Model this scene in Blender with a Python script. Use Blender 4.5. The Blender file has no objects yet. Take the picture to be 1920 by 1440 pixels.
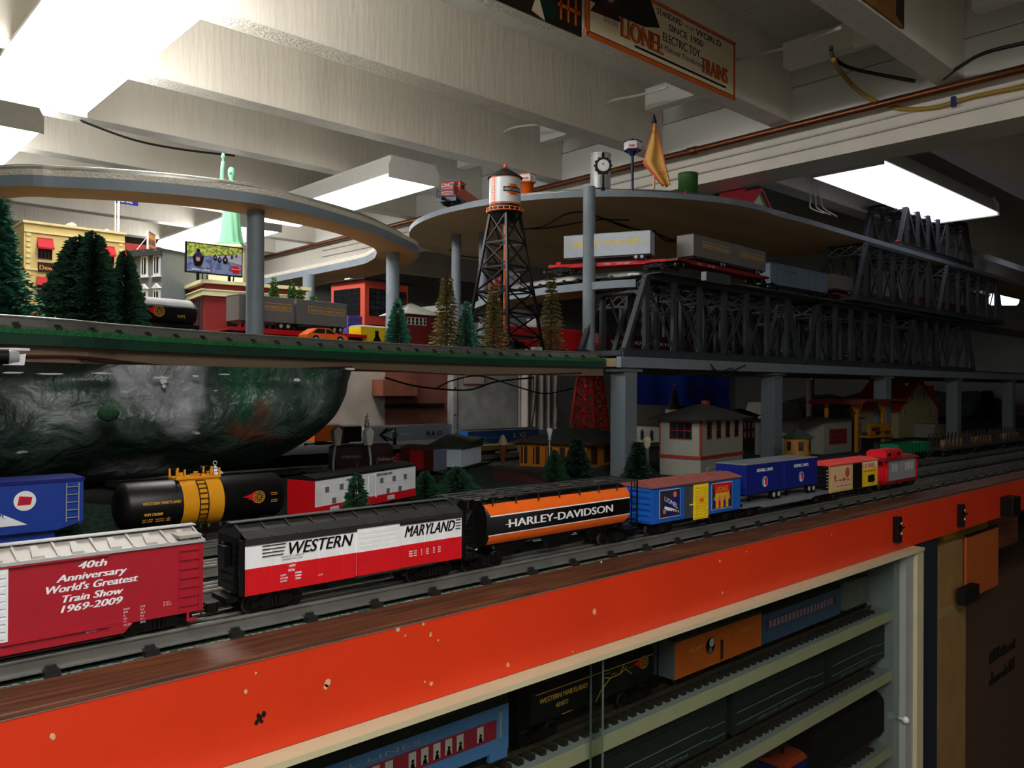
import bpy, bmesh, math, random
from mathutils import Vector, Matrix
C = bpy.context.scene.collection
PI = math.pi
EYE = 1.365            # camera height above the floor; all z below are measured from the eye level
# ---------------------------------------------------------------- camera, world, exposure
FPX = 1524.0
yaw, pit, rol = math.radians(47.257), math.radians(.195), math.radians(.319)
FW = Vector((math.cos(yaw)*math.cos(pit), math.sin(yaw)*math.cos(pit), math.sin(pit)))
R0 = Vector((math.sin(yaw), -math.cos(yaw), 0)); U0 = R0.cross(FW)
RT = R0*math.cos(rol)+U0*math.sin(rol); UP = RT.cross(FW)
cd = bpy.data.cameras.new('camera'); cam = bpy.data.objects.new('camera', cd); C.objects.link(cam)
cd.sensor_width = 36; cd.lens = 36*FPX/1920; cd.clip_start = .02; cd.clip_end = 60
cam.matrix_world = Matrix(((RT.x, UP.x, -FW.x, 0), (RT.y, UP.y, -FW.y, 0), (RT.z, UP.z, -FW.z, EYE), (0, 0, 0, 1)))
S = bpy.context.scene; S.camera = cam
S.view_settings.view_transform = 'Standard'; S.view_settings.look = 'None'; S.view_settings.gamma = 1
S.view_settings.use_curve_mapping = False
S.view_settings.exposure = 1.5
w = bpy.data.worlds.new('world'); S.world = w; w.use_nodes = True
w.node_tree.nodes['Background'].inputs[0].default_value = (.5, .55, .6, 1)
w.node_tree.nodes['Background'].inputs[1].default_value = .0
S.cycles.max_bounces = 8; S.cycles.diffuse_bounces = 4; S.cycles.glossy_bounces = 3
LAMP_STRENGTH = dict(aisle=11.0, left=7.2, mid=4.6, far=4.0, right=0.42, back=4.0)

def ray(u, v): return FW+RT*((u-960)/FPX)-UP*((v-720)/FPX)
def at(u, v, X=None, Y=None, Z=None, t=None):
    D = ray(u, v)
    k = X/D.x if X is not None else Y/D.y if Y is not None else Z/D.z if Z is not None else t
    return D*k
def xa(u, Y, v=720): return at(u, v, Y=Y).x
def za(u, v, Y): return at(u, v, Y=Y).z
# ---------------------------------------------------------------- materials
def lin(c):
    if isinstance(c, str): c = tuple(int(c[i:i+2], 16)/255 for i in (0, 2, 4))
    return tuple(x/12.92 if x <= .04045 else ((x+.055)/1.055)**2.4 for x in c)+(1,)
MC = {}
def mat(name, col, rough=.5, metal=0, var=.12, scale=60, bump=0, emit=0, spec=.5, bscale=None, kind=None, col2=None, th=.5):
    if name in MC: return MC[name]
    m = bpy.data.materials.new(name); m.use_nodes = True; MC[name] = m
    nt = m.node_tree; N = nt.nodes; L = nt.links; b = N['Principled BSDF']
    c = lin(col)
    tc = N.new('ShaderNodeTexCoord'); mp = N.new('ShaderNodeMapping'); L.new(tc.outputs['Object'], mp.inputs[0])
    if kind == 'wood': mp.inputs['Scale'].default_value = (.06, 1, 1)
    if kind == 'vert': mp.inputs['Scale'].default_value = (1, 1, .12)
    if kind == 'woody': mp.inputs['Scale'].default_value = (1, .06, 1)
    nz = N.new('ShaderNodeTexNoise'); nz.inputs['Scale'].default_value = scale; nz.inputs['Detail'].default_value = 5
    L.new(mp.outputs[0], nz.inputs['Vector'])
    cr = N.new('ShaderNodeValToRGB'); L.new(nz.outputs[0], cr.inputs[0])
    if col2 is not None:
        cr.color_ramp.elements[0].position = th-.06; cr.color_ramp.elements[1].position = th+.06
        cr.color_ramp.elements[0].color = c; cr.color_ramp.elements[1].color = lin(col2)
    else:
        cr.color_ramp.elements[0].position = .3; cr.color_ramp.elements[1].position = .7
        cr.color_ramp.elements[0].color = tuple(x*(1-var) for x in c[:3])+(1,)
        cr.color_ramp.elements[1].color = tuple(min(1, x*(1+var)) for x in c[:3])+(1,)
    L.new(cr.outputs[0], b.inputs['Base Color'])
    b.inputs['Roughness'].default_value = rough; b.inputs['Metallic'].default_value = metal
    b.inputs['Specular IOR Level'].default_value = spec
    if emit:
        b.inputs['Emission Color'].default_value = c; b.inputs['Emission Strength'].default_value = emit
    if bump:
        n2 = N.new('ShaderNodeTexNoise'); n2.inputs['Scale'].default_value = bscale or scale; n2.inputs['Detail'].default_value = 6
        L.new(mp.outputs[0], n2.inputs['Vector'])
        bp = N.new('ShaderNodeBump'); bp.inputs['Strength'].default_value = bump; bp.inputs['Distance'].default_value = .004
        L.new(n2.outputs[0], bp.inputs['Height']); L.new(bp.outputs[0], b.inputs['Normal'])
    return m
def glass_mat():
    m = bpy.data.materials.new('cabinet_glass'); m.use_nodes = True; nt = m.node_tree; N = nt.nodes; L = nt.links
    b = N['Principled BSDF']; b.inputs['Roughness'].default_value = .02; b.inputs['Base Color'].default_value = (.9, .95, .92, 1)
    tr = N.new('ShaderNodeBsdfTransparent'); tr.inputs[0].default_value = (.82, .86, .84, 1)
    gl = N.new('ShaderNodeBsdfGlossy'); gl.inputs['Roughness'].default_value = .03
    fr = N.new('ShaderNodeFresnel'); fr.inputs[0].default_value = 1.3
    ge_ = N.new('ShaderNodeNewGeometry'); mu = N.new('ShaderNodeMath'); mu.operation = 'MULTIPLY'; inv = N.new('ShaderNodeMath'); inv.operation = 'SUBTRACT'; inv.inputs[0].default_value = 1; L.new(ge_.outputs['Backfacing'], inv.inputs[1]); L.new(fr.outputs[0], mu.inputs[0]); L.new(inv.outputs[0], mu.inputs[1])
    nz = N.new('ShaderNodeTexNoise'); nz.inputs['Scale'].default_value = 4
    mx = N.new('ShaderNodeMixShader'); L.new(mu.outputs[0], mx.inputs[0]); L.new(tr.outputs[0], mx.inputs[1]); L.new(gl.outputs[0], mx.inputs[2])
    L.new(mx.outputs[0], N['Material Output'].inputs[0]); return m
def fluor(name, col, strength):
    m = bpy.data.materials.new(name); m.use_nodes = True; N = m.node_tree.nodes; L = m.node_tree.links
    b = N['Principled BSDF']; b.inputs['Base Color'].default_value = (.8, .8, .8, 1)
    nz = N.new('ShaderNodeTexNoise'); nz.inputs['Scale'].default_value = 900
    mr = N.new('ShaderNodeMapRange'); mr.inputs['To Min'].default_value = .97*strength; mr.inputs['To Max'].default_value = 1.03*strength
    L.new(nz.outputs[0], mr.inputs[0]); L.new(mr.outputs[0], b.inputs['Emission Strength'])
    b.inputs['Emission Color'].default_value = lin(col); return m
# plain paints
def paint(name, col, rough=.35, **k): return mat(name, col, rough=rough, var=k.pop('var', .05), **k)
black = paint('black_plastic', '080808', .42, spec=.3)
blackm = paint('black_matte', '0d0d0d', .7, spec=.25)
steel = mat('wheel_steel', '5c5c5c', rough=.35, metal=.7)
railm = mat('tubular_rail_steel', '989894', rough=.36, metal=.75, var=.12, scale=30)
tiem = mat('dark_tie_metal', '1d1c1a', rough=.5, var=.3)
white = paint('white_paint', 'e6e8ea'); red = paint('red_paint', 'd0101c'); orange = paint('orange_paint', 'e8641a')
gold = paint('gold_lettering', 'd8a23a', .5); silver = mat('silver_paint', 'b9bbbd', rough=.35, metal=.3, var=.05)
blue = paint('blue_paint', '1656b0'); navy = paint('navy_paint', '0c1a70'); yellow = paint('yellow_paint', 'eac51c')
cream = paint('cream_paint', 'efe6b8'); grey = paint('grey_paint', '7d8083'); dgrey = paint('dark_grey_paint', '3c4043')
green = paint('green_paint', '14663a'); brown = paint('tuscan_brown', '3c1414'); maroon = paint('maroon_paint', '8e1420')
boxred = paint('boxcar_red', 'a01628'); dred = paint('dark_red_paint', '7a1116')
glassd = paint('dark_window', '15181c', .1)
# ---------------------------------------------------------------- mesh builder
FONT = {}
def font_tris(s):
    if s in FONT: return FONT[s]
    cu = bpy.data.curves.new('f', 'FONT'); cu.body = s; cu.resolution_u = 3; cu.size = 1
    ob = bpy.data.objects.new('f', cu); me = bpy.data.meshes.new_from_object(ob)
    V = [v.co.copy() for v in me.vertices]; T = [tuple(p.vertices) for p in me.polygons]
    bpy.data.objects.remove(ob); bpy.data.curves.remove(cu); bpy.data.meshes.remove(me)
    if V:
        x0 = min(v.x for v in V); x1 = max(v.x for v in V); y0 = min(v.y for v in V); y1 = max(v.y for v in V)
    else: x0 = x1 = y0 = y1 = 0
    FONT[s] = (V, T, x0, x1, y0, y1); return FONT[s]
class MB:
    def __init__(s, *mats): s.v = []; s.f = []; s.i = []; s.mats = list(mats); s.M = None; s.sm = []
    def add(s, V, Fc, m=0, sm=False):
        if not isinstance(m, int):
            if m not in s.mats: s.mats.append(m)
            m = s.mats.index(m)
        b = len(s.v); V = [Vector(p) for p in V]
        if s.M is not None: V = [s.M@p for p in V]
        s.v += [tuple(p) for p in V]
        for q in Fc: s.f.append(tuple(b+k for k in q)); s.i.append(m); s.sm.append(sm)
        return s
    def box(s, x0, x1, y0, y1, z0, z1, m=0):
        if x0 > x1: x0, x1 = x1, x0
        if y0 > y1: y0, y1 = y1, y0
        if z0 > z1: z0, z1 = z1, z0
        V = [(x0, y0, z0), (x1, y0, z0), (x1, y1, z0), (x0, y1, z0), (x0, y0, z1), (x1, y0, z1), (x1, y1, z1), (x0, y1, z1)]
        return s.add(V, [(0, 3, 2, 1), (4, 5, 6, 7), (0, 1, 5, 4), (1, 2, 6, 5), (2, 3, 7, 6), (3, 0, 4, 7)], m)
    def cb(s, c, d, m=0):
        return s.box(c[0]-d[0]/2, c[0]+d[0]/2, c[1]-d[1]/2, c[1]+d[1]/2, c[2]-d[2]/2, c[2]+d[2]/2, m)
    def frame(s, p, q, up=(0, 0, 1)):
        p = Vector(p); q = Vector(q); d = (q-p); L = d.length; d.normalize(); u = Vector(up)
        if abs(d.dot(u)) > .97: u = Vector((0, 1, 0)) if abs(d.y) < .9 else Vector((1, 0, 0))
        a = d.cross(u).normalized(); b = a.cross(d).normalized(); return p, q, a, b
    def bar(s, p, q, w, h, m=0, up=(0, 0, 1)):
        p, q, a, b = s.frame(p, q, up); a = a*w/2; b = b*h/2
        V = [p-a-b, p+a-b, p+a+b, p-a+b, q-a-b, q+a-b, q+a+b, q-a+b]
        return s.add(V, [(0, 1, 2, 3), (4, 7, 6, 5), (0, 4, 5, 1), (1, 5, 6, 2), (2, 6, 7, 3), (3, 7, 4, 0)], m)
    def cyl(s, p, q, r, r2=None, n=14, m=0, caps=True):
        r2 = r if r2 is None else r2; p, q, a, b = s.frame(p, q)
        V = []
        for k in range(n):
            t = 2*PI*k/n; o = a*math.cos(t)+b*math.sin(t); V += [p+o*r, q+o*r2]
        s.add(V, [(2*k, 2*k+1, (2*k+3) % (2*n), (2*k+2) % (2*n)) for k in range(n)], m, True)
        if caps:
            if r > 1e-6: s.add(V[0::2], [tuple(range(n))], m)
            if r2 > 1e-6: s.add(V[1::2], [tuple(range(n-1, -1, -1))], m)
        return s
    def lathe(s, prof, c=(0, 0, 0), n=16, m=0):
        V = []; k0 = len(prof)
        for k in range(n):
            t = 2*PI*k/n
            for r, z in prof: V.append((c[0]+r*math.cos(t), c[1]+r*math.sin(t), c[2]+z))
        Fc = []
        for k in range(n):
            a = k*k0; b = ((k+1) % n)*k0
            for j in range(k0-1): Fc.append((a+j, b+j, b+j+1, a+j+1))
        return s.add(V, Fc, m, True)
    def prism(s, P, ax, a0, a1, m=0):
        n = len(P)
        def mk(p, a): return {'x': (a, p[0], p[1]), 'y': (p[0], a, p[1]), 'z': (p[0], p[1], a)}[ax]
        V = [mk(p, a0) for p in P]+[mk(p, a1) for p in P]
        s.add(V, [tuple(range(n)), tuple(range(2*n-1, n-1, -1))]+[(k, n+k, n+(k+1) % n, (k+1) % n) for k in range(n)], m); return s
    def quad(s, *P, m=0): return s.add(P, [tuple(range(len(P)))], m)
    def tube(s, P, r, n=7, m=0):
        P = [Vector(p) for p in P]; V = []
        for k, p in enumerate(P):
            d = (P[min(k+1, len(P)-1)]-P[max(k-1, 0)]).normalized()
            u = Vector((0, 0, 1)) if abs(d.z) < .9 else Vector((1, 0, 0))
            a = d.cross(u).normalized(); b = a.cross(d)
            V += [p+a*r*math.cos(2*PI*j/n)+b*r*math.sin(2*PI*j/n) for j in range(n)]
        Fc = [(k*n+j, (k+1)*n+j, (k+1)*n+(j+1) % n, k*n+(j+1) % n) for k in range(len(P)-1) for j in range(n)]
        Fc += [tuple(range(n)), tuple((len(P)-1)*n+j for j in range(n-1, -1, -1))]
        return s.add(V, Fc, m, True)
    def text(s, t, o, ux, h, w=None, shear=0, m=0, uy=(0, 0, 1), bold=0):
        V, T, x0, x1, y0, y1 = font_tris(t)
        if not V: return s
        o = Vector(o); ux = Vector(ux).normalized(); uy = Vector(uy).normalized()
        k = h/.73; kx = (w/(x1-x0)) if w else k
        nr = ux.cross(uy).normalized()
        for j, db in enumerate([0] if not bold else [-bold, 0, bold]):
            s.add([o+nr*(j*.00004)+ux*((v.x-x0)*kx+shear*v.y*k+db)+uy*v.y*k for v in V], T, m)
        return s
    def disc(s, c, r, nrm, m=0, n=20, sx=1):
        c = Vector(c); nrm = Vector(nrm).normalized(); u = Vector((0, 0, 1)); a = u.cross(nrm).normalized()
        return s.add([c+a*r*sx*math.cos(2*PI*k/n)+u*r*math.sin(2*PI*k/n) for k in range(n)], [tuple(range(n))], m)
    def build(s, name, parent=None, bevel=0):
        if not s.f: return None
        me = bpy.data.meshes.new(name); me.from_pydata(s.v, [], s.f)
        for m in s.mats: me.materials.append(m)
        me.polygons.foreach_set('material_index', s.i); me.polygons.foreach_set('use_smooth', s.sm); me.update()
        o = bpy.data.objects.new(name, me); C.objects.link(o)
        if parent: o.parent = parent
        if bevel:
            b = o.modifiers.new('bevel', 'BEVEL'); b.width = bevel; b.segments = 2; b.limit_method = 'ANGLE'
        return o
def tag(o, label, cat, group=None):
    o['label'] = label; o['category'] = cat
    if group: o['group'] = group
    return o
def thing(name, label, cat, loc=(0, 0, 0), rz=0, group=None):
    o = bpy.data.objects.new(name, None); C.objects.link(o); o.empty_display_size = .05
    o.location = loc; o.rotation_euler = (0, 0, rz); return tag(o, label, cat, group)
def one(name, label, cat, mb, loc=(0, 0, 0), rz=0, group=None, bevel=0):
    o = mb.build(name, None, bevel); o.location = loc; o.rotation_euler = (0, 0, rz); return tag(o, label, cat, group)
def struct(name, mb):
    o = mb.build(name); o['kind'] = 'structure'; return o
def link_copy(o, parent):
    c = o.copy(); C.objects.link(c); c.parent = parent
    for ch in o.children: link_copy(ch, c)
    return c
def dup(root, label, loc, rz=0, scale=None, group=None):
    c = root.copy(); C.objects.link(c); c.location = loc; c.rotation_euler = (0, 0, rz)
    if scale: c.scale = (scale, scale, scale) if not isinstance(scale, tuple) else scale
    if label: c['label'] = label
    if group: c['group'] = group
    for ch in root.children: link_copy(ch, c)
    return c
def place(o, loc, rz=0): o.location = loc; o.rotation_euler = (0, 0, rz); return o
# ================================================================ THE ROOM
ceil_paint = mat('white_joist_paint', 'e2dcd0', rough=.38, var=.06, scale=8, bump=.55, bscale=55, kind='vert')
under_paint = mat('rough_joist_edge', 'd6d3ca', rough=.35, var=.08, scale=30, bump=1.0, bscale=120)
board_paint = mat('ceiling_board_paint', 'd8dad4', rough=.5, var=.06, scale=8, bump=.3, bscale=20, kind='woody')
conc = mat('basement_wall_paint', '8b8a84', rough=.8, var=.12, scale=3, bump=.3, bscale=25)
carpet = mat('dark_carpet', '6a6252', rough=1, var=.4, scale=220, bump=.6)
struct('floor', MB(carpet).box(-2.6, 9, -2.2, 6, -1.40, -1.365))
struct('wall_back', MB(conc).box(-2.6, 9, 5.6, 5.75, -1.365, 1.3))
lightw = mat('bounce_wall_paint', 'e4e2da', rough=.8, var=.06, scale=3, bump=.2, bscale=25)  # paler paint for the unseen walls, so they bounce light onto the joists
struct('wall_left', MB(lightw).box(-2.75, -2.6, -2.2, 5.75, -1.365, 1.3))
struct('wall_right', MB(conc).box(9, 9.15, -2.2, 5.75, -1.365, 1.3))
struct('wall_front', MB(lightw).box(-2.75, 9.15, -2.35, -2.2, -1.365, 1.3))
b = MB(board_paint)
y = -2.2
while y < 5.6:
    b.box(-2.6, 9, y, y+.001, 1.125, 1.126); y += 3
x = -2.6
while x < 9:
    b.box(x, x+.136, -2.2, 5.6, 1.13, 1.15); x += .14
b.box(-2.6, 9, -2.2, 5.6, 1.148, 1.18)
struct('ceiling', b)
# joists run along x with their ends on the girder, more of them beyond it
JY = [-1.29, -.76, -.23, .30, .83, 1.36, 1.89, 2.42, 2.95, 3.48, 4.01, 4.54, 5.07]
for k, jy in enumerate(JY):
    o = MB(ceil_paint, under_paint).box(-2.6, 2.52, jy, jy+.074, .89, 1.13, 0).box(-2.6, 2.52, jy-.0006, jy+.0746, .888, .8895, 1).build('ceiling_joist')
    tag(o, ['white ceiling joist %s' % s for s in ('behind the viewer against the front wall', 'behind the viewer, second in from the front wall', 'just behind the viewer', 'directly above the aisle', 'carrying the brown sheet at top right',
         'with the framed tin sign fixed to it', 'directly beyond the tin sign joist, wide textured edge', 'crossing above the water tower, cable loop through it', 'whose edge runs over the statue', 'hidden behind the two middle lamps',
         'far back above the bare strip lamp', 'second last before the back wall', 'nearest the back wall')][k], 'ceiling joist', 'white joists on the viewer side of the girder')
JB = [('above the lit right-hand lamp', 1.62), ('bright beside the right-hand lamp', .98), ('right of the yellow cable at the frame edge', .30), ('behind the roof of the top deck', 2.25), ('far beyond the top deck', 2.95), ('last but one before the back wall', 3.8), ('touching the back wall', 4.7)]
for s, jy in JB:
    o = MB(ceil_paint, under_paint).box(2.72, 9, jy, jy+.074, .80, 1.13, 0).box(2.72, 9, jy-.0006, jy+.0746, .798, .7995, 1).build('ceiling_joist')
    tag(o, 'white ceiling joist beyond the girder, '+s, 'ceiling joist', 'white joists beyond the girder')
g = thing('ceiling_girder', 'long white built-up girder below the copper pipe, crossing the joists', 'girder')
MB(ceil_paint).box(2.56, 2.73, -2.2, 5.6, .757, .875).build('lower_beam', g)
MB(board_paint).box(2.522, 2.72, -2.2, 5.6, .878, 1.0).box(2.525, 2.72, -2.2, 5.6, 1.004, 1.128).build('upper_plank', g)
# wood blocks nailed between the joist ends
for k, jy in enumerate(JY[3:10]):
    for h in (0,):
        o = MB(board_paint, ceil_paint).box(2.30, 2.345, jy+.076, jy+.44, .985, 1.06, 0).box(2.297, 2.3, jy+.14, jy+.22, .975, 1.065, 1).build('bridging_block')
        tag(o, 'small white block wedged between joist ends, '+['above the viewer', 'beside the brown sheet', 'beside the end of the tin sign', 'above the post lamp', 'above the silver tank', 'above the diesel engine', 'farthest back'][k], 'wood block', 'blocks between the joist ends')
copper = mat('copper_pipe', '7a4a30', rough=.32, metal=.75, var=.2, scale=15)
pi = thing('copper_pipe', 'long brown copper pipe hung under the joist ends beside the girder', 'pipe')
MB(copper).cyl((2.515, -2.2, .872), (2.515, 5.6, .872), .0125, n=20).build('pipe', pi)
c = MB(copper)
for y in (3.33, 1.75, .2): c.cyl((2.515, y-.02, .872), (2.515, y+.02, .872), .0155, n=18)
c.build('coupling', pi)
# ---------------------------------------------------------------- lamps
def fixture(label, x0, x1, y0, y1, z, m, group='strip lamps on the ceiling', along='y', grey_side=False):
    t = thing('ceiling_light', label, 'ceiling light', ((x0+x1)/2, (y0+y1)/2, z), 0, group)
    cx, cy = (x0+x1)/2, (y0+y1)/2; hx, hy = (x1-x0)/2, (y1-y0)/2
    hm = paint('lamp_housing', 'cfcfcb', .4)
    # housing above, wraparound lens below
    if along == 'y':
        MB(hm).box(-hx+.012, hx-.012, -hy, hy, .0765, .086).build('housing', t)
        if grey_side: MB(hm).prism([(-hx, .012), (-hx+.012, .076), (-hx+.016, .076), (-hx+.004, .012)], 'y', -hy, hy).prism([(hx, .012), (hx-.012, .076), (hx-.016, .076), (hx-.004, .012)], 'y', -hy, hy).build('side_rail', t)
        MB(m).prism([(-hx+.012, 0), (-hx+.005, .012), (-hx+.018, .076), (hx-.018, .076), (hx-.005, .012), (hx-.012, 0)], 'y', -hy+.002, hy-.002).build('diffuser', t)
        e = MB(hm)
        for s in (-1, 1): e.prism([(-hx, -.002), (-hx, .05), (-hx+.018, .084), (hx-.018, .084), (hx, .05), (hx, -.002)], 'y', s*hy, s*(hy+.004))
        e.build('end_cap', t)
    else:
        P = [(-hy, .012), (-hy+.03, .082), (hy-.03, .082), (hy, .012)]
        MB(hm).prism(P, 'x', -hx, hx).build('housing', t)
        MB(m).box(-hx+.012, hx-.012, -hy+.004, hy-.004, 0, .011).build('diffuser', t)
        e = MB(hm)
        for s in (-1, 1): e.prism([(-hy, -.002), (-hy, .05), (-hy+.018, .084), (hy-.018, .084), (hy, .05), (hy, -.002)], 'x', s*hx, s*(hx+.004))
        e.build('end_cap', t)
    return t
LS = LAMP_STRENGTH
fixture('big bright strip lamp at top left, nearest of the lamps in view', .455, .715, 1.44, 2.66, .803, fluor('tube_glow_left', 'fffcf8', LS['left']))
fixture('strip lamp at the far left edge, beyond the big near one', .41, .66, 2.93, 4.15, .803, fluor('tube_glow_far_left', 'fffcf8', LS['far']))
fixture('strip lamp with white end cap between the statue and the diesel engine', 1.76, 2.0, 2.61, 3.75, .803, fluor('tube_glow_mid', 'fffcf8', LS['mid']), grey_side=True)
fixture('strip lamp glimpsed under the curved ramp beside the statue', 1.76, 2.0, 3.95, 5.1, .803, fluor('tube_glow_far', 'fffcf8', LS['back']))
fixture('strip lamp on the right above the topmost truss bridge', 2.87, 4.09, 1.2, 1.47, .785, fluor('tube_glow_right', 'f6f2ff', LS['right']), along='x')
fixture('unseen strip lamp added over the aisle behind the viewer to light the board', -.26, .02, -.98, .22, .80, fluor('added_glow_aisle', 'fffcf8', LS['aisle']))  # unseen lamp, added to brighten the front board and cars
tb = thing('bare_tube_light', 'small bluish white lamp far right, below the top track', 'ceiling light', at(1882, 563, t=6.5), math.radians(-42))
MB(fluor('tube_glow_small', 'e8ecff', 1.2)).cyl((-.10, 0, 0), (.10, 0, 0), .04).build('tube', tb)
MB(white).box(-.11, .11, -.05, .05, .05, .08).box(-.01, .01, -.01, .01, .08, .80-tb.location.z).build('bracket', tb)
# ---------------------------------------------------------------- tin signs on joists
signc = paint('sign_cream', 'e0d0b0'); signo = paint('sign_orange', 'd8601c'); signk = paint('sign_black', '16120f')
sx0, sx1, sz0, sz1 = xa(1097, 1.357, 65), xa(1377, 1.357, 190), .895, 1.095
p0 = at(1097, 65, Y=1.355); p1 = at(1377, 190, Y=1.355); pt = at(1377, 80, Y=1.355)
sx0, sx1, sz0, sz1 = p0.x, p1.x, (p0.z+p1.z)/2, pt.z
t = thing('tin_sign', 'orange bordered cream tin sign with railway engine, screwed to a ceiling joist', 'sign', (sx0, 1.356, sz0))
SW, SH = sx1-sx0, sz1-sz0
MB(signo).box(0, SW, -.004, 0, 0, SH).build('border', t, .001)
MB(signc, signk).box(.011, SW-.011, -.0046, -.004, .011, SH-.011, 1).box(.013, SW-.013, -.0052, -.0045, .013, SH-.013, 0).build('panel', t)
l = MB(signk, signo); yy = -.0056
def sg(tx, a, bz, h, wd, m, sh=0, bold=0): l.text(tx, (a*SW, yy, bz*SH), (1, 0, 0), h*SH, wd*SW, sh, m, bold=bold)
sg('LIONEL', .20, .20, .30, .26, 0, bold=.0036); yy = -.0060; sg('LIONEL', .202, .205, .29, .256, 1, bold=.0018); yy = -.0056
sg('STANDARD', .42, .80, .10, .17, 0, bold=.0005); sg('OF THE', .61, .81, .05, .06, 0); sg('WORLD', .69, .78, .11, .19, 0, bold=.0005)
sg('SINCE 1900', .50, .63, .11, .24, 0, bold=.0005); sg('ELECTRIC TOY', .46, .43, .14, .26, 0, bold=.0005)
sg('& Multivolt Transformers', .44, .29, .09, .32, 0, .2)
sg('TRAINS', .73, .22, .26, .20, 0, bold=.0034); yy = -.0060; sg('TRAINS', .732, .225, .25, .196, 1, bold=.0017)
l.box(.28*SW, .92*SW, -.0058, -.005, .13*SH, .165*SH, 0); l.build('lettering', t)
e = MB(signk, brown, paint('engine_steam', '9c9880'))
e.prism([(.02*SW, .5*SH), (.03*SW, .95*SH), (.38*SW, .95*SH), (.44*SW, .60*SH), (.34*SW, .5*SH), (.2*SW, .48*SH)], 'y', -.0053, -.005, 0)
e.prism([(.02*SW, .36*SH), (.05*SW, .5*SH), (.18*SW, .5*SH), (.2*SW, .4*SH)], 'y', -.0054, -.005, 1)
for k in range(7): e.box((.1+.012*k)*SW, (.104+.012*k)*SW, -.0054, -.005, .3*SH, .5*SH, 1)
e.cyl((.13*SW, -.0054, .72*SH), (.13*SW, -.005, .72*SH), .04, m=1); e.cyl((.13*SW, -.0055, .72*SH), (.13*SW, -.005, .72*SH), .02, m=2)
e.build('engine_picture', t)
s = MB(steel)
for a in (.006, SW-.006):
    for h in (.006, SH-.006): s.cyl((a, -.0065, h), (a, -.003, h), .003, n=8)
s.build('screw', t)
q0 = at(960, -5, Y=1.355); q1 = at(1089, 70, Y=1.355)
t = thing('tin_sign', 'dark tin sign with green figure, left of the orange bordered sign, cut by the frame', 'sign', (q0.x-.2, 1.356, q1.z))
Wd = q1.x-q0.x+.2
MB(paint('sign_brown', '241812')).box(0, Wd, -.004, 0, 0, .2).build('panel', t)
l = MB(paint('sign_green', '0c2a22'), signo, signc, paint('sign_red', '701c10'))
l.prism([(Wd*.50, .2), (Wd*.52, .08), (Wd*.62, .02), (Wd*.78, .0), (Wd*.78, .08), (Wd*.70, .2)], 'y', -.0055, -.004, 0)
l.prism([(Wd*.60, .01), (Wd*.64, .06), (Wd*.70, .0)], 'y', -.006, -.004, 2)
l.prism([(Wd*.1, .2), (Wd*.1, .04), (Wd*.46, .03), (Wd*.50, .2)], 'y', -.0052, -.004, 3)
for a in (.82, .88, .94): l.box(Wd*a, Wd*(a+.012), -.006, -.004, .02, .18, 1)
l.box(Wd*.8, Wd*.98, -.006, -.004, .05, .058, 1); l.build('picture', t)
q0 = at(1578, 20, Y=.825); q1 = at(1692, 104, Y=.825)
t = thing('brown_sheet_sign', 'golden brown sheet with dark streaks on the joist at top right', 'sign', (q0.x, .826, .894))
Wd = q1.x-q0.x
MB(mat('varnished_sheet', '8a5a20', rough=.5, var=.3, scale=12)).box(0, Wd, -.004, 0, 0, .2).build('panel', t)
MB(paint('sheet_streak', '1c100a')).prism([(Wd*.55, .2), (Wd*.45, .03), (Wd*.55, .02), (Wd*.68, .06), (Wd*.7, .2)], 'y', -.005, -.004).prism([(Wd*.88, .2), (Wd*.86, .02), (Wd, .0), (Wd, .2)], 'y', -.005, -.004).build('dark_streak', t)
# ---------------------------------------------------------------- cables under the ceiling
def cable(label, pts, r, m, name='cable', cat='cable', group=None):
    # smooth the polyline
    P = [Vector(p) for p in pts]; Q = []
    for k in range(len(P)-1):
        p0 = P[max(k-1, 0)]; p1 = P[k]; p2 = P[k+1]; p3 = P[min(k+2, len(P)-1)]
        for j in range(6):
            s_ = j/6; Q.append(.5*((2*p1)+(p2-p0)*s_+(2*p0-5*p1+4*p2-p3)*s_*s_+(3*p1-p0-3*p2+p3)*s_**3))
    Q.append(P[-1]); return one(name, label, cat, MB(m).tube(Q, r, 8), group=group)
cabw = paint('white_cable', 'c9c8c2', .45); cabk = paint('black_cable', '0c0c0c', .4); caby = paint('yellow_cable', 'a8842c', .5)
def px(l, **k): return [at(u, v, **k) for u, v in l]
cable('thick yellow cable sagging under the copper pipe at upper right', [at(1563, 112, Y=1.0), at(1572, 128, X=2.45), at(1600, 162, X=2.475), at(1634, 186, X=2.50), at(1664, 198, X=2.545), at(1700, 205, X=2.55), at(1760, 200, X=2.55), at(1830, 180, X=2.55), at(1960, 155, X=2.55)], .0065, caby)
cable('black cable drooping from a joist hole, upper right', [at(1558, 90, Y=.905), at(1563, 108, X=2.35), at(1590, 126, X=2.42), at(1640, 138, X=2.47), at(1715, 152, X=2.49)], .0055, cabk)
cable('black cable rising off the copper pipe to the right edge', [at(1768, 148, X=2.49), at(1800, 125, X=2.42), at(1850, 98, X=2.35), at(1960, 72, X=2.3)], .0055, cabk)
tag(MB(navy).cb(at(1788, 191, X=2.543), (.012, .012, .03)).build('cable_clamp'), 'small blue clamp holding the yellow cable', 'clamp')
cable('white cable looping between joists left of the post lamp', [at(1130, 200, Y=1.95), at(1150, 188, Y=1.8), at(1200, 178, Y=1.7), at(1250, 163, Y=1.45)], .0045, cabw)
cable('white cable looping between joists above the water tower', [at(940, 252, Y=2.48), at(960, 240, Y=2.3), at(1000, 234, Y=2.2), at(1012, 234, Y=2.1)], .0045, cabw)
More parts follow.
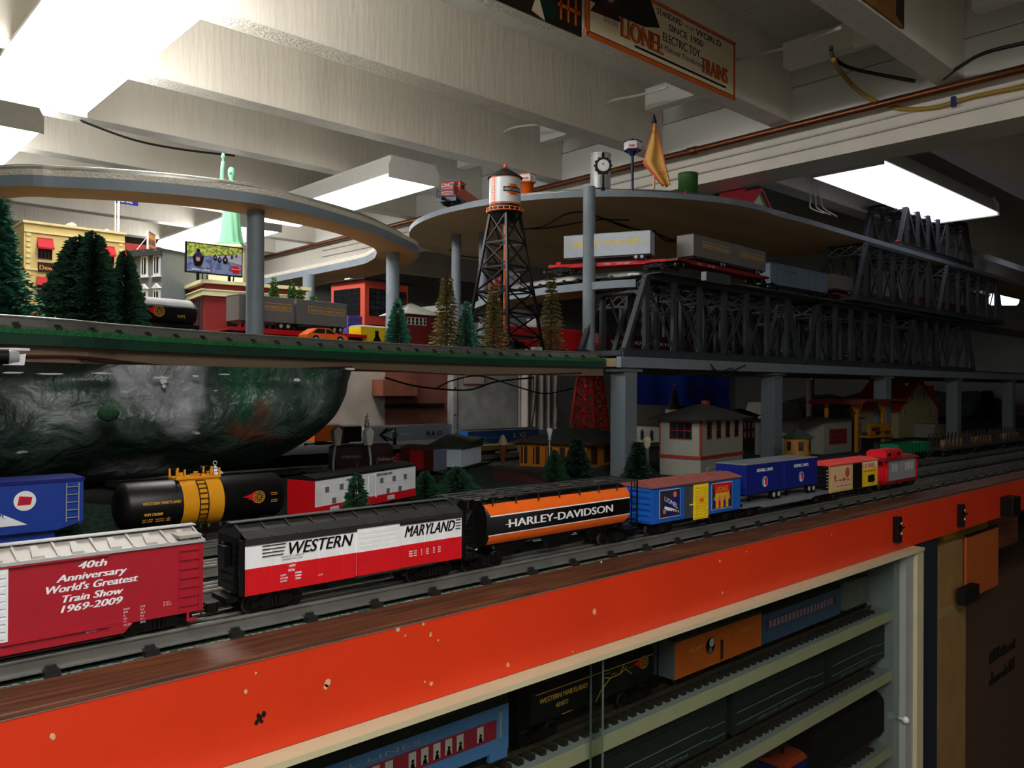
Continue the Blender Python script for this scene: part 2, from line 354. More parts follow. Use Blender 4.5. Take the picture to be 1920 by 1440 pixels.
cable('white cable between joists right of the tin sign', [at(1378, 112, Y=1.37), at(1440, 98, Y=1.2), at(1500, 82, Y=1.1), at(1575, 52, Y=.92)], .0045, cabw)
cable('black sagging cable stub above the statue', [at(150, 226, Y=2.99), at(250, 262, Y=2.97), at(340, 280, Y=2.96), at(440, 292, Y=2.95)], .004, cabk)
for k, (a, dz) in enumerate(((.838, 'upper'), (.80, 'lower'))):
    cable('thin white wire stapled along the girder face, %s one' % dz, [(2.553, -1, a+.02), (2.553, .5, a+.01), (2.553, 1.2, a), (2.553, 1.9, a-.004), (2.553, 2.8, a-.01), (2.553, 4.5, a)], .003, cabw, 'wire', 'wire')
for k in range(3):
    X = 2.80+.012*k
    cable('cream conduit wire beside the right lamp, %s of three' % ('first', 'second', 'third')[k], [at(1512+9*k, 330, Y=1.6), at(1514+9*k, 350, Y=1.6), at(1520+9*k, 372, Y=1.6), at(1520+12*k, 390, Y=1.6), at(1545+12*k, 400+3*k, Y=1.6)], .003, cabw, 'wire', 'wire')
# ================================================================ LAYOUT TABLE
RAIL = -.226; TB = -.245
grass = mat('table_scenery_green', '123322', rough=.9, scale=130, bump=.6, col2='0a1712', th=.5)
ballast = mat('grey_ballast_strip', '8d8f8c', rough=.9, scale=260, bump=.9, col2='1b4a33', th=.52)
oak = mat('stained_oak_trim', '5a3018', rough=.6, var=.6, scale=170, bump=.25, kind='wood')
orng = mat('orange_red_fascia_paint', 'd8340c', rough=.45, var=.06, scale=6, bump=.15, bscale=30)
creamw = mat('cream_trim_paint', 'c6bd9a', rough=.5, var=.05, scale=20)
chip = paint('bare_chip', 'c9a582', .8)
tt = thing('layout_table', 'long train layout table with brown oak edge and orange front board', 'table', (0, 0, 0))
MB(grass).box(-2.2, 8.8, .743, 3.3, -.275, TB).build('tabletop', tt)
MB(ballast).box(-2.2, 8.8, .7435, .7625, TB, TB+.0004).box(-2.2, 8.8, .823, .862, TB, TB+.0004).box(-2.2, 8.8, .948, .972, TB, TB+.0004).build('ballast_bed', tt)
MB(oak).prism([(.684, -.2434), (.684, -.2412), (.6850, -.2400), (.743, -.2400), (.743, -.2605), (.7045, -.2605), (.7045, -.2434)], 'x', -2.2, 8.8).build('edge_trim', tt)
fb = MB(orng, chip, signk, paint('worn_edge', '8a8078', .8)).box(-2.2, 8.8, .686, .704, -.3305, -.2435, 0).box(-2.2, 8.8, .6853, .688, -.2455, -.2435, 3)
rnd = random.Random(4)
def chipat(u, v, r, m=1):
    p = at(u, v, Y=.6855); n = 9
    fb.prism([(p.x+r*(.7+.5*rnd.random())*math.cos(2*PI*k/n), p.z+r*(.9+.6*rnd.random())*math.sin(2*PI*k/n)) for k in range(n)], 'y', .6856, .6862, m)
for u, v, r in ((99, 1381, .0021), (461, 1297, .0017), (614, 1281, .0032), (611, 1288, .0024), (808, 1190, .0017), (809, 1282, .0022), (953, 1247, .0022), (794, 1170, .0015), (1115, 1147, .003), (480, 1262, .001), (822, 1201, .001), (797, 1279, .001), (874, 1143, .001), (1350, 1052, .0017), (1355, 1112, .0017), (746, 1180, .0025), (760, 1192, .001), (1128, 1054, .0015), (1074, 1222, .001), (1400, 1035, .0012), (1560, 1003, .001), (1560, 1045, .001)): chipat(u, v, r)
for du, dv, r in ((0, 0, .0026), (8, -8, .0022), (-6, 8, .002), (4, 6, .0016), (-3, -6, .0015)): chipat(487+du, 1347+dv, r, 2)
fb.build('front_board', tt)
for k, x in enumerate((-1.9, 1.9, 5.2, 8.4)):
    MB(oak).box(x, x+.09, 1.30, 1.39, -1.365, -.275).build('leg', tt)
# the lower tubular track and its parts
def straight_track(label, x0, x1, y, z, tie=.085, par=None, ties=90, group='tubular three-rail tracks', name='train_track'):
    t = par or thing(name, label, 'train track', (0, y, z), 0, group)
    for k, yy in enumerate((-.0165, 0, .0165)):
        m = MB(railm)
        m.cyl((x0, yy, -.0022), (x1, yy, -.0022), .0024, n=10)
        m.box(x0, x1, yy-.0008, yy+.0008, -.013, -.003).box(x0, x1, yy-.0045, yy+.0045, -.0145, -.013)
        r = m.build('rail', t)
        if par: r.location = (0, y, z)
    tm = MB(tiem).box(-.006, .006, -.029, .029, -.0185, -.0125).box(-.004, .004, -.023, -.0195, -.0125, -.0095).box(-.004, .004, .0195, .023, -.0125, -.0095).build('tie', t)
    n = min(ties, int((x1-x0)/tie)); tm.location = (x0+tie/2, 0, 0)
    for k in range(1, n):
        c = tm.copy(); C.objects.link(c); c.parent = t; c.location = (x0+tie*(k+.5), 0, 0)
    return t
straight_track('tubular track nearest the oak edge, under the front train', -.9, 6.2, .7835, RAIL, .080)
straight_track('empty tubular track behind the front train', -.9, 6.2, .905, RAIL, .080)
straight_track('tubular track under the black tank car with the yellow band', -.9, 6.2, 1.15, RAIL, .080)
straight_track('tubular track between the empty one and the tank car track', .0, 6.2, 1.025, RAIL, .080)

# ================================================================ CABINET under the table
cabw_ = mat('cabinet_white_paint', '989c9a', rough=.5, var=.04, scale=20)
navy_fab = mat('navy_drape', '0a1428', rough=.8, var=.3)
cb = thing('display_cabinet', 'cream and white glass-front cabinet of train shelves under the table', 'cabinet', (0, 0, 0))
MB(creamw).box(-1.2, 1.79, .662, .686, -.3375, -.331).build('top_trim', cb)
MB(creamw).box(1.757, 1.79, .664, .70, -1.3, -.3378).build('corner_post', cb)
MB(cabw_).box(1.70+.02, 1.757, .672, .90, -1.3, -.3378).build('side_panel', cb)
MB(cabw_).box(-1.2, 1.74, .90, .91, -1.3, -.331).build('back_panel', cb)
SHF = [-.457, -.581, -.737, -.905]
for z in SHF:
    s = MB(creamw, cabw_).box(-1.2, 1.72, .700, .90, z-.021, z-.0005, 0).box(-1.2, 1.72, .701, .90, z-.0005, z, 1).build('shelf', cb)
gm = glass_mat()
ge = paint('glass_edge', '6c7872', .2)
gx = at(1108, 1300, Y=.685).x; gx2 = at(1129, 1300, Y=.679).x
d1 = MB(gm, ge).box(-1.2, gx2, .6765, .6785, -1.0, -.3385, 0).box(gx2-.0008, gx2, .6762, .6788, -1.0, -.3385, 1).build('glass_door', cb)
d2 = MB(gm, ge).box(gx, 1.72, .6845, .6865, -1.0, -.3385, 0).box(gx, gx+.0008, .6842, .6868, -1.0, -.3385, 1).build('glass_door', cb)
kp = at(1698, 1350, Y=.67)
MB(white).lathe([(0, -.012), (.003, -.012), (.003, -.004), (.007, .0), (.007, .004), (.004, .008), (0, .0085)], (0, 0, 0), 16).build('knob', d2)
kn = d2.children[0]; kn.location = (kp.x, .672, kp.z); kn.rotation_euler = (PI/2, 0, 0)
# storage to the right of the cabinet
tag(MB(navy_fab).box(1.792, xa(1751, .70)-.002, .69, .76, -1.36, -.3315).build('navy_panel'), 'dark navy upright panel beside the glass cabinet', 'panel')
card = mat('cardboard', '8a6a38', rough=.85, var=.15, scale=14); card2 = mat('yellow_card', 'a88d22', rough=.7, var=.1); tape = paint('clear_tape', 'a08858', .2)
t = thing('cardboard_box', 'tall brown cardboard carton beside the navy panel, clear tape at its corner', 'box', (xa(1751, .70), .70, -1.365))
MB(card).box(0, xa(1813, .70)-xa(1751, .70), 0, .3, 0, 1.005).build('carton', t, .002)
MB(tape).box(-.0004, .035, -.0006, .0, .86, 1.0).box(.0, .20, -.0006, 0, .84, .86).build('tape', t)
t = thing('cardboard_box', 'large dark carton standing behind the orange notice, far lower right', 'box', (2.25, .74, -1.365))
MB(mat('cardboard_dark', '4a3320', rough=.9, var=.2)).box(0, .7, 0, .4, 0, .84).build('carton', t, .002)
l = MB(signk); rq = random.Random(5)
for k in range(2):
    x = .20
    while x < .42: w_ = .008+.02*rq.random(); l.box(x, x+w_, -.002, -.0005, .62-.06*k, .62-.06*k+.012+.022*rq.random()); x += w_+.008
l.build('printed_mark', t)
t = thing('storage_box', 'yellow ended storage carton tucked right under the orange board', 'box', (xa(1770, .72), .72, -.432))
MB(card2).box(0, xa(1852, .72)-xa(1770, .72), 0, .02, 0, .10).build('end_panel', t); MB(oak).box(xa(1852, .72)-xa(1770, .72)+.001, xa(1852, .72)-xa(1770, .72)+.26, .0, .3, -.0, .10).build('carton', t)
t = thing('orange_notice_board', 'flat orange card leaning against the cartons, far lower right', 'card', (xa(1814, .69), .69, za(1840, 1112, .69)))
MB(mat('orange_card', 'a85016', rough=.7, var=.08), signk).box(0, xa(1873, .69)-xa(1814, .69), 0, .006, .0, .150, 0).box(0, xa(1873, .69)-xa(1814, .69), -.001, .007, .150, .155, 1).build('panel', t)
tag(MB(blackm).box(xa(1812, .67), xa(1838, .67), .67, .689, za(1825, 1130, .67), za(1825, 1100, .67)).build('adapter'), 'small black box below the orange card', 'adapter')
for x0 in (0,):
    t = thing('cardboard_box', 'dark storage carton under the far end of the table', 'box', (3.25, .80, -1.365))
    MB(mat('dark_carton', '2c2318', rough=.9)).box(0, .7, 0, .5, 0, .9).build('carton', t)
# switches screwed to the orange board
def switch(u, v, lab, w=.014, h=.036):
    p = at(u, v, Y=.686); t = thing('track_switch_controller', lab, 'switch', (p.x, .686, p.z-h/2))
    MB(black).box(-w/2, w/2, -.012, 0, 0, h).build('housing', t, .001)
    l = MB(black, white, red)
    l.cyl((0, -.012, h*.55), (0, -.020, h*.62), .0022, n=8, m=0); l.box(w*.1, w*.4, -.0128, -.012, h*.3, h*.4, 1); l.box(w*.1, w*.4, -.0128, -.012, h*.7, h*.78, 1)
    l.build('lever', t)
    s = MB(steel)
    for a in (-.3, .3): s.cyl((a*w, -.0135, -.001), (a*w, -.010, -.001), .0013, n=6)
    s.build('terminal', t)
switch(1677, 992, 'black lever switch on the orange board, left of the pair', .018, .052)
switch(1797, 966, 'black lever switch on the orange board, right of the pair', .018, .052)
p = at(1882, 947, Y=.686); t = thing('transformer_box', 'black control box with loose wires on the far end of the orange board', 'control box', (p.x, .686, p.z-.026))
MB(black).box(-.03, .035, -.03, 0, 0, .05).build('housing', t, .002)
MB(copper, dred).tube([(.02, -.052, .03), (.03, -.07, .02), (.05, -.06, .0), (.06, -.055, .03)], .0015, m=0).tube([(.0, -.052, .02), (.02, -.065, .03), (.04, -.06, .045)], .0015, m=1).build('wire', t)

# ================================================================ ROLLING STOCK
def mk_truck():
    f = MB(black)
    for s in (-1, 1):
        y = s*.0205
        f.prism([(-.024, .0085), (-.018, .012), (-.010, .0165), (.010, .0165), (.018, .012), (.024, .0085), (.018, .0075), (.010, .004), (-.010, .004), (-.018, .0075)], 'y', y+s*.001-.0012, y+s*.001+.0012)
        for x in (-.023, .023): f.box(x-.003, x+.003, y+s*.001-.0018, y+s*.001+.0018, .0065, .0120)
        for x in (-.004, 0, .004): f.cyl((x, y+s*.0022, .005), (x, y+s*.0022, .014), .0018, n=6)
    f.box(-.006, .006, -.02, .02, .009, .015)
    return f
TRK = mk_truck().build('truck'); TRKM = TRK.data; bpy.data.objects.remove(TRK)
wb = MB(steel, black)
for s in (-1, 1):
    wb.cyl((0, s*.0135, 0), (0, s*.0165, 0), .0100, .0096, 20, 0); wb.cyl((0, s*.0165, 0), (0, s*.0190, 0), .0088, .0082, 20, 1)
    wb.cyl((0, s*.0190, 0), (0, s*.0205, 0), .003, n=10, m=0)
wb.cyl((0, -.0135, 0), (0, .0135, 0), .0015, n=8, m=1)
WH = wb.build('wheelset'); WHM = WH.data; bpy.data.objects.remove(WH)
cpm = MB(black).box(-.001, .021, -.0035, .0035, .008, .012).prism([(.019, -.006), (.028, -.006), (.030, -.002), (.026, 0), (.029, .005), (.022, .006), (.019, .003)], 'z', .005, .014)
CPO = cpm.build('coupler'); CPM = CPO.data; bpy.data.objects.remove(CPO)
def mo(name, me, par, loc, rz=0):
    o = bpy.data.objects.new(name, me); C.objects.link(o); o.parent = par; o.location = loc; o.rotation_euler = (0, 0, rz); return o
silvertr = None
def running_gear(t, L, inset=.045, wb_=.046, coup=True, wheels=True):
    for s in (-1, 1):
        k = mo('truck', TRKM, t, (s*(L/2-inset), 0, 0), 0)
        if wheels:
            for a in (-.5, .5): mo('wheelset', WHM, k, (a*wb_, 0, .0092))
        if coup: mo('coupler', CPM, t, (s*(L/2-.004), 0, 0), 0 if s > 0 else PI)
def ladder(m, x, y, z0, z1, w=.011, n=6, mi=0, s=-1):
    for a in (-w/2, w/2): m.box(x+a-.0005, x+a+.0005, y+s*.002, y+s*.003, z0, z1, mi)
    for k in range(n): z = z0+(z1-z0)*(k+.5)/n; m.box(x-w/2, x+w/2, y+s*.002, y+s*.003, z-.0004, z+.0004, mi)
def flame_logo(l, x, z, y, s, flame, ring, dark):
    l.prism([(x-2.6*s, z+.15*s), (x-1.2*s, z+.55*s), (x-.2*s, z+1.05*s), (x+.5*s, z+1.0*s), (x+.5*s, z-1.0*s), (x-.4*s, z-.95*s), (x-1.0*s, z-.4*s), (x-1.7*s, z-.25*s), (x-1.3*s, z-.05*s)], 'y', y-.0004, y, flame)
    for r, m, d in ((1.05, ring, .0005), (.97, dark, .0006), (.62, ring, .0007), (.55, dark, .0008)): l.disc((x+.35*s, y-d, z), r*s, (0, -1, 0), m, 28)
    for k in range(14):
        a = 2*PI*k/14; l.cb((x+.35*s+.79*s*math.cos(a), y-.0010, z+.79*s*math.sin(a)), (.17*s, .0002, .17*s), ring)
    for k in (-1, 0, 1): l.cb((x+.35*s, y-.0010, z+.24*s*k), (.62*s, .0002, .10*s), ring)
def car(name, label, cat, x, y, z, rz=0, group=None): return thing(name, label, cat, (x, y, z), rz, group)
FRONT = 'cars of the front train'

def boxcar(t, L, W, zb, zt, side, roofm, endm, roof_h=.008, door=None, dthick=1.0, doorm=None, ribs=0, sill=None, band=None, over=.0015, endribs=6, roofribs=12, walkway=None):
    """body, roof, ends, door; front side is -y"""
    H = zt-zb; b = MB(side, sill or side)
    b.box(-L/2, L/2, -W/2, W/2, zb, zt, 0)
    if band: b.box(-L/2-.0002, L/2+.0002, -W/2-.0003, W/2+.0003, zb, band[0], band[1])
    if ribs:
        for k in range(ribs+1):
            x = -L/2+L*k/ribs; b.box(x-.0007, x+.0007, -W/2-.0006, W/2+.0006, zb, zt, 0)
            if band: b.box(x-.0007, x+.0007, -W/2-.0008, W/2+.0008, zb, band[0], band[1])
    b.build('body', t, .0006)
    e = MB(endm)
    for s in (-1, 1):
        e.box(s*L/2, s*(L/2+.0012), -W/2+.0003, W/2-.0003, zb, zt)
        for k in range(endribs):
            z = zb+H*(k+.6)/endribs; e.prism([(-W/2+.004, z-.0022), (-W/2+.008, z+.0022), (W/2-.008, z+.0022), (W/2-.004, z-.0022)], 'x', s*(L/2+.001), s*(L/2+.0026))
        e.cyl((s*(L/2+.004), W*.22, zt-.012), (s*(L/2+.0055), W*.22, zt-.012), .006, n=12)
        ladder(e, 0, 0, 0, 0, n=0)
    e.build('car_end', t)
    r = MB(roofm)
    r.prism([(-W/2-over, zt), (W/2+over, zt), (W/2+over, zt+.0018), (0, zt+roof_h), (-W/2-over, zt+.0018)], 'x', -L/2-over, L/2+over)
    for k in range(roofribs+1):
        x = -L/2+L*k/roofribs
        for s in (-1, 1): r.bar((x, s*(W/2+over*.5), zt+.0023), (x, s*.006, zt+roof_h+.0002), .0018, .0009)
    r.build('roof', t)
    if walkway is not None:
        MB(walkway).box(-L/2-.004, L/2+.004, -.0055, .0055, zt+roof_h+.0012, zt+roof_h+.0022).build('roof_walk', t)
    if door:
        d = MB(doorm or side, sill or side); x0, x1 = door
        d.box(x0, x1, -W/2-.0016, -W/2, zb+.002, zt-.002, 0)
        n = 9
        for k in range(n):
            z = zb+.004+(H-.008)*k/n
            d.box(x0+.002, x1-.002, -W/2-.0016-.0008*dthick, -W/2-.0014, z+.0006, z+(H-.008)/n-.0014, 0)
        dd = d.build('door', t)
        rl = MB(sill if sill and not band else roofm).box(x0-.002, x1+(x1-x0)*.9, -W/2-.0026, -W/2, zt-.002, zt-.0008).box(x0-.002, x1+(x1-x0)*.9, -W/2-.0026, -W/2, zb-.0006, zb+.0014)
        rl.build('door_rail', t)
# ---- 1: maroon anniversary boxcar with silver roof
z0 = RAIL
L, W = .27, .062; ZB, ZT = .006+.0, .082
t = car('boxcar', 'maroon boxcar with silver roof and white door, anniversary script, cut by left edge', 'train car', .3035-L/2, .784, z0, 0, FRONT)
rfm = paint('beige_silver_roof', '9a938a', .5)
boxcar(t, L, W, .0175, .0805, boxred, rfm, boxred, .010, (-.105, -.022), 1.0, paint('silvery_white_door', 'd9dde0', .3), 0, sill=boxred, walkway=silver, roofribs=9)
MB(silver).box(-L/2-.002, L/2+.002, -W/2-.002, -W/2+.0005, .0800, .0828).build('roof_edge', t)
rp = MB(rfm)
for k in range(9):
    x = -L/2+L*(k+.5)/9
    for s in (-1, 1):
        rp.add([(x-.0045, s*.029, .0846), (x+.0045, s*.029, .0846), (x+.0022, s*.010, .0902), (x-.0022, s*.010, .0902), (x-.0052, s*.030, .0822), (x+.0052, s*.030, .0822)], [(0, 1, 2, 3), (4, 5, 1, 0), (0, 3, 4), (5, 2, 1)])
rp.box(L/2-.022, L/2-.001, -.0325, -.008, .0850, .0878); rp.build('roof_panel', t)
s = MB(boxred).box(-L/2, L/2, -W/2-.0006, -W/2, .0165, .0180)
s.prism([(-.086, .018), (.076, .018), (.066, .0085), (-.076, .0085)], 'y', -W/2-.0002, -W/2+.002)
for x in (-.127, .127): s.prism([(x-.006, .018), (x-.006, .008), (x+.004, .008), (x+.004, .010), (x-.004, .011), (x-.004, .018)], 'y', -W/2-.0005, -W/2+.001)
s.build('side_sill', t)
s = MB(boxred); ladder(s, L/2-.012, -W/2+.0015, .019, .078, .018, 7); ladder(s, -L/2+.012, -W/2+.0015, .019, .078, .018, 7)
for k in range(6): s.box(L/2+.002, L/2+.003, -W/2+.002, -W/2+.016, .015+.011*k, .016+.011*k)
s.cyl((L/2+.004, -W/2+.012, .008), (L/2+.004, -W/2+.012, .074), .001, n=6); s.build('ladder', t)
l = MB(white); yy = -W/2-.0003
cxx = .040
for tx, zz, h, wd in (('40th', .0700, .0062, .022), ('Anniversary', .0610, .0062, .054), ("World's Greatest", .0525, .0064, .073), ('Train Show', .0435, .0062, .048), ('1969-2009', .0352, .0062, .047)):
    l.text(tx, (cxx-wd/2, yy, zz), (1, 0, 0), h, wd, .35, bold=.0004)
for k, (a, b_) in enumerate((('EXW', '10-8'), ('EW', '9-2'), ('IL', '40-6'), ('IW', '9-2'), ('IH', '10-6'), ('CU FT', '3713'))):
    l.text(a, (.066, yy, .0285-.0028*k), (1, 0, 0), .0017).text(b_, (.080, yy, .0285-.0028*k), (1, 0, 0), .0017)
l.text('H 10-1', (.100, yy, .0285), (1, 0, 0), .0016).text('H 10-11', (.100, yy, .0262), (1, 0, 0), .0016).text('BLT 4-09', (.036, yy, .0145), (1, 0, 0), .0016)
l.build('lettering', t)
running_gear(t, L, .036)
# ---- 2: white and red generator boxcar
L = .2685; t = car('boxcar', 'boxcar with white upper and red lower sides, black roof and ends, in front train', 'train car', .346+L/2, .784, z0, 0, FRONT)
blkroof = mat('dusty_black_roof', '1d1b19', rough=.65, var=.4, scale=40)
boxcar(t, L, W, .021, .075, white, blkroof, black, .0125, (-.010, .045), .25, white, 10, sill=red, band=(.0475, 1), over=.001, roofribs=10, walkway=blkroof)
rr = MB(red).box(-.010, .045, -W/2-.0026, -W/2-.0008, .0225, .0475).build('door_lower_panel', t); rr['label'] = 'red lower part of the sliding door'
s = MB(blkroof).prism([(-W/2-.0012, .070), (-W/2-.0012, .0765), (-W/2+.010, .083), (-W/2+.010, .075)], 'x', -L/2-.001, L/2+.001); s.build('roof_edge', t)
s = MB(black)
for sx in (-1, 1):
    for k in range(7): s.box(sx*(L/2+.003), sx*(L/2+.004), -W/2+.002, -W/2+.014, .024+.0075*k, .025+.0075*k)
    s.box(sx*(L/2), sx*(L/2+.006), -W/2+.001, -W/2+.003, .022, .076); s.box(sx*(L/2), sx*(L/2+.006), -W/2+.014, -W/2+.016, .022, .076)
    s.box(sx*L/2, sx*(L/2+.012), -.014, .02, .013, .018); s.box(sx*(L/2), sx*(L/2+.008), .0, .016, .045, .066)
s.build('end_ladder', t)
l = MB(black, white); yy = -W/2-.0009
l.text('WESTERN', (-L/2+.042, yy, .0562), (1, 0, 0), .0128, .074, .28, 0, bold=.0004)
l.text('MARYLAND', (.052, yy, .0562), (1, 0, 0), .0128, .070, .28, 0, bold=.0004)
for k in range(4):
    l.box(-L/2+.0165, -L/2+.039+.001*k, yy-.0002, yy, .0572+.0034*k, .0581+.0034*k, 0); l.box(.1250, .1330, yy-.0002, yy, .0572+.0034*k, .0581+.0034*k, 0)
l.text('COMPANY SERVICE', (-L/2+.036, yy, .0538), (1, 0, 0), .0016, .026, m=0).text('GENERATOR CAR', (-L/2+.037, yy, .0510), (1, 0, 0), .0016, .023, m=0)
yr = -W/2-.0012
l.text('WM', (-L/2+.045, yr, .0432), (1, 0, 0), .0028, m=1, bold=.0001).text('3056', (-L/2+.044, yr, .0390), (1, 0, 0), .0028, m=1, bold=.0001)
for k, (a, b_) in enumerate((('CAPY', '100000'), ('LD LMT', '128800'), ('LT WT', '48200'))):
    l.text(a, (-L/2+.036, yr, .0355-.003*k), (1, 0, 0), .0018, m=1, bold=.00012).text(b_, (-L/2+.052, yr, .0360-.003*k), (1, 0, 0), .0018, m=1, bold=.00012)
l.text('NWT', (-L/2+.078, yr, .0295), (1, 0, 0), .0018, m=1)
for a in range(3):
    for k in range(3): l.text(('EXW', 'IL', 'IH')[a], (.058+.017*a, yr, .0385-.0026*k), (1, 0, 0), .0016, m=1, bold=.0001).text('10-%d' % (k+2), (.065+.017*a, yr, .0385-.0026*k), (1, 0, 0), .0016, m=1, bold=.0001)
l.build('lettering', t); running_gear(t, L, .036)
# ---- 3: black and orange covered hopper
x0h, x1h = xa(872, .753), xa(1200, .753)
L = x1h-x0h; t = car('covered_hopper', 'black covered hopper with two orange stripes and white name, in front train', 'train car', (x0h+x1h)/2, .784, z0, 0, FRONT)
bl = .665-x0h; BX0, BX1 = xa(914, .753)-(x0h+x1h)/2, xa(1182, .753)-(x0h+x1h)/2
def hopper_body(t, BX0, BX1, zc, ry, rz_, bm, stripes):
    b = MB(bm); P = []; n = 24
    for k in range(n): a = 2*PI*k/n; P.append((ry*math.copysign(abs(math.cos(a))**.6, math.cos(a)), zc+rz_*math.copysign(abs(math.sin(a))**.75, math.sin(a))))
    b.prism(P, 'x', BX0, BX1); b.sm = [False]*2+[True]*n
    b.build('body', t)
    return P
zc = .0545; ry, rzh = .0315, .0300
hopper_body(t, BX0, BX1, zc, ry, rzh, black, None)
st = MB(orange, white)
def surf(z):   # y of the rounded side at height z
    a = max(-1, min(1, (z-zc)/rzh)); sn = abs(a)**(1/.75); cs = math.sqrt(max(0, 1-sn*sn)); return -ry*cs**.6
def stripe(za_, zb_, x0, x1, m, sk0=0, sk1=0, off=.0004, n=6):
    for k in range(n):
        a = za_+(zb_-za_)*k/n; b_ = za_+(zb_-za_)*(k+1)/n
        fa, fb_ = k/n, (k+1)/n
        st.add([(x0+sk0*(1-fa), surf(a)-off, a), (x1-sk1*(1-fa), surf(a)-off, a), (x1-sk1*(1-fb_), surf(b_)-off, b_), (x0+sk0*(1-fb_), surf(b_)-off, b_)], [(0, 1, 2, 3)], m, True)
stripe(.0665, .0800, BX0, BX1, 0, .006, 0); stripe(.0650, .0665, BX0+.006, BX1+0, 1)
stripe(.0300, .0415, BX0+.004, BX1, 0, 0, .006); stripe(.0415, .0428, BX0+.003, BX1, 1)
st.build('side_stripe', t)
l = MB(white, black); yl = surf(.054)-.0010
l.text('HARLEY-DAVIDSON', (BX0+.036, yl, .0495), (1, 0, 0), .0105, .200, 0, 0, bold=.0007)
l.box(BX0+.030, BX0+.046, yl-.0001, yl, .0532, .0540, 0)
for k in range(4): l.text('LD LMT', (BX0+.04+.013*(k % 2), surf(.034)-.0012, .036-.003*(k//2)), (1, 0, 0), .0015, m=1)
for k in range(3): l.box(BX0+.02+.07*k, BX0+.036+.07*k, surf(.026)-.0008, surf(.026)-.0004, .0245, .0250, 0); l.box(BX0+.022+.07*k, BX0+.038+.07*k, surf(.026)-.0008, surf(.026)-.0004, .0225, .0230, 0)
l.build('lettering', t)
r = MB(blkroof)
for y in (-.026, .026, -.009, .009): r.box(-L/2+.002, L/2-.002, y-.0035, y+.0035, .0885, .0897)
for k in range(9): x = -L/2+.008+(L-.016)*k/8; r.box(x-.003, x+.003, -.026, .026, .0888, .0900); r.box(x-.0006, x+.0006, -.029, -.0275, .078, .0888)
r.build('roof_walk', t)
h = MB(blkroof)
for k in range(4): x = BX0+.03+(BX1-BX0-.06)*k/3; h.cyl((x, 0, .083), (x, 0, .0905), .010, n=14)
h.build('hatch', t)
f = MB(black)
f.box(-L/2, L/2, -.004, .004, .012, .018)
for s in (-1, 1):
    f.box(s*(L/2-.030), s*L/2, -.031, .031, .0175, .020)
    xe = s*(L/2-.003)
    for y in (-.029, .029): f.bar((xe, y, .019), (xe, y, .0885), .0018, .0018); f.bar((xe-s*.013, y, .019), (xe-s*.013, y, .0885), .0014, .0014)
    for k in range(6):
        for y in (-.029, .029): f.box(min(xe, xe-s*.013), max(xe, xe-s*.013), y-.0006, y+.0006, .024+.010*k, .0252+.010*k)
    f.box(xe-.0008, xe+.0008, -.029, .029, .045, .0465); f.box(xe-.0008, xe+.0008, -.029, .029, .030, .0312)
    f.bar((s*(L/2-.006), .0, .02), (s*(L/2-.036), 0, .07), .008, .002)
f.build('end_frame', t)
o = MB(black, grass)
for k in range(3): x = BX0+.05+(BX1-BX0-.1)*k/2; o.add([(x-.03, -.022, .028), (x+.03, -.022, .028), (x+.03, .022, .028), (x-.03, .022, .028), (x-.010, -.012, .008), (x+.010, -.012, .008), (x+.010, .012, .008), (x-.010, .012, .008)], [(0, 4, 5, 1), (1, 5, 6, 2), (2, 6, 7, 3), (3, 7, 4, 0), (4, 7, 6, 5)])
o.build('hopper_chute', t); running_gear(t, L, .042)
# ---- 4: blue boxcar with two pictures
L = 1.2265-.985; t = car('boxcar', 'blue boxcar with two poster pictures and a yellow door, rust roof', 'train car', .985+L/2, .784, z0, 0, FRONT)
rustroof = mat('rust_pink_roof', '8a4a44', rough=.55)
boxcar(t, L, W, .020, .074, blue, rustroof, blue, .0085, None, 1.0, None, 0, roofribs=16, over=.0025)
d = MB(yellow, orange); d.box(-.019, .021, -W/2-.0034, -W/2-.0018, .0165, .0725, 0)
for k in range(11): d.box(-.017, .019, -W/2-.0042, -W/2-.0034, .019+.0047*k, .0222+.0047*k, 0)
d.box(-.030, -.018, -W/2-.003, -W/2-.002, .040, .042, 0); d.box(-.004, .006, -W/2-.0048, -W/2-.004, .044, .050, 1)
d.build('door', t)
MB(dgrey).box(-.032, .045, -W/2-.004, -W/2, .0725, .0742).box(-.04, -.019, -W/2-.001, -W/2, .022, .072).build('door_rail', t)
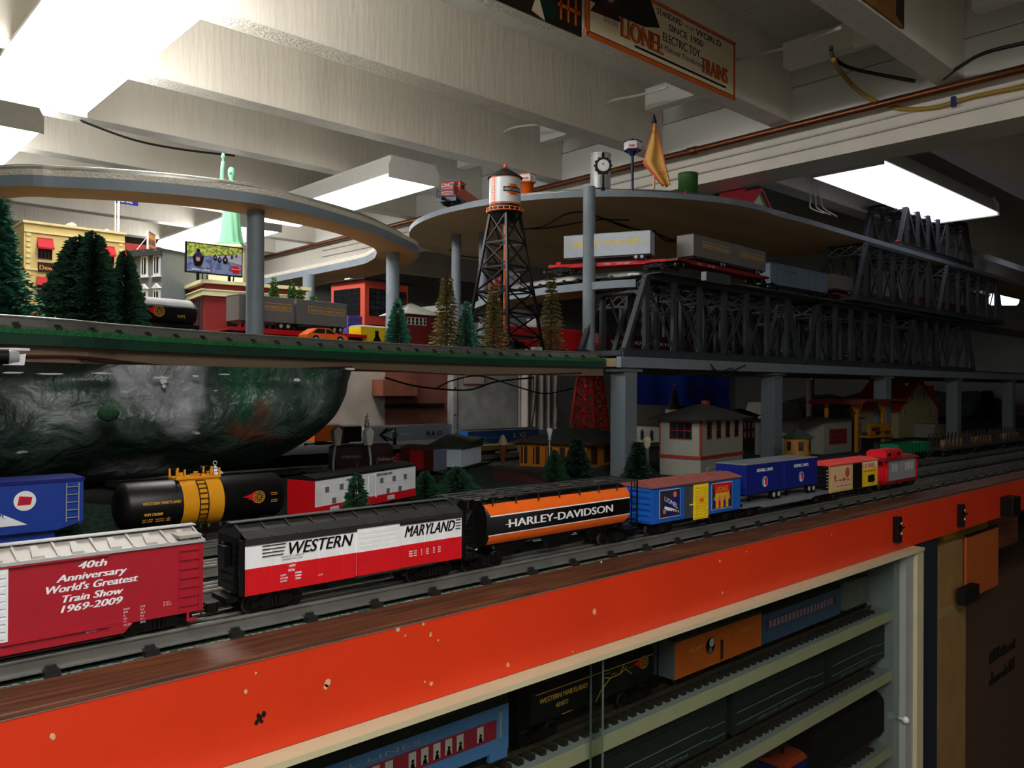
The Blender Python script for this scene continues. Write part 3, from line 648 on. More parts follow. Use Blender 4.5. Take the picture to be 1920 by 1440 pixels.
def poster(t, x0, x1, za_, zb_, W, kids):
    y = -W/2-.0006; p = MB(paint('poster_frame', 'b8c4d8'), paint('poster_night', '2c2436'), paint('poster_skin', 'c0785a'), paint('poster_yellow', 'd6a22c'), red, navy, white)
    p.box(x0, x1, y-.0003, y, za_, zb_, 0); p.box(x0+.0012, x1-.0012, y-.0006, y, za_+.0012, zb_-.0012, 1)
    w_ = x1-x0; h_ = zb_-za_
    if not kids:
        p.prism([(x0+.3*w_, za_+.2*h_), (x0+.95*w_, za_+.45*h_), (x0+.95*w_, za_+.75*h_), (x0+.3*w_, za_+.55*h_)], 'y', y-.0009, y, 5)
        p.text('LIONEL', (x0+.22*w_, y-.0011, za_+.62*h_), (1, 0, -.45), .0075, .7*w_, m=6)
        p.disc((x0+.22*w_, y-.001, za_+.24*h_), .004, (0, -1, 0), 2); p.disc((x0+.72*w_, y-.001, za_+.8*h_), .0045, (0, -1, 0), 2)
        for k in range(5): p.box(x0+(.35+.11*k)*w_, x0+(.42+.11*k)*w_, y-.001, y, za_+.08*h_, za_+.24*h_, 5)
        p.prism([(x0+.2*w_, za_+.3*h_), (x0+.9*w_, za_+.12*h_), (x0+.9*w_, za_+.2*h_), (x0+.25*w_, za_+.42*h_)], 'y', y-.001, y, 6)
    else:
        p.prism([(x0+.12*w_, za_+.05*h_), (x0+.9*w_, za_+.05*h_), (x0+.8*w_, za_+.9*h_), (x0+.2*w_, za_+.9*h_)], 'y', y-.0009, y, 3)
        p.prism([(x0+.15*w_, za_+.62*h_), (x0+.85*w_, za_+.62*h_), (x0+.92*w_, zb_-.0014), (x0+.08*w_, zb_-.0014)], 'y', y-.001, y, 4)
        p.text('LIONEL', (x0+.2*w_, y-.0012, za_+.66*h_), (1, 0, 0), .0095, .6*w_, m=3)
        for k, a in enumerate((.12, .36, .6, .84)):
            p.disc((x0+a*w_, y-.0013, za_+.42*h_), .0028, (0, -1, 0), 2); p.box(x0+a*w_-.003, x0+a*w_+.003, y-.0012, y, za_+.06*h_, za_+.34*h_, (5, 4, 5, 1)[k])
    p.build('poster', t)
poster(t, -.105, -.052, .027, .070, W, False); poster(t, .034, .095, .026, .070, W, True)
running_gear(t, L, .034)
# ---- 5: grey flatcar with two blue trailers
x0, x1 = xa(1392, .755), 1.545; L = x1-x0
t = car('flatcar', 'grey flatcar carrying two blue trailers, in front train', 'train car', (x0+x1)/2, .784, z0, 0, FRONT)
greyf = paint('flatcar_grey', '6b7075')
def flat(t, L, W, m, letter=None, lm=None, zt=.026, depth=.011):
    b = MB(m); b.box(-L/2, L/2, -W/2, W/2, zt-.004, zt)
    for s in (-1, 1):
        b.prism([(-L/2, zt), (L/2, zt), (L/2, zt-.007), (L/2-.05, zt-.007), (L/2-.07, zt-depth), (-L/2+.07, zt-depth), (-L/2+.05, zt-.007), (-L/2, zt-.007)], 'y', s*W/2-.001, s*W/2+.001)
        for k in range(8): x = -L/2+.07+(L-.14)*k/7; b.box(x-.001, x+.001, s*(W/2+.0018), s*W/2, zt-depth, zt)
    b.box(-L/2, -L/2+.006, -W/2, W/2, zt-.007, zt); b.box(L/2-.006, L/2, -W/2, W/2, zt-.007, zt)
    b.build('deck', t)
    if letter:
        l = MB(lm); x = -L/2+.085
        for s_, dx in letter: l.text(s_, (-L/2+dx, -W/2-.0023, zt-.0085), (1, 0, 0), .0050, shear=.2)
        l.build('lettering', t)
flat(t, L, .060, greyf); running_gear(t, L, .034)
def trailer(label, x, y, z, rz, L, H, W, bm, letters, group, wheel_at=.68, rm=None, skirt=None, lz=.45):
    t = thing('truck_trailer', label, 'trailer', (x, y, z), rz, group)
    h0 = .0155
    b = MB(bm, rm or bm).box(-L/2, L/2, -W/2, W/2, h0, h0+H, 0).box(-L/2-.0005, L/2+.0005, -W/2-.0005, W/2+.0005, h0+H-.0012, h0+H+.0006, 1)
    b.build('body', t, .0008)
    u = MB(skirt or dgrey, black, silver); u.box(-L/2+.01, L/2-.004, -W/2+.006, W/2-.006, h0-.004, h0, 0)
    for s in (-1, 1): u.box(-L/2+.24*L-.002, -L/2+.24*L+.002, s*W*.3-.002, s*W*.3+.002, .0, h0, 1)
    u.build('chassis', t)
    for a in (0, .0175):
        wx = -L/2+wheel_at*L+a+.01
        for s in (-1, 1):
            w_ = MB(black, silver); yy = s*(W/2-.004)
            w_.cyl((0, -.003, 0), (0, .003, 0), .0085, n=18, m=0); w_.cyl((0, -.0034, 0), (0, .0034, 0), .0045, n=12, m=1)
            o = w_.build('wheel', t); o.location = (wx, yy, .0085)
    if letters:
        l = MB()
        letters(l, L, W, h0, H); l.build('lettering', t)
    return t
def lines_letters(l, L, W, h0, H):
    y = -W/2-.0003
    l.text('LIONEL LINES', (-.027, y, h0+H*.72), (1, 0, 0), .0058, .054, 0, white, bold=.0003)
    l.disc((0, y-.0001, h0+H*.36), .0095, (0, -1, 0), white, 28); l.disc((0, y-.0002, h0+H*.36), .0088, (0, -1, 0), paint('logo_blue', '3f8fd0'), 28)
    l.prism([(-.0005, h0+H*.22), (-.0005, h0+H*.54), (.007, h0+H*.46), (.007, h0+H*.25)], 'y', y-.0005, y-.0003, red)
    l.text('L', (-.004, y-.0007, h0+H*.22), (1, 0, 0), .0115, .008, 0, white, bold=.0006)
dz = RAIL+.026
xs = xa(1400, .753); xe_ = xa(1534, .753)
Lt = (xe_-xs-.004)/2
trailer('blue trailer with white lettering and round badge, left one on the grey flatcar', xs+Lt/2, .784, dz, 0, Lt, .052, .060, navy, lines_letters, 'blue trailers on the grey flatcar', rm=greyf)
trailer('blue trailer with white lettering and round badge, right one on the grey flatcar', xe_-Lt/2, .784, dz, 0, Lt, .052, .060, navy, lines_letters, 'blue trailers on the grey flatcar', rm=greyf)
# ---- 6: cream picture boxcar with red roof
tan = paint('tan_side', 'c9a86a'); L = 1.779-1.552
t = car('boxcar', 'tan and yellow boxcar with red roof and open black doorway, next to the caboose', 'train car', 1.552+L/2, .784, z0, 0, FRONT)
boxcar(t, L, .058, .018, .072, tan, paint('bright_red_roof', 'd83a34'), black, .007, None, 1.0, None, 0, roofribs=12, over=.002)
l = MB(black, cream, paint('faded_print', 'b5563c'), red, paint('pale_print', 'd6b48c'), yellow)
y = -.0292
l.box(-.008, .034, y-.0008, y, .019, .071, 0); l.box(-.104, -.012, y-.0004, y, .022, .069, 4); l.box(.034, .108, y-.0005, y, .020, .056, 5)
l.box(.034, .108, y-.0005, y, .056, .071, 1)
l.text('LIONEL', (.037, y-.0010, .0585), (1, 0, 0), .0100, .062, m=3, bold=.0004)
for k in range(12): l.box(.042+.005*k, .045+.005*k, y-.001, y, .050, .0520, 3)
l.prism([(.062, .028), (.062, .042), (.092, .043), (.096, .030), (.086, .026)], 'y', y-.001, y, 0)
for a, b_, r in ((-.034, .055, .010), (-.088, .048, .005), (-.050, .042, .004)): l.disc((a, y-.0007, b_), r, (0, -1, 0), 2)
for a in (-.09, -.07, -.05, -.035): l.box(a, a+.012, y-.0008, y, .040, .0425, 2)
for a in (-.080, -.062, -.044, -.030): l.box(a, a+.010, y-.0008, y, .0285, .0305, 2)
l.build('side_print', t)
e = MB(white)
for k in range(7): e.cyl((-L/2-.0015, -.027, .024+.0065*k), (-L/2-.0035, -.027, .024+.0065*k), .0009, n=6)
e.build('rivet', t); running_gear(t, L, .032)
# ---- 7: caboose
x0, x1 = 1.815, 2.0; L = x1-x0; t = car('caboose', 'silver and red caboose at the tail of the front train', 'train car', (x0+x1)/2, .784, z0, 0, FRONT)
sil2 = paint('caboose_silver', '8c8f92')
b = MB(sil2, dred).box(-L/2+.022, L/2-.012, -.027, .027, .020, .066, 0).box(-L/2, L/2, -.029, .029, .014, .021, 1)
b.build('body', t)
r = MB(dred).prism([(-.031, .066), (.031, .066), (.031, .068), (.018, .073), (-.018, .073), (-.031, .068)], 'x', -L/2-.002, L/2+.002); r.build('roof', t)
r = MB(red).prism([(-.022, .070), (-.022, .084), (-.014, .089), (.014, .089), (.022, .084), (.022, .070)], 'x', -.070, .020); cup = r.build('cupola', t)
MB(glassd).box(-.06, -.045, -.0224, -.022, .075, .082).box(-.01, .005, -.0224, -.022, .075, .082).build('cupola_window', cup)
wd = MB(paint('frosted_window', 'aeb4b6'))
for k in (-.045, -.028, .028, .045, .062): wd.box(k-.0045, k+.0045, -.0278, -.027, .040, .058)
wd.build('window', t)
l = MB(gold).text('1', (-.002, -.0275, .052), (1, 0, 0), .009, .006, bold=.0005).text('T', (-.004, -.0275, .036), (1, 0, 0), .012, .010, bold=.0005); l.build('lettering', t)
e = MB(red)
for s in (-1, 1):
    for y in (-.026, .026, -.010, .010): e.bar((s*(L/2-.002), y, .02), (s*(L/2-.002), y, .066 if abs(y) > .02 else .036), .002, .002)
    e.bar((s*(L/2-.002), -.026, .036), (s*(L/2-.002), .026, .036), .0018, .0018)
e.box(-L/2+.019, -L/2+.023, -.027, .027, .02, .066); e.build('end_platform', t)
running_gear(t, L, .03)
# ================================================================ SECOND TRACK TRAIN (behind the front train)
def along(c, ang, u):
    D = ray(u, 720); a = (math.cos(ang), math.sin(ang))
    return -(c[0]*D.y-c[1]*D.x)/(a[0]*D.y-a[1]*D.x)
def onrow(u, Y): p = at(u, 720, Y=Y); return (p.x, p.y)
SEC = 'cars of the second train'
# black tank car with yellow middle
x0, x1 = .345, .583; L = x1-x0
t = car('tank_car', 'black tank car with yellow middle band, domes and ladder', 'train car', (x0+x1)/2, 1.15, RAIL, 0, SEC)
def tank(t, L, r, zc, m, n=32):
    pr = [(0, -L/2), (r*.55, -L/2+.002), (r*.85, -L/2+.006), (r, -L/2+.013), (r, L/2-.013), (r*.85, L/2-.006), (r*.55, L/2-.002), (0, L/2)]
    b = MB(m); b.M = Matrix.Translation((0, 0, zc))@Matrix.Rotation(PI/2, 4, 'Y'); b.lathe(pr, n=n); return b.build('tank', t)
r = .0325; zc = .062
tank(t, L, r, zc, black)
ya, yb = .4249-(x0+x1)/2+.0, .4817-(x0+x1)/2
yel = paint('tank_yellow', 'dd9614')
MB(yel).cyl((ya, 0, zc), (yb, 0, zc), r+.0012, n=36).build('yellow_band', t)
p = MB(yel)
zt = zc+r
p.box(ya-.004, yb+.002, -.014, .014, zt, zt+.003)
for x in (ya-.003, ya+.008, yb-.012, yb): p.box(x-.0012, x+.0012, -.0145, -.012, zt, zt+.014); p.box(x-.0012, x+.0012, .012, .0145, zt, zt+.014)
p.cyl(((ya+yb)/2, 0, zt), ((ya+yb)/2, 0, zt+.006), .008, n=16); p.cyl(((ya+yb)/2, 0, zt+.006), ((ya+yb)/2, 0, zt+.009), .0035, n=10)
for x in (ya+.006, yb-.012): p.cyl((x, -.004, zt), (x, -.004, zt+.009), .003, n=10)
p.build('dome_platform', t)
h = MB(black)
for z in (.008, .013): h.bar((ya+.008, -.0135, zt+z), (yb, -.0135, zt+z), .0008, .0008)
h.tube([(ya+.03, -.013, zt+.004), (ya+.03, -.013, zt+.017), (yb-.008, -.013, zt+.017), (yb-.008, -.013, zt+.004)], .0006, 5)
h.build('hand_rail', t)
ld = MB(black)
xm = (ya+yb)/2-.001
pts = [(-math.cos(a)*(r+.003), zc+math.sin(a)*(r+.003)) for a in [math.radians(q) for q in range(60, -50, -12)]]
for s in (-.006, .006): ld.tube([(xm+s, y, z) for y, z in pts]+[(xm+s, pts[-1][0]-.002, .010)], .0008, 5)
for y, z in pts: ld.bar((xm-.006, y, z), (xm+.006, y, z), .001, .001)
ld.build('ladder', t)
l = MB(gold, red, black, white)
def onr(z, off=.0006): return -math.sqrt(max(0, r*r-(z-zc)**2))-off
l.text('WESTERN MARYLAND', (-L/2+.026, onr(zc+.006), zc+.004), (1, 0, 0), .0042, .050, bold=.0002).text('WM 730208', (-L/2+.028, onr(zc-.008), zc-.0105), (1, 0, 0), .0038, .024, bold=.0002)
for k in range(2): l.text('LD LMT  163700  LBS', (-L/2+.027, onr(zc-.015-.003*k)-.0004, zc-.0165-.003*k), (1, 0, 0), .0018, .036)
l.build('lettering', t)
lb = MB(red, gold, black); flame_logo(lb, .066, zc+.002, -r-.0007, .0085, red, gold, black)
for k in range(6): lb.box(.088, .098, -r+.001-.0007, -r+.001, zc+.006-.0026*k, zc+.0068-.0026*k, gold)
lb.build('badge', t)
f = MB(black); f.box(-L/2-.008, L/2+.008, -.006, .006, .015, .022)
for s in (-1, 1): f.box(s*(L/2-.03), s*(L/2+.008), -.024, .024, .020, .024); f.box(s*(L/2-.045), s*(L/2-.025), -.02, .02, .02, .034)
f.build('underframe', t); running_gear(t, L+.012, .036)
# blue hopper/trailer on the left
L = .27; t = car('gondola', 'dark blue open car with white diagonal stripe and round badge, at left edge', 'train car', .300-L/2, 1.15, RAIL, 0, SEC)
wb_ = paint('wabash_blue', '143a94', .4)
zt = .105; b = MB(wb_)
b.prism([(-L/2, zt), (L/2, zt), (L/2, .054), (L/2-.030, .046), (-L/2+.03, .046), (-L/2, .054)], 'y', -.0295, .0295).box(-L/2+.03, L/2-.03, -.02, .02, .026, .048)
for x in (L/2-.022, L/2-.004, -.05): b.box(x-.0008, x+.0008, -.0302, -.029, .05, zt)
b.build('body', t); MB(navy).box(-L/2-.001, L/2+.001, -.031, .031, zt, zt+.004).build('rim', t)
l = MB(white, red, wb_); y = -.0303
l.prism([(-.03, .097), (.0, .097), (.073, .056), (.043, .056)], 'y', y-.0003, y, 0)
l.text('WABASH R.R.', (.000, y-.0005, .0925), (1, 0, -.55), .0052, .056, 0, wb_, (.45, 0, .9), bold=.0002)
l.disc((.070, y-.0004, .085), .012, (0, -1, 0), white, 26); l.prism([(.062, .080), (.064, .091), (.078, .089), (.076, .080)], 'y', y-.0008, y-.0004, 1); l.text('W', (.0655, y-.0012, .082), (1, 0, 0), .0055, m=wb_)
l.box(-.03, .014, y-.0003, y, .066, .0675, 0); l.box(-.03, .014, y-.0003, y, .0605, .062, 0); l.text('Service', (-.018, y-.0003, .0632), (1, 0, 0), .003, .026, .2); l.box(-.02, .010, y-.0003, y, .054, .058, 0)
l.build('lettering', t)
e = MB(silver); ladder(e, L/2-.013, -.0295, .055, .103, .014, 5); e.build('ladder', t)
running_gear(t, L, .045)
# red-white bunk car, turned along the curve
c = at(592, 720, t=1.336); a2 = at(780, 720, t=1.60)
ang = math.atan2(a2.y-c.y, a2.x-c.x); L = math.hypot(a2.x-c.x, a2.y-c.y); W = .058
cx = (c.x+a2.x)/2-math.sin(ang)*W/2; cy = (c.y+a2.y)/2+math.cos(ang)*W/2
t = car('bunk_car', 'white upper, red lower work car with many small windows, behind the white and red boxcar', 'train car', cx, cy, RAIL, ang, SEC)
zt = max(.068, min(.09, za(592, 902, c.y)-RAIL)); zb = zt-.058
b = MB(white, red).box(-L/2, L/2, -W/2, W/2, zb+.014, zt, 0).box(-L/2-.0004, L/2+.0004, -W/2-.0005, W/2+.0005, zb, zb+.0145, 1)
for k in range(6): b.box(-L/2, L/2, -W/2-.0004, -W/2, zb+.018+.006*k, zb+.0184+.006*k, 0)
b.build('body', t)
MB(red).box(-L/2-.0015, -L/2, -W/2, W/2, zb, zt).build('car_end', t)
MB(blackm).prism([(-W/2-.001, zt), (W/2+.001, zt), (W/2, zt+.004), (0, zt+.009), (-W/2, zt+.004)], 'x', -L/2-.001, L/2+.001).build('roof', t)
v = MB(black)
for x in (-.09, 0, .06): v.cyl((x, 0, zt+.005), (x, 0, zt+.016), .003, n=8)
v.build('roof_vent', t)
wn = MB(paint('bunk_window_grey', '6c7076', .2), white)
for x, z in ((-.118, .040), (-.080, .041), (-.100, .020), (-.060, .021), (.036, .040), (.075, .040), (.112, .040), (.056, .019), (.095, .019)):
    z = zb+z+.0; wn.box(x-.0048, x+.0048, -W/2-.0008, -W/2, z-.004, z+.0055, 0); wn.box(x+.0048, x+.0075, -W/2-.0014, -W/2, z-.0045, z+.006, 1); wn.box(x-.0062, x+.0062, -W/2-.0012, -W/2, z+.0055, z+.0068, 1)
wn.build('window', t)
MB(white).box(-.004, .016, -W/2-.0012, -W/2, zb+.015, zt-.006).box(.0165, .018, -W/2-.002, -W/2, zb+.012, zt-.004).build('door', t)
l = MB(black, white); y = -W/2-.0008
l.text('WESTERN', (-.052, y, zt-.0082), (1, 0, 0), .0040, .028, .2, 0).text('MARYLAND', (.020, y, zt-.0082), (1, 0, 0), .0048, .032, .2, 0, bold=.0002)
for k in range(3): l.box(-.068, -.054, y-.0001, y, zt-.008+.0015*k, zt-.0074+.0015*k, 0); l.box(.054, .068, y-.0001, y, zt-.008+.0015*k, zt-.0074+.0015*k, 0)
for x, s_ in ((-.100, '3072'), (.064, 'KING CO')): l.box(x-.010, x+.012, y-.0002, y, zb+.003, zb+.0105, 1); l.text(s_, (x-.0085, y-.0004, zb+.0045), (1, 0, 0), .0045, .018, 0, 0)
l.build('lettering', t); running_gear(t, L, .04)
# far right: green gondola, stake flats with barrels on the back track
def simple_gondola(label, xc, y, L, m, h=.034):
    t = car('gondola', label, 'train car', xc, y, RAIL, 0, 'cars on the track behind the front train, far right')
    b = MB(m); b.box(-L/2, L/2, -.029, .029, .020, .024)
    for s in (-1, 1): b.box(-L/2, L/2, s*.029, s*.027, .02, .02+h); b.box(s*L/2, s*(L/2-.002), -.029, .029, .02, .02+h)
    for k in range(11): x = -L/2+L*k/10; b.box(x-.001, x+.001, -.0305, -.028, .018, .02+h)
    b.build('body', t); running_gear(t, L, .034); return t
simple_gondola('green open gondola behind the caboose', 2.70, 1.06, .25, paint('gondola_green', '0f6a40'))
simple_gondola('black open gondola behind the green one', 2.92, 1.15, .25, black, .024)
stake = mat('dark_stake', '241812', rough=.8)
barrelm = mat('barrel_wood', '7a5c3c', rough=.7, var=.3)
for j, (xc, lab) in enumerate(((3.02, 'nearest'), (3.32, 'middle'), (3.64, 'farthest'))):
    t = car('stake_flatcar', 'dark stake-sided flatcar beyond the caboose, %s of three' % lab, 'train car', xc, 1.03, RAIL, 0, 'stake flatcars beyond the caboose')
    b = MB(stake).box(-.13, .13, -.03, .03, .02, .026); b.build('deck', t)
    s = MB(stake)
    for k in range(8):
        for y in (-.029, .029): s.box(-.125+.0355*k-.002, -.125+.0355*k+.002, y-.002, y+.002, .024, .075)
    s.build('stake', t); running_gear(t, .26, .04)
    for k in range(5):
        one('barrel', 'small brown barrel on the %s stake flatcar, %s from the left' % (lab, ('first', 'second', 'third', 'fourth', 'fifth')[k]), 'barrel', MB(barrelm).lathe([(0, 0), (.008, 0), (.0105, .010), (.0105, .018), (.008, .028), (0, .028)], n=12), (xc-.08+.042*k, 1.03, RAIL+.026), group='barrels on the %s stake flatcar' % lab)
# ================================================================ DARK ROCK FACE at left
rockm = bpy.data.materials.new('painted_rock'); rockm.use_nodes = True
N = rockm.node_tree.nodes; Lk = rockm.node_tree.links; bs = N['Principled BSDF']
tc = N.new('ShaderNodeTexCoord')
def nz(sc, det=4, off=(0, 0, 0), scl=(1, 1, 1)):
    mp = N.new('ShaderNodeMapping'); mp.inputs['Location'].default_value = off; mp.inputs['Scale'].default_value = scl
    Lk.new(tc.outputs['Object'], mp.inputs[0]); n = N.new('ShaderNodeTexNoise'); n.inputs['Scale'].default_value = sc; n.inputs['Detail'].default_value = det; n.inputs['Distortion'].default_value = .4
    Lk.new(mp.outputs[0], n.inputs['Vector']); return n.outputs[0]
def ramp(src, a, b_):
    r_ = N.new('ShaderNodeMapRange'); r_.inputs['From Min'].default_value = a; r_.inputs['From Max'].default_value = b_; r_.clamp = True; Lk.new(src, r_.inputs[0]); return r_.outputs[0]
def mixc(f, a, b_):
    m_ = N.new('ShaderNodeMix'); m_.data_type = 'RGBA'; Lk.new(f, m_.inputs[0])
    if isinstance(a, str): m_.inputs[6].default_value = lin(a)
    else: Lk.new(a, m_.inputs[6])
    m_.inputs[7].default_value = lin(b_); return m_.outputs[2]
base = mixc(ramp(nz(9, 6), .42, .62), '24352f', '46574e')
base = mixc(ramp(nz(4.5, 3, (3, 1, 7)), .53, .66), base, 'a4a5ae')
base = mixc(ramp(nz(6, 2, (9, 4, 2)), .66, .74), base, '5e3a28')
base = mixc(ramp(nz(8, 3, (1, 8, 5)), .60, .66), base, '18452f')
base = mixc(ramp(nz(28, 5, (5, 5, 5), (1, 1, 2.4)), .70, .73), base, 'b4b8b4')
Lk.new(base, bs.inputs['Base Color']); bs.inputs['Roughness'].default_value = .34
bp = N.new('ShaderNodeBump'); bp.inputs['Strength'].default_value = 1.0; bp.inputs['Distance'].default_value = .022; Lk.new(nz(17, 9), bp.inputs['Height']); Lk.new(bp.outputs[0], bs.inputs['Normal'])
from mathutils import noise
V = []; Fc = []; NU, NV = 90, 34
def xr(h):  # right-hand extent, h 0 bottom..1 top
    return .80+.155*h**.55
for i in range(NU+1):
    s_ = i/NU
    for j in range(NV+1):
        h = j/NV; z = -.150+.181*h
        X1 = xr(h)
        yb_ = 1.335+.10*(1-h)**2*0+.035*math.sin(h*3)*0
        # straight run then quarter turn to the back
        run = X1-.20+.9; arc = .55; dd = s_*(run+arc)
        if dd < run: x = -.9+dd; y = yb_
        else:
            a = (dd-run)/arc*PI/2; x = -.9+run+.20*math.sin(a); y = yb_+.42*(1-math.cos(a))
        bot = (1-h)**3*.10; y += bot
        n_ = noise.fractal(Vector((x*5, z*7, y*5)), 1.0, 2.0, 5)
        n2 = noise.noise(Vector((x*2.3, z*3, 4)))
        y -= .045*math.sin(min(1, h*1.15)*PI)*.8+.020*n_+.03*n2
        if j == NV: z = .031
        V.append((x, y, z+.012*noise.noise(Vector((x*9, 1, y*9)))*(1 if 0 < j < NV else 0)))
for i in range(NU):
    for j in range(NV): a = i*(NV+1)+j; Fc.append((a, a+NV+1, a+NV+2, a+1))
k0 = len(V)
for i in range(NU+1): x, y, z = V[i*(NV+1)]; V.append((x-.02, y+.30, z-.04))
for i in range(NU): Fc.append((i*(NV+1), k0+i, k0+i+1, (i+1)*(NV+1)))
mb = MB(rockm); mb.add(V, Fc, 0, True)
ROCK = one('rock_face', 'dark painted rock overhang filling the left under the green deck', 'rock', mb)
# a fine lichen spot and paint chips on it
p = at(203, 777, Y=1.262)
_m = (MB(mat('moss', '0f3a1e', rough=1, bump=1)).lathe([(0, -.012), (.012, -.006), (.0155, .002), (.010, .011), (0, .013)], n=14).build('moss_clump', ROCK)); _m.location = (p.x, p.y, p.z)
plm = MB(paint('bare_plaster', 'b9bcba', .7)); rnd = random.Random(9)
for u, v, w_, h_ in ((300, 708, .030, .004), (305, 715, .012, .008), (306, 724, .008, .005), (95, 701, .034, .0025), (190, 700, .030, .0025), (25, 699, .03, .003), (365, 705, .012, .004), (555, 713, .012, .006), (420, 702, .02, .0015), (235, 735, .02, .001)):
    p = at(u, v, Y=1.300); n = 10
    p.z = min(p.z, .024); plm.prism([(p.x+w_*.5*(.6+.6*rnd.random())*math.cos(2*PI*k/n), p.z+h_*.5*(.6+.8*rnd.random())*math.sin(2*PI*k/n)) for k in range(n)], 'y', 1.296, 1.30)
plm.build('paint_scrape', ROCK)
mb = MB(grass); V = []; Fc = []; nx, ny = 60, 12
for i in range(nx+1):
    for j in range(ny+1):
        x = -.9+1.48*i/nx; y = 1.22+.13*j/ny; e_ = math.sin(PI*i/nx)**.4
        V.append((x, y, TB+.012+e_*(.070*(j/ny)**1.2+.012*noise.noise(Vector((x*8, y*8, 1))))))
for i in range(nx):
    for j in range(ny): a = i*(ny+1)+j; Fc.append((a, a+ny+1, a+ny+2, a+1))
mb.add(V, Fc, 0, True); o = one('scenery_bank', 'dark green rough bank under the rock overhang', 'scenery bank', mb)
# ================================================================ TREES
def tree_mesh(kind, h, r, seed=1, n=900, levels=18, tip=.0):
    rd = random.Random(seed); V = []; Fc = []
    if kind == 'brush':      # dense cone of short needle tufts
        for k in range(n):
            f = 1-math.sqrt(rd.random()); f = min(.99, f*1.0); z = h*(.04+.96*f); rr = r*(1-f)**.85*(1+.12*math.sin(f*levels*2*PI))
            a = rd.random()*2*PI; q = rr*(.55+.5*rd.random()); l = r*.22+.002
            d = Vector((math.cos(a), math.sin(a), .25-.5*rd.random())).normalized(); p = Vector((d.x*q, d.y*q, z)); s_ = d.cross(Vector((0, 0, 1))).normalized()*l*.40; e = p+d*l
            up = Vector((0, 0, l*.4*(rd.random()-.5)))
            b = len(V); V += [p-s_+up, p+s_-up, e]; Fc.append((b, b+1, b+2)); b = len(V); V += [p+Vector((0, 0, l*.35)), p-Vector((0, 0, l*.35)), e]; Fc.append((b, b+1, b+2))
    else:                    # feathery layered branches
        for L_ in range(levels):
            f = L_/levels; z0 = h*(.06+.92*f); R_ = r*(1-f)**.9*(.85+.3*rd.random())+r*.04; nb = max(5, int(13*(1-f*.5)))
            for k in range(nb):
                a = 2*PI*(k+rd.random()*.8)/nb; d = Vector((math.cos(a), math.sin(a), .05)); s_ = Vector((-math.sin(a), math.cos(a), 0)); ns = max(4, n//(levels*nb))
                for m_ in range(ns):
                    g = (m_+rd.random())/ns; c = Vector((0, 0, z0))+d*R_*g+Vector((0, 0, -R_*.32*g*g+R_*.06*rd.random()))
                    w_ = r*.26*(1.2-g); o = s_*(w_ if m_ % 2 else -w_)+d*w_*.8+Vector((0, 0, w_*(rd.random()-.6)))
                    b = len(V); t_ = d*r*.07+Vector((0, 0, r*.05*(rd.random()-.3))); V += [c-t_, c+t_, c+o]; Fc.append((b, b+1, b+2))
    return V, Fc
def tree(label, loc, h, r, kind, m, n=900, levels=18, seed=1, group=None, name='conifer_tree'):
    t = thing(name, label, 'tree', loc, seed*.7, group)
    V, Fc = tree_mesh(kind, h, r, seed, n, levels)
    mb = MB(m).add(V, Fc)
    mb.build('foliage', t); MB(mat('tree_trunk', '3a2a1c', rough=.9)).cyl((0, 0, 0), (0, 0, h*.93), max(.0012, r*.06), .0004, n=7).build('trunk', t)
    return t
fol_d = mat('foliage_dark_green', '1f4a32', rough=.9, var=.35, scale=120)
fol_b = mat('foliage_blue_green', '3a7860', rough=.9, var=.3, scale=120)
fol_y = mat('foliage_olive', '8c8250', rough=.9, var=.35, scale=120)
fol_g = mat('foliage_bright_green', '4c7a34', rough=.9, var=.35, scale=120)
fol_f = mat('foliage_flat_green', '17482a', rough=.95, var=.3, scale=150)
def px_tree(label, u, vt, Y, zb, wpx, kind, m, **k):
    p = at(u, vt, Y=Y); t_ = p.dot(FW); h = p.z-zb; r = wpx/2*t_/FPX
    if kind == 'feather': r *= 1.3
    return tree(label, (p.x, p.y, zb), h, r, kind, m, group='trees on the table' if zb < 0 else 'trees on the green deck', **k)
px_tree('small dense green tree in front of the white and red bunk car', 669, 886, 1.045, TB, 72, 'brush', fol_f, n=2600, levels=6, seed=2)
px_tree('leaning dark green bush at the right end of the bunk car', 797, 884, 1.42, TB, 60, 'brush', fol_f, n=1800, levels=3, seed=3)
px_tree('pointed dark green shrub right of the bunk car', 857, 876, 1.46, TB, 78, 'brush', fol_d, n=1800, levels=2, seed=4)
px_tree('pointed green tree left of the grey pillar at the ochre station', 1040, 842, 1.475, TB, 46, 'brush', fol_f, n=1800, levels=3, seed=5)
px_tree('tall broad green tree against the ochre station wall', 1082, 822, 1.50, TB, 66, 'feather', fol_d, n=2600, levels=18, seed=6)
px_tree('dark bushy tree beside the frosted globe lamp', 1196, 824, 1.385, TB, 56, 'feather', fol_d, n=2600, levels=11, seed=7)
px_tree('narrow dark tree behind the goose-neck lamps', 688, 773, 2.45, TB, 16, 'brush', fol_f, n=700, levels=3, seed=8)
px_tree('dark frosted pine on the hill at far right', 1851, 730, 2.12, TB, 52, 'feather', fol_d, n=3000, levels=15, seed=9)
for k, u in enumerate((1803, 1815)):
    px_tree('tiny shrub at the foot of the far right hill, %s one' % ('left', 'right')[k], u, 800+6*k, 1.9, TB, 18, 'brush', fol_d, n=400, levels=3, seed=30+k)
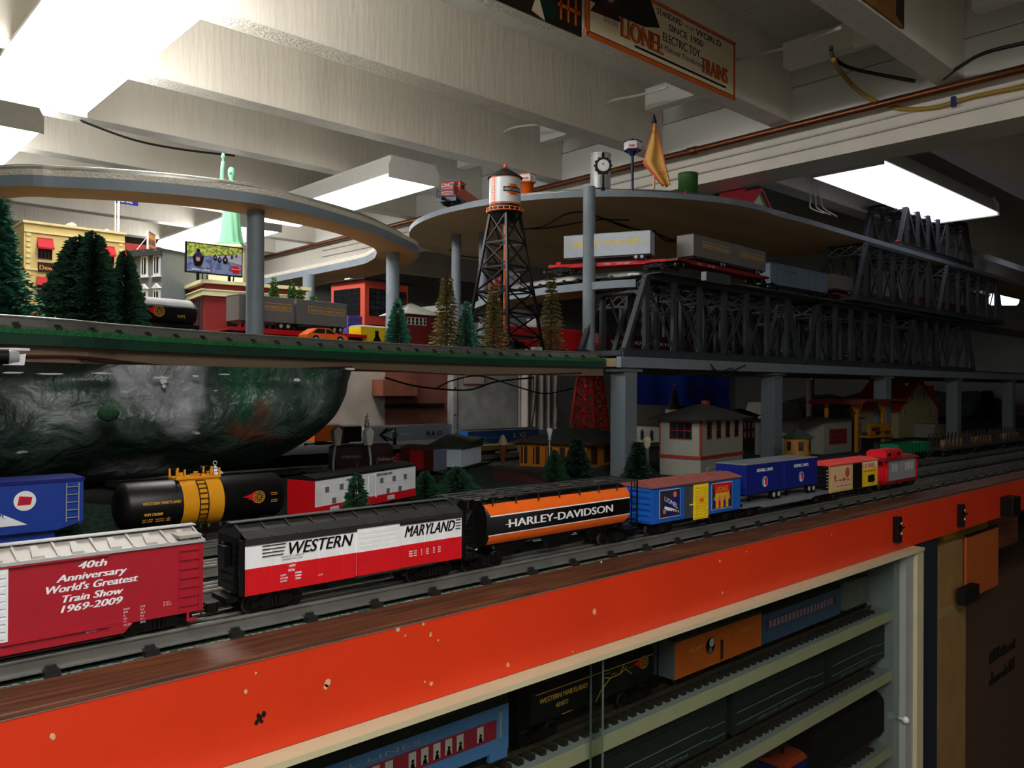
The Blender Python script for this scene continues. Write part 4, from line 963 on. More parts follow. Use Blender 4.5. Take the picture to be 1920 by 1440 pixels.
# ================================================================ TOWN ON THE TABLE
def bldg(name, label, cat, c, ang, z, group=None): return thing(name, label, cat, (c[0], c[1], z), ang, group)
def win(t, face, a, z, w_, h_, fr, gl, mull=1, f=.0012, d=.0010):
    mb = MB(fr, gl if not isinstance(gl, int) else glassd); gl = mb.mats[1]
    def bx(a0, a1, z0, z1, dd, m):
        if face == 'R': mb.box(a0, a1, -dd, 0.0004, z0, z1, m)
        else: mb.box(-dd, 0.0004, a0, a1, z0, z1, m)
    bx(a-w_/2, a+w_/2, z, z+h_, d*.5, gl)
    bx(a-w_/2-f, a+w_/2+f, z+h_, z+h_+f, d*1.3, fr); bx(a-w_/2-f, a+w_/2+f, z-f, z, d*1.5, fr)
    bx(a-w_/2-f, a-w_/2, z, z+h_, d*1.2, fr); bx(a+w_/2, a+w_/2+f, z, z+h_, d*1.2, fr)
    bx(a-w_/2, a+w_/2, z+h_/2-f*.35, z+h_/2+f*.35, d, fr)
    for k in range(mull): x = a-w_/2+w_*(k+1)/(mull+1); bx(x-f*.3, x+f*.3, z, z+h_, d, fr)
    mb.build('window', t)
def hip_roof(t, m, x0, x1, y0, y1, z, h, ov=.01, ridge=.4, name='roof', th=.0015):
    x0 -= ov; y0 -= ov; x1 += ov; y1 += ov; cx, cy = (x0+x1)/2, (y0+y1)/2
    if x1-x0 >= y1-y0: rl = (x1-x0)*ridge/2; A = (cx-rl, cy, z+h); B = (cx+rl, cy, z+h)
    else: rl = (y1-y0)*ridge/2; A = (cx, cy-rl, z+h); B = (cx, cy+rl, z+h)
    P = [(x0, y0, z), (x1, y0, z), (x1, y1, z), (x0, y1, z), (x0, y0, z-th), (x1, y0, z-th), (x1, y1, z-th), (x0, y1, z-th), A, B]
    if x1-x0 >= y1-y0: F_ = [(0, 1, 9, 8), (1, 2, 9), (2, 3, 8, 9), (3, 0, 8)]
    else: F_ = [(0, 1, 8), (1, 2, 9, 8), (2, 3, 9), (3, 0, 8, 9)]
    return MB(m).add(P, F_+[(4, 7, 6, 5), (0, 4, 5, 1), (1, 5, 6, 2), (2, 6, 7, 3), (3, 7, 4, 0)]).build(name, t)
# white corrugated shed with green roof
c = (1.524, 1.87); ang = math.radians(30); LR = along(c, ang, 902); LL = along(c, ang+PI/2, 804)
z = za(866, 876, 1.87); H = za(866, 840, 1.87)-z
t = bldg('shed', 'small white corrugated shed with a green slanted roof', 'shed', c, ang, TB)
dz = z-TB
corr = MB(paint('corrugated_white', 'b8c4cc', .5)); corr.prism([(0, dz), (LL, dz), (LL, dz+H), (0, dz+H+.0)], 'x', 0, LR)
k = 0
while k*.006 < LR: corr.box(k*.006, k*.006+.0028, -.0012, 0, dz, dz+H*(1)); k += 1
k = 0
while k*.006 < LL: corr.box(-.0012, 0, k*.006, k*.006+.0028, dz, dz+H); k += 1
corr.build('wall', t)
MB(paint('shed_green', '1c3a1c', .7)).add([(-.006, -.006, dz+H), (LR+.006, -.006, dz+H+.022), (LR+.006, LL+.006, dz+H+.030), (-.006, LL+.006, dz+H+.004), (-.006, -.006, dz+H-.003), (LR+.006, -.006, dz+H-.003), (LR+.006, LL+.006, dz+H-.003), (-.006, LL+.006, dz+H-.003)], [(0, 1, 2, 3), (4, 7, 6, 5), (0, 4, 5, 1), (1, 5, 6, 2), (2, 6, 7, 3), (3, 7, 4, 0)]).build('roof', t)
MB(blackm).box(-.02, LR+.05, -.02, LL, 0, dz).build('platform', t)
# ochre station with dark hip roof
ochre = paint('ochre_wall', 'b87414', .6); slate = mat('dark_slate_roof', '2e302c', rough=.85, var=.15, scale=60); brn = paint('dark_brown_door', '3a1c10', .6)
c = onrow(1100, 1.56); ang = math.radians(20); LL = along(c, ang+PI/2, 975); LR = along(c, ang, 1178)
zt = za(1100, 832, 1.56)-TB
t = bldg('railway_station', 'ochre station house under a wide dark hip roof with a brown chimney', 'building', c, ang, TB)
MB(ochre).box(0, LR, 0, LL, 0, zt).build('wall', t)
w_ = MB(brn, paint('ochre_trim', 'c8821c'))
for k in range(5):
    a = LL*(.12+.19*k); w_.box(-.0012, .001, a, a+LL*.10, .018, zt-.014, 0)
for k in range(3):
    a = LR*(.1+.3*k); w_.box(a, a+LR*.14, -.0012, .001, .018, zt-.014, 0)
for k in range(6): a = LL*(.03+.18*k); w_.box(-.0022, .001, a, a+.003, .01, zt-.006, 1)
w_.build('window', t)
hip_roof(t, slate, 0, LR, 0, LL, zt, .036, .026, .35)
MB(paint('brown_chimney', '4a2418', .7)).box(LR*.35, LR*.35+.016, LL*.42, LL*.42+.016, zt+.018, zt+.052).build('chimney', t)
MB(paint('station_platform', '33302c', .9)).box(-.05, LR+.03, -.03, LL+.06, 0, .010).build('platform', t)
p = at(985, 892, Y=1.53)
t = thing('loading_ramp', 'low dark red ramp block in front of the ochre station', 'ramp', (p.x, 1.53, TB), math.radians(20)+PI/2)
MB(paint('ramp_red', '34100c', .7)).prism([(-.07, 0), (.075, 0), (.075, .026), (.01, .026), (-.07, .006)], 'y', -.02, .04).build('block', t)
# lantern lamps
def lamp_post(label, u, vb, vt, Y, kind='lantern'):
    p = at(u, vb, Y=Y); q = at(u, vt, Y=Y); h = q.z-TB
    t = thing('street_lamp', label, 'street lamp', (p.x, Y, TB)); pm = paint('lamp_post_grey', '8a8f94', .4, )
    if kind == 'lantern':
        MB(pm).cyl((0, 0, 0), (0, 0, h-.028), .0022, .0018, n=10).cyl((0, 0, h-.031), (0, 0, h-.027), .005, n=10).build('pole', t)
        MB(paint('lantern_glass', 'aeb4b4', .15)).lathe([(.003, h-.028), (.0085, h-.004), (.006, h), (0, h)], n=6).build('lantern', t)
    elif kind == 'globe':
        MB(paint('globe_post', '50555a')).cyl((0, 0, 0), (0, 0, h-.034), .006, n=12).build('pole', t)
        MB(paint('globe_glass', 'c9c4a6', .2)).lathe([(.004, h-.036), (.0095, h-.024), (.011, h-.010), (.0115, h-.006), (.004, h-.001), (0, h)], n=16).build('globe', t)
    else:
        MB(pm).tube([(0, 0, 0), (0, 0, h*.5), (.006*kind, 0, h*.75), (.008*kind, 0, h*.9)], .0028).build('pole', t)
        MB(paint('lamp_head_grey', '9a9a90')).prism([(-.006+.008*kind, h*.72), (.006+.008*kind, h*.72), (.011+.008*kind, h*.94), (.008*kind, h), (-.011+.008*kind, h*.94)], 'y', -.008, .008).build('lamp_head', t)
    return t
lamp_post('grey lantern lamp before the ochre station', 1030, 903, 803, 1.485)
lamp_post('frosted globe lamp on a dark post right of the grey pillar', 1213, 890, 818, 1.42, 'globe')
lamp_post('bent grey lamp left, above the bunk car roof', 625, 880, 800, 1.62, .9)
lamp_post('bent grey lamp right, above the bunk car roof', 695, 872, 801, 1.62, -.9)
# church
c = onrow(1272, 2.0); ang = math.radians(0); LL = along(c, ang+PI/2, 1160)
t = bldg('church', 'white church with dark roof and tall dark steeple, behind the signal house', 'church', c, ang, TB)
wz = za(1240, 822, 2.1)-TB; H2 = .10
chw = paint('church_white', 'c9c9be', .6); chr_ = paint('church_roof', '3c3932', .8)
H0 = .085; MB(chw).box(0, .14, 0, LL, 0, H0).build('wall', t)
MB(chr_).prism([(-.012, H0), (.152, H0), (.07, H0+.085)], 'y', -.01, LL+.01).build('roof', t)
w_ = MB(paint('church_window', '23282a'))
for k in range(6): a = LL*(.08+.16*k); w_.prism([(a, .02), (a+.016, .02), (a+.016, .055), (a+.008, .066), (a, .055)], 'x', -.0015, .001)
w_.build('window', t)
sp = at(1264, 765, Y=2.05); tx, ty = sp.x-c[0], 2.05-c[1]; sh = za(1264, 767, 2.05)-TB
s_ = MB(chw).box(tx-.026, tx+.026, ty-.026, ty+.026, 0, sh); s_.build('tower', t)
top = za(1264, 729, 2.05)-TB; s_ = MB(chr_).lathe([(.040, sh), (.032, sh+.006), (.010, top)], (tx, ty, 0), 4); s_.build('steeple', t)
s_ = MB(silver).lathe([(.011, top-.002), (.002, top+.010), (0, top+.011)], (tx, ty, 0), 8); s_.box(tx-.0012, tx+.0012, ty-.001, ty+.001, top+.008, top+.026).box(tx-.006, tx+.003, ty-.006, ty+.006, top+.017, top+.019); s_.build('cross', t)
# signal house, grey with red trim
c = onrow(1314, 1.28); ang = math.radians(7); LR = along(c, ang, 1393); LL = along(c, ang+PI/2, 1238)
t = bldg('signal_house', 'grey two-storey signal house with red trim and black hip roof', 'building', c, ang, TB)
zt = za(1314, 787, 1.28)-TB; zband = za(1314, 862, 1.28)-TB
sg_ = paint('signal_grey', '8a8c80', .6); sr = paint('signal_red', '8c241c', .6)
MB(sg_).box(0, LR, 0, LL, 0, zt).build('wall', t)
w_ = MB(sr)
for m_ in (w_,):
    m_.box(-.002, LR+.002, -.002, LL+.002, zband-.001, zband+.0085); m_.box(-.0025, .0025, -.0025, .0025, zband, zt)
    m_.box(-.0015, .0015, LL-.002, LL+.002, zband, zt); m_.box(-.003, LR+.003, -.003, LL+.003, zt-.003, zt)
w_.build('trim_band', t)
w_ = MB(sr, paint('signal_window', '3a2c2a', .15))
for k in range(4): win(t, 'R', LR*(.19+.215*k), zt-.054, LR*.095, .046, sr, 1, 0, .002)
win(t, 'L', LL*.48, zt-.054, LL*.52, .044, sr, 1, 2, .0025); w_.build('window', t)
hip_roof(t, paint('signal_roof', '1c1b18', .8), 0, LR, 0, LL, zt, .040, .026, .2)
MB(paint('signal_chimney', '7e2a1a', .7)).prism([(LR*.55, zt+.014), (LR*.55+.018, zt+.014), (LR*.55+.019, zt+.050), (LR*.55-.001, zt+.050)], 'y', LL*.45, LL*.45+.016).build('chimney', t)
l = MB(paint('plate_white', 'b9b9b4'), black); xs = along(c, ang, 1325); xe_ = along(c, ang, 1362); zs = za(1325, 878, 1.28)-TB
l.box(xs, xe_, -.003, -.001, zs-.010, zs+.002, 0).box(xs+.001, xe_-.001, -.0034, -.003, zs-.009, zs+.001, 1).box(xs+.0016, xe_-.0016, -.0038, -.0034, zs-.0084, zs+.0004, 0)
l.text('LIONELVILLE', (xs+.003, -.0042, zs-.0065), (1, 0, 0), .0052, (xe_-xs)*.84, 0, 1, bold=.0002); l.build('name_plate', t)
# red brick house sliver
c = onrow(1394, 1.9); t = bldg('brick_house', 'dark red brick house with white windows, right of the signal house', 'building', c, 0, TB)
zt = za(1400, 780, 1.9)-TB; MB(paint('brick_red', '7c1c1c', .8)).box(0, .12, 0, .12, 0, zt).build('wall', t)
w_ = MB(white, navy)
for z_ in (.26, .58):
    for x_ in (.012, .045, .08): win(t, 'R', x_, zt*z_, .007, .022, white, 1, 0, .0018)
w_.build('window', t); hip_roof(t, slate, 0, .12, 0, .12, zt, .03)
# hexagonal ochre kiosk with green roof
c = at(1509, 860, Y=1.235); hr = .042; t = thing('kiosk', 'six-sided ochre kiosk with a dark green roof', 'building', (c.x+.02, 1.27, TB), .25)
hb = za(1509, 822, 1.23)-TB
MB(paint('kiosk_ochre', 'a06e28', .6)).cyl((0, 0, 0), (0, 0, hb), hr, n=6).build('wall', t)
rr = MB(paint('kiosk_green', '18321f', .7)).lathe([(hr+.010, hb-.001), (hr+.009, hb+.001), (0, hb+.030)], n=6); rr.sm = [False]*len(rr.sm); rr.build('roof', t)
w_ = MB(brn, glassd)
for k in range(6):
    a = 2*PI*(k+.5)/6; cx_, cy_ = hr*.866*math.cos(a), hr*.866*math.sin(a); w_.M = Matrix.Translation((cx_, cy_, 0))@Matrix.Rotation(a, 4, 'Z')
    w_.box(-.001, .0008, -.008, .008, hb-.040, hb-.012, 0).box(0, .0012, -.0055, .0055, hb-.037, hb-.015, 1); w_.box(0, .0018, -.0055, .0055, hb-.027, hb-.0255, 0)
w_.M = None; w_.build('window', t)
# grey fuel company building with red sign
c = onrow(1612, 1.42); ang = math.radians(60); t = None
xL, xR = xa(1455, 1.45), xa(1608, 1.40)
zt = za(1540, 787, 1.42)-TB
t = thing('depot', 'grey flat-roofed depot with red square sign behind the ochre kiosk', 'building', (xa(1545, 1.43), 1.43, TB), 0)
wdt = xa(1608, 1.43)-xa(1545, 1.43)
MB(paint('depot_grey', '8d8c80', .7)).box(0, wdt, 0, .16, 0, zt-.004).build('wall', t)
MB(paint('depot_white', 'a9aaa2', .7)).box(-.21, 0, .10, .16, 0, zt-.008).build('side_wall', t)
MB(paint('depot_roof', '2e1512', .8)).box(-.24, wdt+.02, -.02, .18, zt-.005, zt).build('roof', t)
l = MB(paint('depot_sign', '6e1a18', .6), dred, paint('sign_pink', 'a05a54')); u0 = xa(1555, 1.43)-xa(1545, 1.43); u1 = xa(1587, 1.43)-xa(1545, 1.43); s0 = za(1570, 832, 1.43)-TB; s1 = za(1570, 804, 1.43)-TB
l.box(u0, u1, -.003, 0, s0, s1, 1).box(u0+.002, u1-.002, -.0034, -.003, s0+.002, s1-.002, 2).box(u0+.003, u1-.003, -.0038, -.0034, s0+.003, s1-.003, 0)
l.text('LIONELVILLE', (u0+.008, -.0042, s0+(s1-s0)*.58), (1, 0, 0), .006, (u1-u0)*.74, m=2).text('FUEL CO.', (u0+.014, -.0042, s0+(s1-s0)*.25), (1, 0, 0), .006, (u1-u0)*.55, m=2)
l.build('sign_board', t)
# white houses behind
for k, (u, Y, w_, lab) in enumerate(((1478, 2.6, .34, 'left, with a red chimney pot'), (1560, 2.75, .30, 'right, behind the timber platform'))):
    p = at(u, 765, Y=Y); h = .155+.0*k; t = thing('white_house', 'low white gabled house in the background, '+lab, 'building', (p.x-.17, Y, TB), 0, 'white background houses')
    MB(paint('house_white', 'b4b4ac', .6)).prism([(0, 0), (w_, 0), (w_, h*.7), (w_*.9, h), (w_*.08, h), (0, h*.7)], 'y', 0, .2).build('wall', t)
    MB(paint('house_roof_edge', '30302c', .7)).bar((w_, -.003, h*.7), (w_*.9, -.003, h+.004), .008, .006).bar((0, -.003, h*.7), (w_*.08, -.003, h+.004), .008, .006).build('roof_edge', t)
    if k == 0: MB(red).cyl((.15, .05, h-.02), (.15, .05, h+.035), .016, n=14).build('chimney', t)
# pinkish post, far lamps
tag(MB(paint('buff_post', '8a7466', .7)).cyl((xa(1518, 2.25), 2.25, TB), (xa(1518, 2.25), 2.25, .0535), .019, n=20).build('round_post'), 'round buff post standing behind the white houses', 'post')
# timber loading platform with red roof
am = paint('amber_timber', 'b4740f', .55)
c = onrow(1602, 1.40); t = thing('timber_platform', 'amber timber loading tower with a dark red roof and braces', 'platform', (c[0], 1.40, TB), 0)
zt = za(1602, 752, 1.40)-TB; span = xa(1668, 1.40)-c[0]
f = MB(am)
for x in (0.02, span*.80):
    for y in (0, .12): f.box(x-.006, x+.006, y-.006, y+.006, 0, zt-.004)
    f.bar((x, 0, zt-.05), (x-.045, 0, zt-.012), .006, .008); f.bar((x, 0, zt-.05), (x+.045, 0, zt-.012), .006, .008); f.bar((x-.045, 0, zt-.012), (x, 0, zt-.002), .005, .006); f.bar((x+.045, 0, zt-.012), (x, 0, zt-.002), .005, .006)
f.build('timber_frame', t)
MB(paint('platform_roof', '641410', .7)).prism([(-.05, zt-.012), (.0, zt+.006), (span+.02, zt+.006), (span+.07, zt-.012), (span+.02, zt-.002), (0, zt-.002)], 'y', -.05, .17).build('roof', t)
b = MB(am, brn); b.box(span*.50, span*.98, -.01, .02, .075, .105, 0).box(span*.3, span*.98, -.02, .13, .052, .060, 0).box(span*.36, span*.50, -.012, .0, .062, .10, 0).box(span*.40, span*.62, -.0125, -.010, .078, .092, 1)
b.box(span*.98, span*1.3, .02, .03, .04, .052, 0); b.build('bin', t)
g_ = MB(greyf, glassd); g_.box(.045, .13, .03, .05, 0, .115, 0)
for k in range(4): g_.box(.055, .075, .0285, .031, .01+.027*k, .028+.027*k, 1); g_.box(.09, .11, .0285, .031, .01+.027*k, .028+.027*k, 1)
g_.build('grey_stair_tower', t)
# cream farmhouse
c = onrow(1685, 1.66); ang = math.radians(0); t = bldg('farmhouse', 'cream gabled farmhouse with bright red roof, far right', 'building', c, ang, TB)
wdt = xa(1759, 1.66)-c[0]; ze = za(1700, 768, 1.66)-TB; zp = za(1722, 715, 1.66)-TB
cm = paint('farm_cream', 'a39a72', .6); fr = paint('farm_red', 'a82a1c', .5)
MB(cm).prism([(0, 0), (wdt, 0), (wdt, ze), (wdt*.5, zp), (0, ze)], 'y', 0, .24).build('wall', t)
r_ = MB(fr); 
for s in (0, 1):
    a = (-.02, ze-.012) if s == 0 else (wdt+.02, ze-.012); b_ = (wdt*.5, zp+.008)
    r_.prism([a, b_, (b_[0], b_[1]+.006), (a[0], a[1]+.006)], 'y', -.012, .25)
r_.box(wdt*.5, wdt+.16, .05, .07, ze-.01, ze+.004); r_.prism([(wdt*.6, zp-.02), (wdt+.16, zp-.02), (wdt+.18, ze+.0), (wdt, ze)], 'y', .08, .24)
r_.build('roof', t)
w_ = MB(cm, paint('farm_window', '2c3a1c', .3), paint('farm_trim', 'b4ac84'))
tr_ = paint('farm_trim', 'b4ac84')
for u, v in ((1709, 742), (1731, 742), (1696, 775), (1719, 775), (1742, 775)):
    win(t, 'R', xa(u+1, 1.66)-c[0], za(u, v+8, 1.66)-TB, .030, .040, tr_, 1, 2, .003)
w_.build('window', t)
s_ = MB(white); x_ = xa(1700, 1.7)-c[0]; s_.cyl((x_, .04, zp-.05), (x_, .04, zp-.01), .006, n=8).cyl((x_, .04, zp-.014), (x_, .04, zp-.010), .010, n=8); s_.build('roof_vent', t)
t = thing('white_shack', 'low white flat building right of the farmhouse', 'building', (xa(1752, 1.56), 1.56, TB), 0)
MB(paint('shack_white', '8a8880', .7)).box(0, xa(1792, 1.56)-xa(1752, 1.56), 0, .15, 0, za(1770, 797, 1.56)-TB).build('wall', t)
MB(paint('shack_roof', '9a988e', .7)).box(-.01, .16, -.01, .16, za(1770, 797, 1.56)-TB, za(1770, 795, 1.56)-TB).build('roof', t)
# ice cream cone sign
p = at(943, 870, Y=1.90); h = za(943, 815, 1.90)-TB
t = thing('ice_cream_sign', 'giant ice cream cone ornament beside the ochre station', 'ornament', (p.x, 1.9, TB))
MB(paint('cone_brown', '6c3418', .7)).lathe([(.003, 0), (.006, .01), (.013, h*.62), (.0135, h*.66), (0, h*.66)], n=16).build('cone', t)
MB(paint('cone_cream', 'b4a98c', .5)).lathe([(.013, h*.66), (.015, h*.72), (.012, h*.77), (.0125, h*.82), (.008, h*.87), (.008, h*.91), (.003, h*.98), (0, h)], n=16).build('ice_cream', t)
# white cupola tower behind the tank car
p = at(403, 905, Y=1.245); t = thing('white_cupola', 'white latticed cupola with a ring on top, behind the yellow tank band', 'ornament', (p.x, 1.245, TB))
zr = za(403, 868, 1.245)-TB
c_ = MB(white); q = zr
c_.lathe([(.034, q-.034), (.010, q-.021), (.010, q-.016)], n=4); c_.sm = [False]*len(c_.sm); c_.build('lower_roof', t)
c_ = MB(white); c_.lathe([(.014, q-.017), (.001, q-.004), (0, q-.003)], n=4); c_.sm = [False]*len(c_.sm)
c_.tube([(.003*math.cos(a*PI/6), 0, q+.003*math.sin(a*PI/6)) for a in range(13)], .0006, 5); c_.build('finial', t)
c_ = MB(white)
for a in range(4): x_, y_ = .022*math.cos(PI/2*a), .022*math.sin(PI/2*a); c_.bar((x_, y_, 0), (x_, y_, q-.034), .003, .003)
c_.box(-.024, .024, -.024, .024, 0, .02); c_.build('frame', t)
# back-track cars behind the sheds
def back_car(label, u0, v0, u1, v1, Y, m, h, zb=.02, dec=None, W=.055):
    p, q = at(u0, v0, Y=Y), at(u1, v1, Y=Y); L = q.x-p.x
    t = car('boxcar', label, 'train car', (p.x+q.x)/2, Y+W/2, p.z-zb-h, 0, 'cars on the far table track')
    MB(m).box(-L/2, L/2, -W/2, W/2, zb, zb+h).build('body', t)
    MB(blackm).prism([(-W/2, zb+h), (W/2, zb+h), (0, zb+h+.004)], 'x', -L/2, L/2).build('roof', t)
    if dec: l = MB(); dec(l, L, W, zb, h); l.build('lettering', t)
    running_gear(t, L, .04, wheels=False); return t
def dec_bo(l, L, W, zb, h):
    y = -W/2-.0005
    l.text('B & O', (L*.18, y, zb+h*.34), (1, 0, 0), .018, .075, 0, black, bold=.0008)
    for s in (-1, 1):
        for k in (0, 1): l.prism([(-L*.40, zb+h*.5), (-L*.40+.012, zb+h*.5), (-L*.28+.03*k, zb+h*(.5+s*.4)), (-L*.32+.03*k, zb+h*(.5+s*.4))], 'y', y, y+.0004, black)
    l.text('TOFC SERVICE', (-L*.28, y-.0002, zb+h*.44), (1, 0, 0), .009, .11, 0, white)
    for k in range(3): l.box(L*.44+.012*k, L*.45+.012*k, y, y+.0004, zb+.004, zb+h, silver)
back_car('grey trailer-style car with black arrow mark on the far table track', 694, 801, 846, 803, 2.62, paint('bo_grey', 'a4aebe'), .062, dec=dec_bo)
def dec_lg(l, L, W, zb, h):
    y = -W/2-.0005
    l.text('L G', (L*.13, y, zb+h*.4), (1, 0, 0), .02, .07, 0, cream, bold=.0008); l.box(-L/2, L/2, y, y+.0004, zb+h-.003, zb+h, white); l.box(-L*.3, -L*.05, y, y+.0004, zb+h*.45, zb+h*.5, silver); l.box(-L/2, L/2, y, y+.0004, zb, zb+.003, white)
back_car('blue car with white edge lines and cream letters on the far table track', 877, 808, 1010, 806, 2.55, paint('lg_blue', '2c60b0'), .060, dec=dec_lg)
back_car('black container car with small white marks on the far table track', 645, 800, 678, 800, 2.62, black, .058)
back_car('orange and black car at the rock edge on the far table track', 590, 798, 638, 799, 2.62, paint('far_orange', 'd8601c'), .058)
straight_track('tubular track beyond the white shed', .6, 3.4, 2.05, RAIL, .09)
straight_track('tubular track under the far grey car', .2, 3.6, 2.66, RAIL-.0, .09, ties=40)
ch = at(905, 858, Y=2.05)
t = car('flatcar', 'yellow brown low car on the track beyond the white shed', 'train car', xa(925, 2.05), 2.06, RAIL, 0)
MB(paint('mustard', '8a6c2c', .6)).box(-.09, .09, -.025, .025, .014, .030).build('deck', t); running_gear(t, .18, .035, wheels=False)
# dark brown boxcar with script on the curve
c = at(625, 720, t=2.05); q = at(800, 720, t=2.15)
c2 = at(700, 720, t=2.0); 
a_ = at(632, 720, t=1.98); b_ = at(738, 720, t=2.06); c_ = at(752, 720, t=2.02); d_ = at(803, 720, t=1.98)
def curved_car(label, A, B, vtop, m, dec, end=None):
    ang = math.atan2(B.y-A.y, B.x-A.x); L = math.hypot(B.x-A.x, B.y-A.y); W = .056; mid = (A+B)/2
    t = car('boxcar', label, 'train car', mid.x-math.sin(ang)*W/2, mid.y+math.cos(ang)*W/2, RAIL, ang, 'dark boxcars on the inner curve')
    H = .052; MB(m).box(-L/2, L/2, -W/2, W/2, .02, .02+H).build('body', t)
    r_ = MB(mat('brown_roof', '2c1a14', rough=.7, var=.3)).prism([(-W/2, .02+H), (W/2, .02+H), (W/2, .022+H), (0, .029+H), (-W/2, .022+H)], 'x', -L/2, L/2)
    for k in range(8): r_.box(-L/2+L*k/8-.0006, -L/2+L*k/8+.0006, -W/2, W/2, .02+H, .023+H)
    r_.build('roof', t)
    l = MB(); dec(l, L, W, .02, H); l.build('lettering', t)
    if end: MB(end).box(L/2, L/2+.001, -W/2, W/2, .02, .02+H).build('car_end', t)
    running_gear(t, L, .04, wheels=False)
    return t
pale = paint('pale_lettering', '8c7c74')
curved_car('dark brown boxcar with pale lettering behind the bent lamps', a_, b_, 830, paint('boxcar_darkbrown', '2a0f0e'), lambda l, L, W, zb, h: (l.text('PENNSYLVANIA', (-.062, -W/2-.0005, zb+h*.55), (1, 0, 0), .0065, .052, 0, pale), l.text('Seaboard', (.030, -W/2-.0005, zb+h*.35), (1, 0, 0), .010, .045, .2, pale), l.disc((.088, -W/2-.0005, zb+h*.5), .010, (0, -1, 0), dred)), None)
curved_car('brown boxcar with pale grey end right of the bent lamps', c_, d_+(d_-c_)*.2, 830, paint('boxcar_darkbrown2', '34140f'), lambda l, L, W, zb, h: l.box(-.02, .02, -W/2-.0006, -W/2, zb+.004, zb+h-.004, dred), paint('end_bluegrey', '5c6478'))
p = at(618, 850, Y=1.48)
# tiny figure by the far track
def figure(label, loc, h, shirt, trousers, hat=None, rz=0, group=None):
    t = thing('person', label, 'figurine', loc, rz, group)
    k = h/.038; b = MB(shirt, trousers, paint('figure_skin', 'b08468'), hat or brn)
    V = []
    for s in (-1, 1): b.lathe([(0, 0), (.0022*k, .0004), (.0020*k, .010*k), (.0027*k, .018*k), (.002*k, .020*k)], (s*.0025*k, 0, 0), 8, 1)
    b.lathe([(.002*k, .017*k), (.0046*k, .0185*k), (.0042*k, .023*k), (.0052*k, .029*k), (.0048*k, .0315*k), (.0015*k, .0325*k)], n=10, m=0)
    for s in (-1, 1): b.tube([(s*.0050*k, 0, .0308*k), (s*.0064*k, -.0005*k, .025*k), (s*.006*k, -.0025*k, .020*k)], .0014*k, 6, 0); b.lathe([(0, 0), (.0012*k, .001*k), (0, .0022*k)], (s*.006*k, -.0027*k, .018*k), 6, 2)
    b.lathe([(0, .031*k), (.0014*k, .032*k), (.0024*k, .034*k), (.0026*k, .0358*k), (.0018*k, .0378*k), (0, .0384*k)], n=10, m=2)
    b.build('body', t)
    if hat: MB(hat).lathe([(.0038*k, .0368*k), (.0028*k, .0372*k), (.0024*k, .0392*k), (0, .0398*k)], n=10).build('hat', t)
    return t
p = at(740, 834, Y=2.3)
figure('standing person figurine in light shirt, dark trousers and dark hat before the far grey car', (p.x, 2.3, p.z), .055, paint('shirt_grey', '80847e'), navy, black)
MB(blackm)
tag(MB(mat('far_bank', '14120e', rough=1)).box(.35, 1.9, 2.14, 2.45, TB, at(740, 834, Y=2.3).z).build('far_bank'), 'dark raised bank in front of the far grey car', 'scenery bank')
# items behind, seen under the deck: furnace, duct, cloth
def panel(name, label, cat, u0, u1, Y, m, dep=.3, z1=.30, z0=-1.365, rz=0):
    x0_, x1_ = xa(u0, Y), xa(u1, Y); return tag(MB(m).box(x0_, x1_, Y, Y+dep, z0, z1).build(name), label, cat)
# these stand on the floor behind the table (Y>3.3)
bg = mat('dusty_beige_panel', 'a89e92', rough=.8, var=.18, scale=7); rst = mat('rusty_brown_masonry', '744234', rough=.85, var=.35, scale=5); galv = mat('galvanised_sheet', 'a0a19e', rough=.6, metal=.1, var=.22, scale=14)
t = thing('wall_panel', 'dusty beige panel behind the rock, under the deck', 'panel', (0, 0, 0)); MB(bg).box(xa(600, 3.5), xa(722, 3.5), 3.5, 3.55, -1.365, .4).build('sheet', t)
t = thing('chimney_breast', 'rusty brown brick chimney block behind the far grey car', 'chimney', (0, 0, 0)); MB(rst).box(xa(722, 3.5), xa(850, 3.5), 3.5, 3.8, -1.365, .4).build('block', t)
MB(mat('brown_box', '7a4430', rough=.8, var=.3, scale=10)).box(xa(714, 3.42), xa(778, 3.42), 3.40, 3.5, za(740, 742, 3.42), za(740, 712, 3.42)).build('brick_ledge', t)
MB(blackm).box(xa(725, 3.48), xa(832, 3.48), 3.47, 3.5, za(740, 764, 3.48), za(740, 757, 3.48)).build('slot', t)
t = thing('furnace', 'grey galvanised furnace cabinet behind the far blue car', 'furnace', (0, 0, 0)); MB(galv).box(xa(850, 3.45), xa(1003, 3.45), 3.45, 4.0, -1.365, .45).build('casing', t)
s_ = MB(galv, steel).box(xa(850, 3.44), xa(857, 3.44), 3.44, 3.45, -1, .4, 0)
for v in (728, 778): q = at(853, v, Y=3.44); s_.cyl((q.x, 3.436, q.z), (q.x, 3.445, q.z), .006, n=8, m=1)
s_.build('seam', t); q0_, q1_ = at(868, 721, Y=3.445), at(908, 711, Y=3.445)
s_ = MB(paint('label_paper', 'b4a79a'), paint('label_red', 'a05040')); s_.box(q0_.x, q1_.x, 3.442, 3.446, q0_.z, q1_.z+.03, 1).box(q0_.x+.004, q1_.x-.004, 3.44, 3.442, q0_.z+.005, q1_.z+.03, 0); s_.build('label', t)
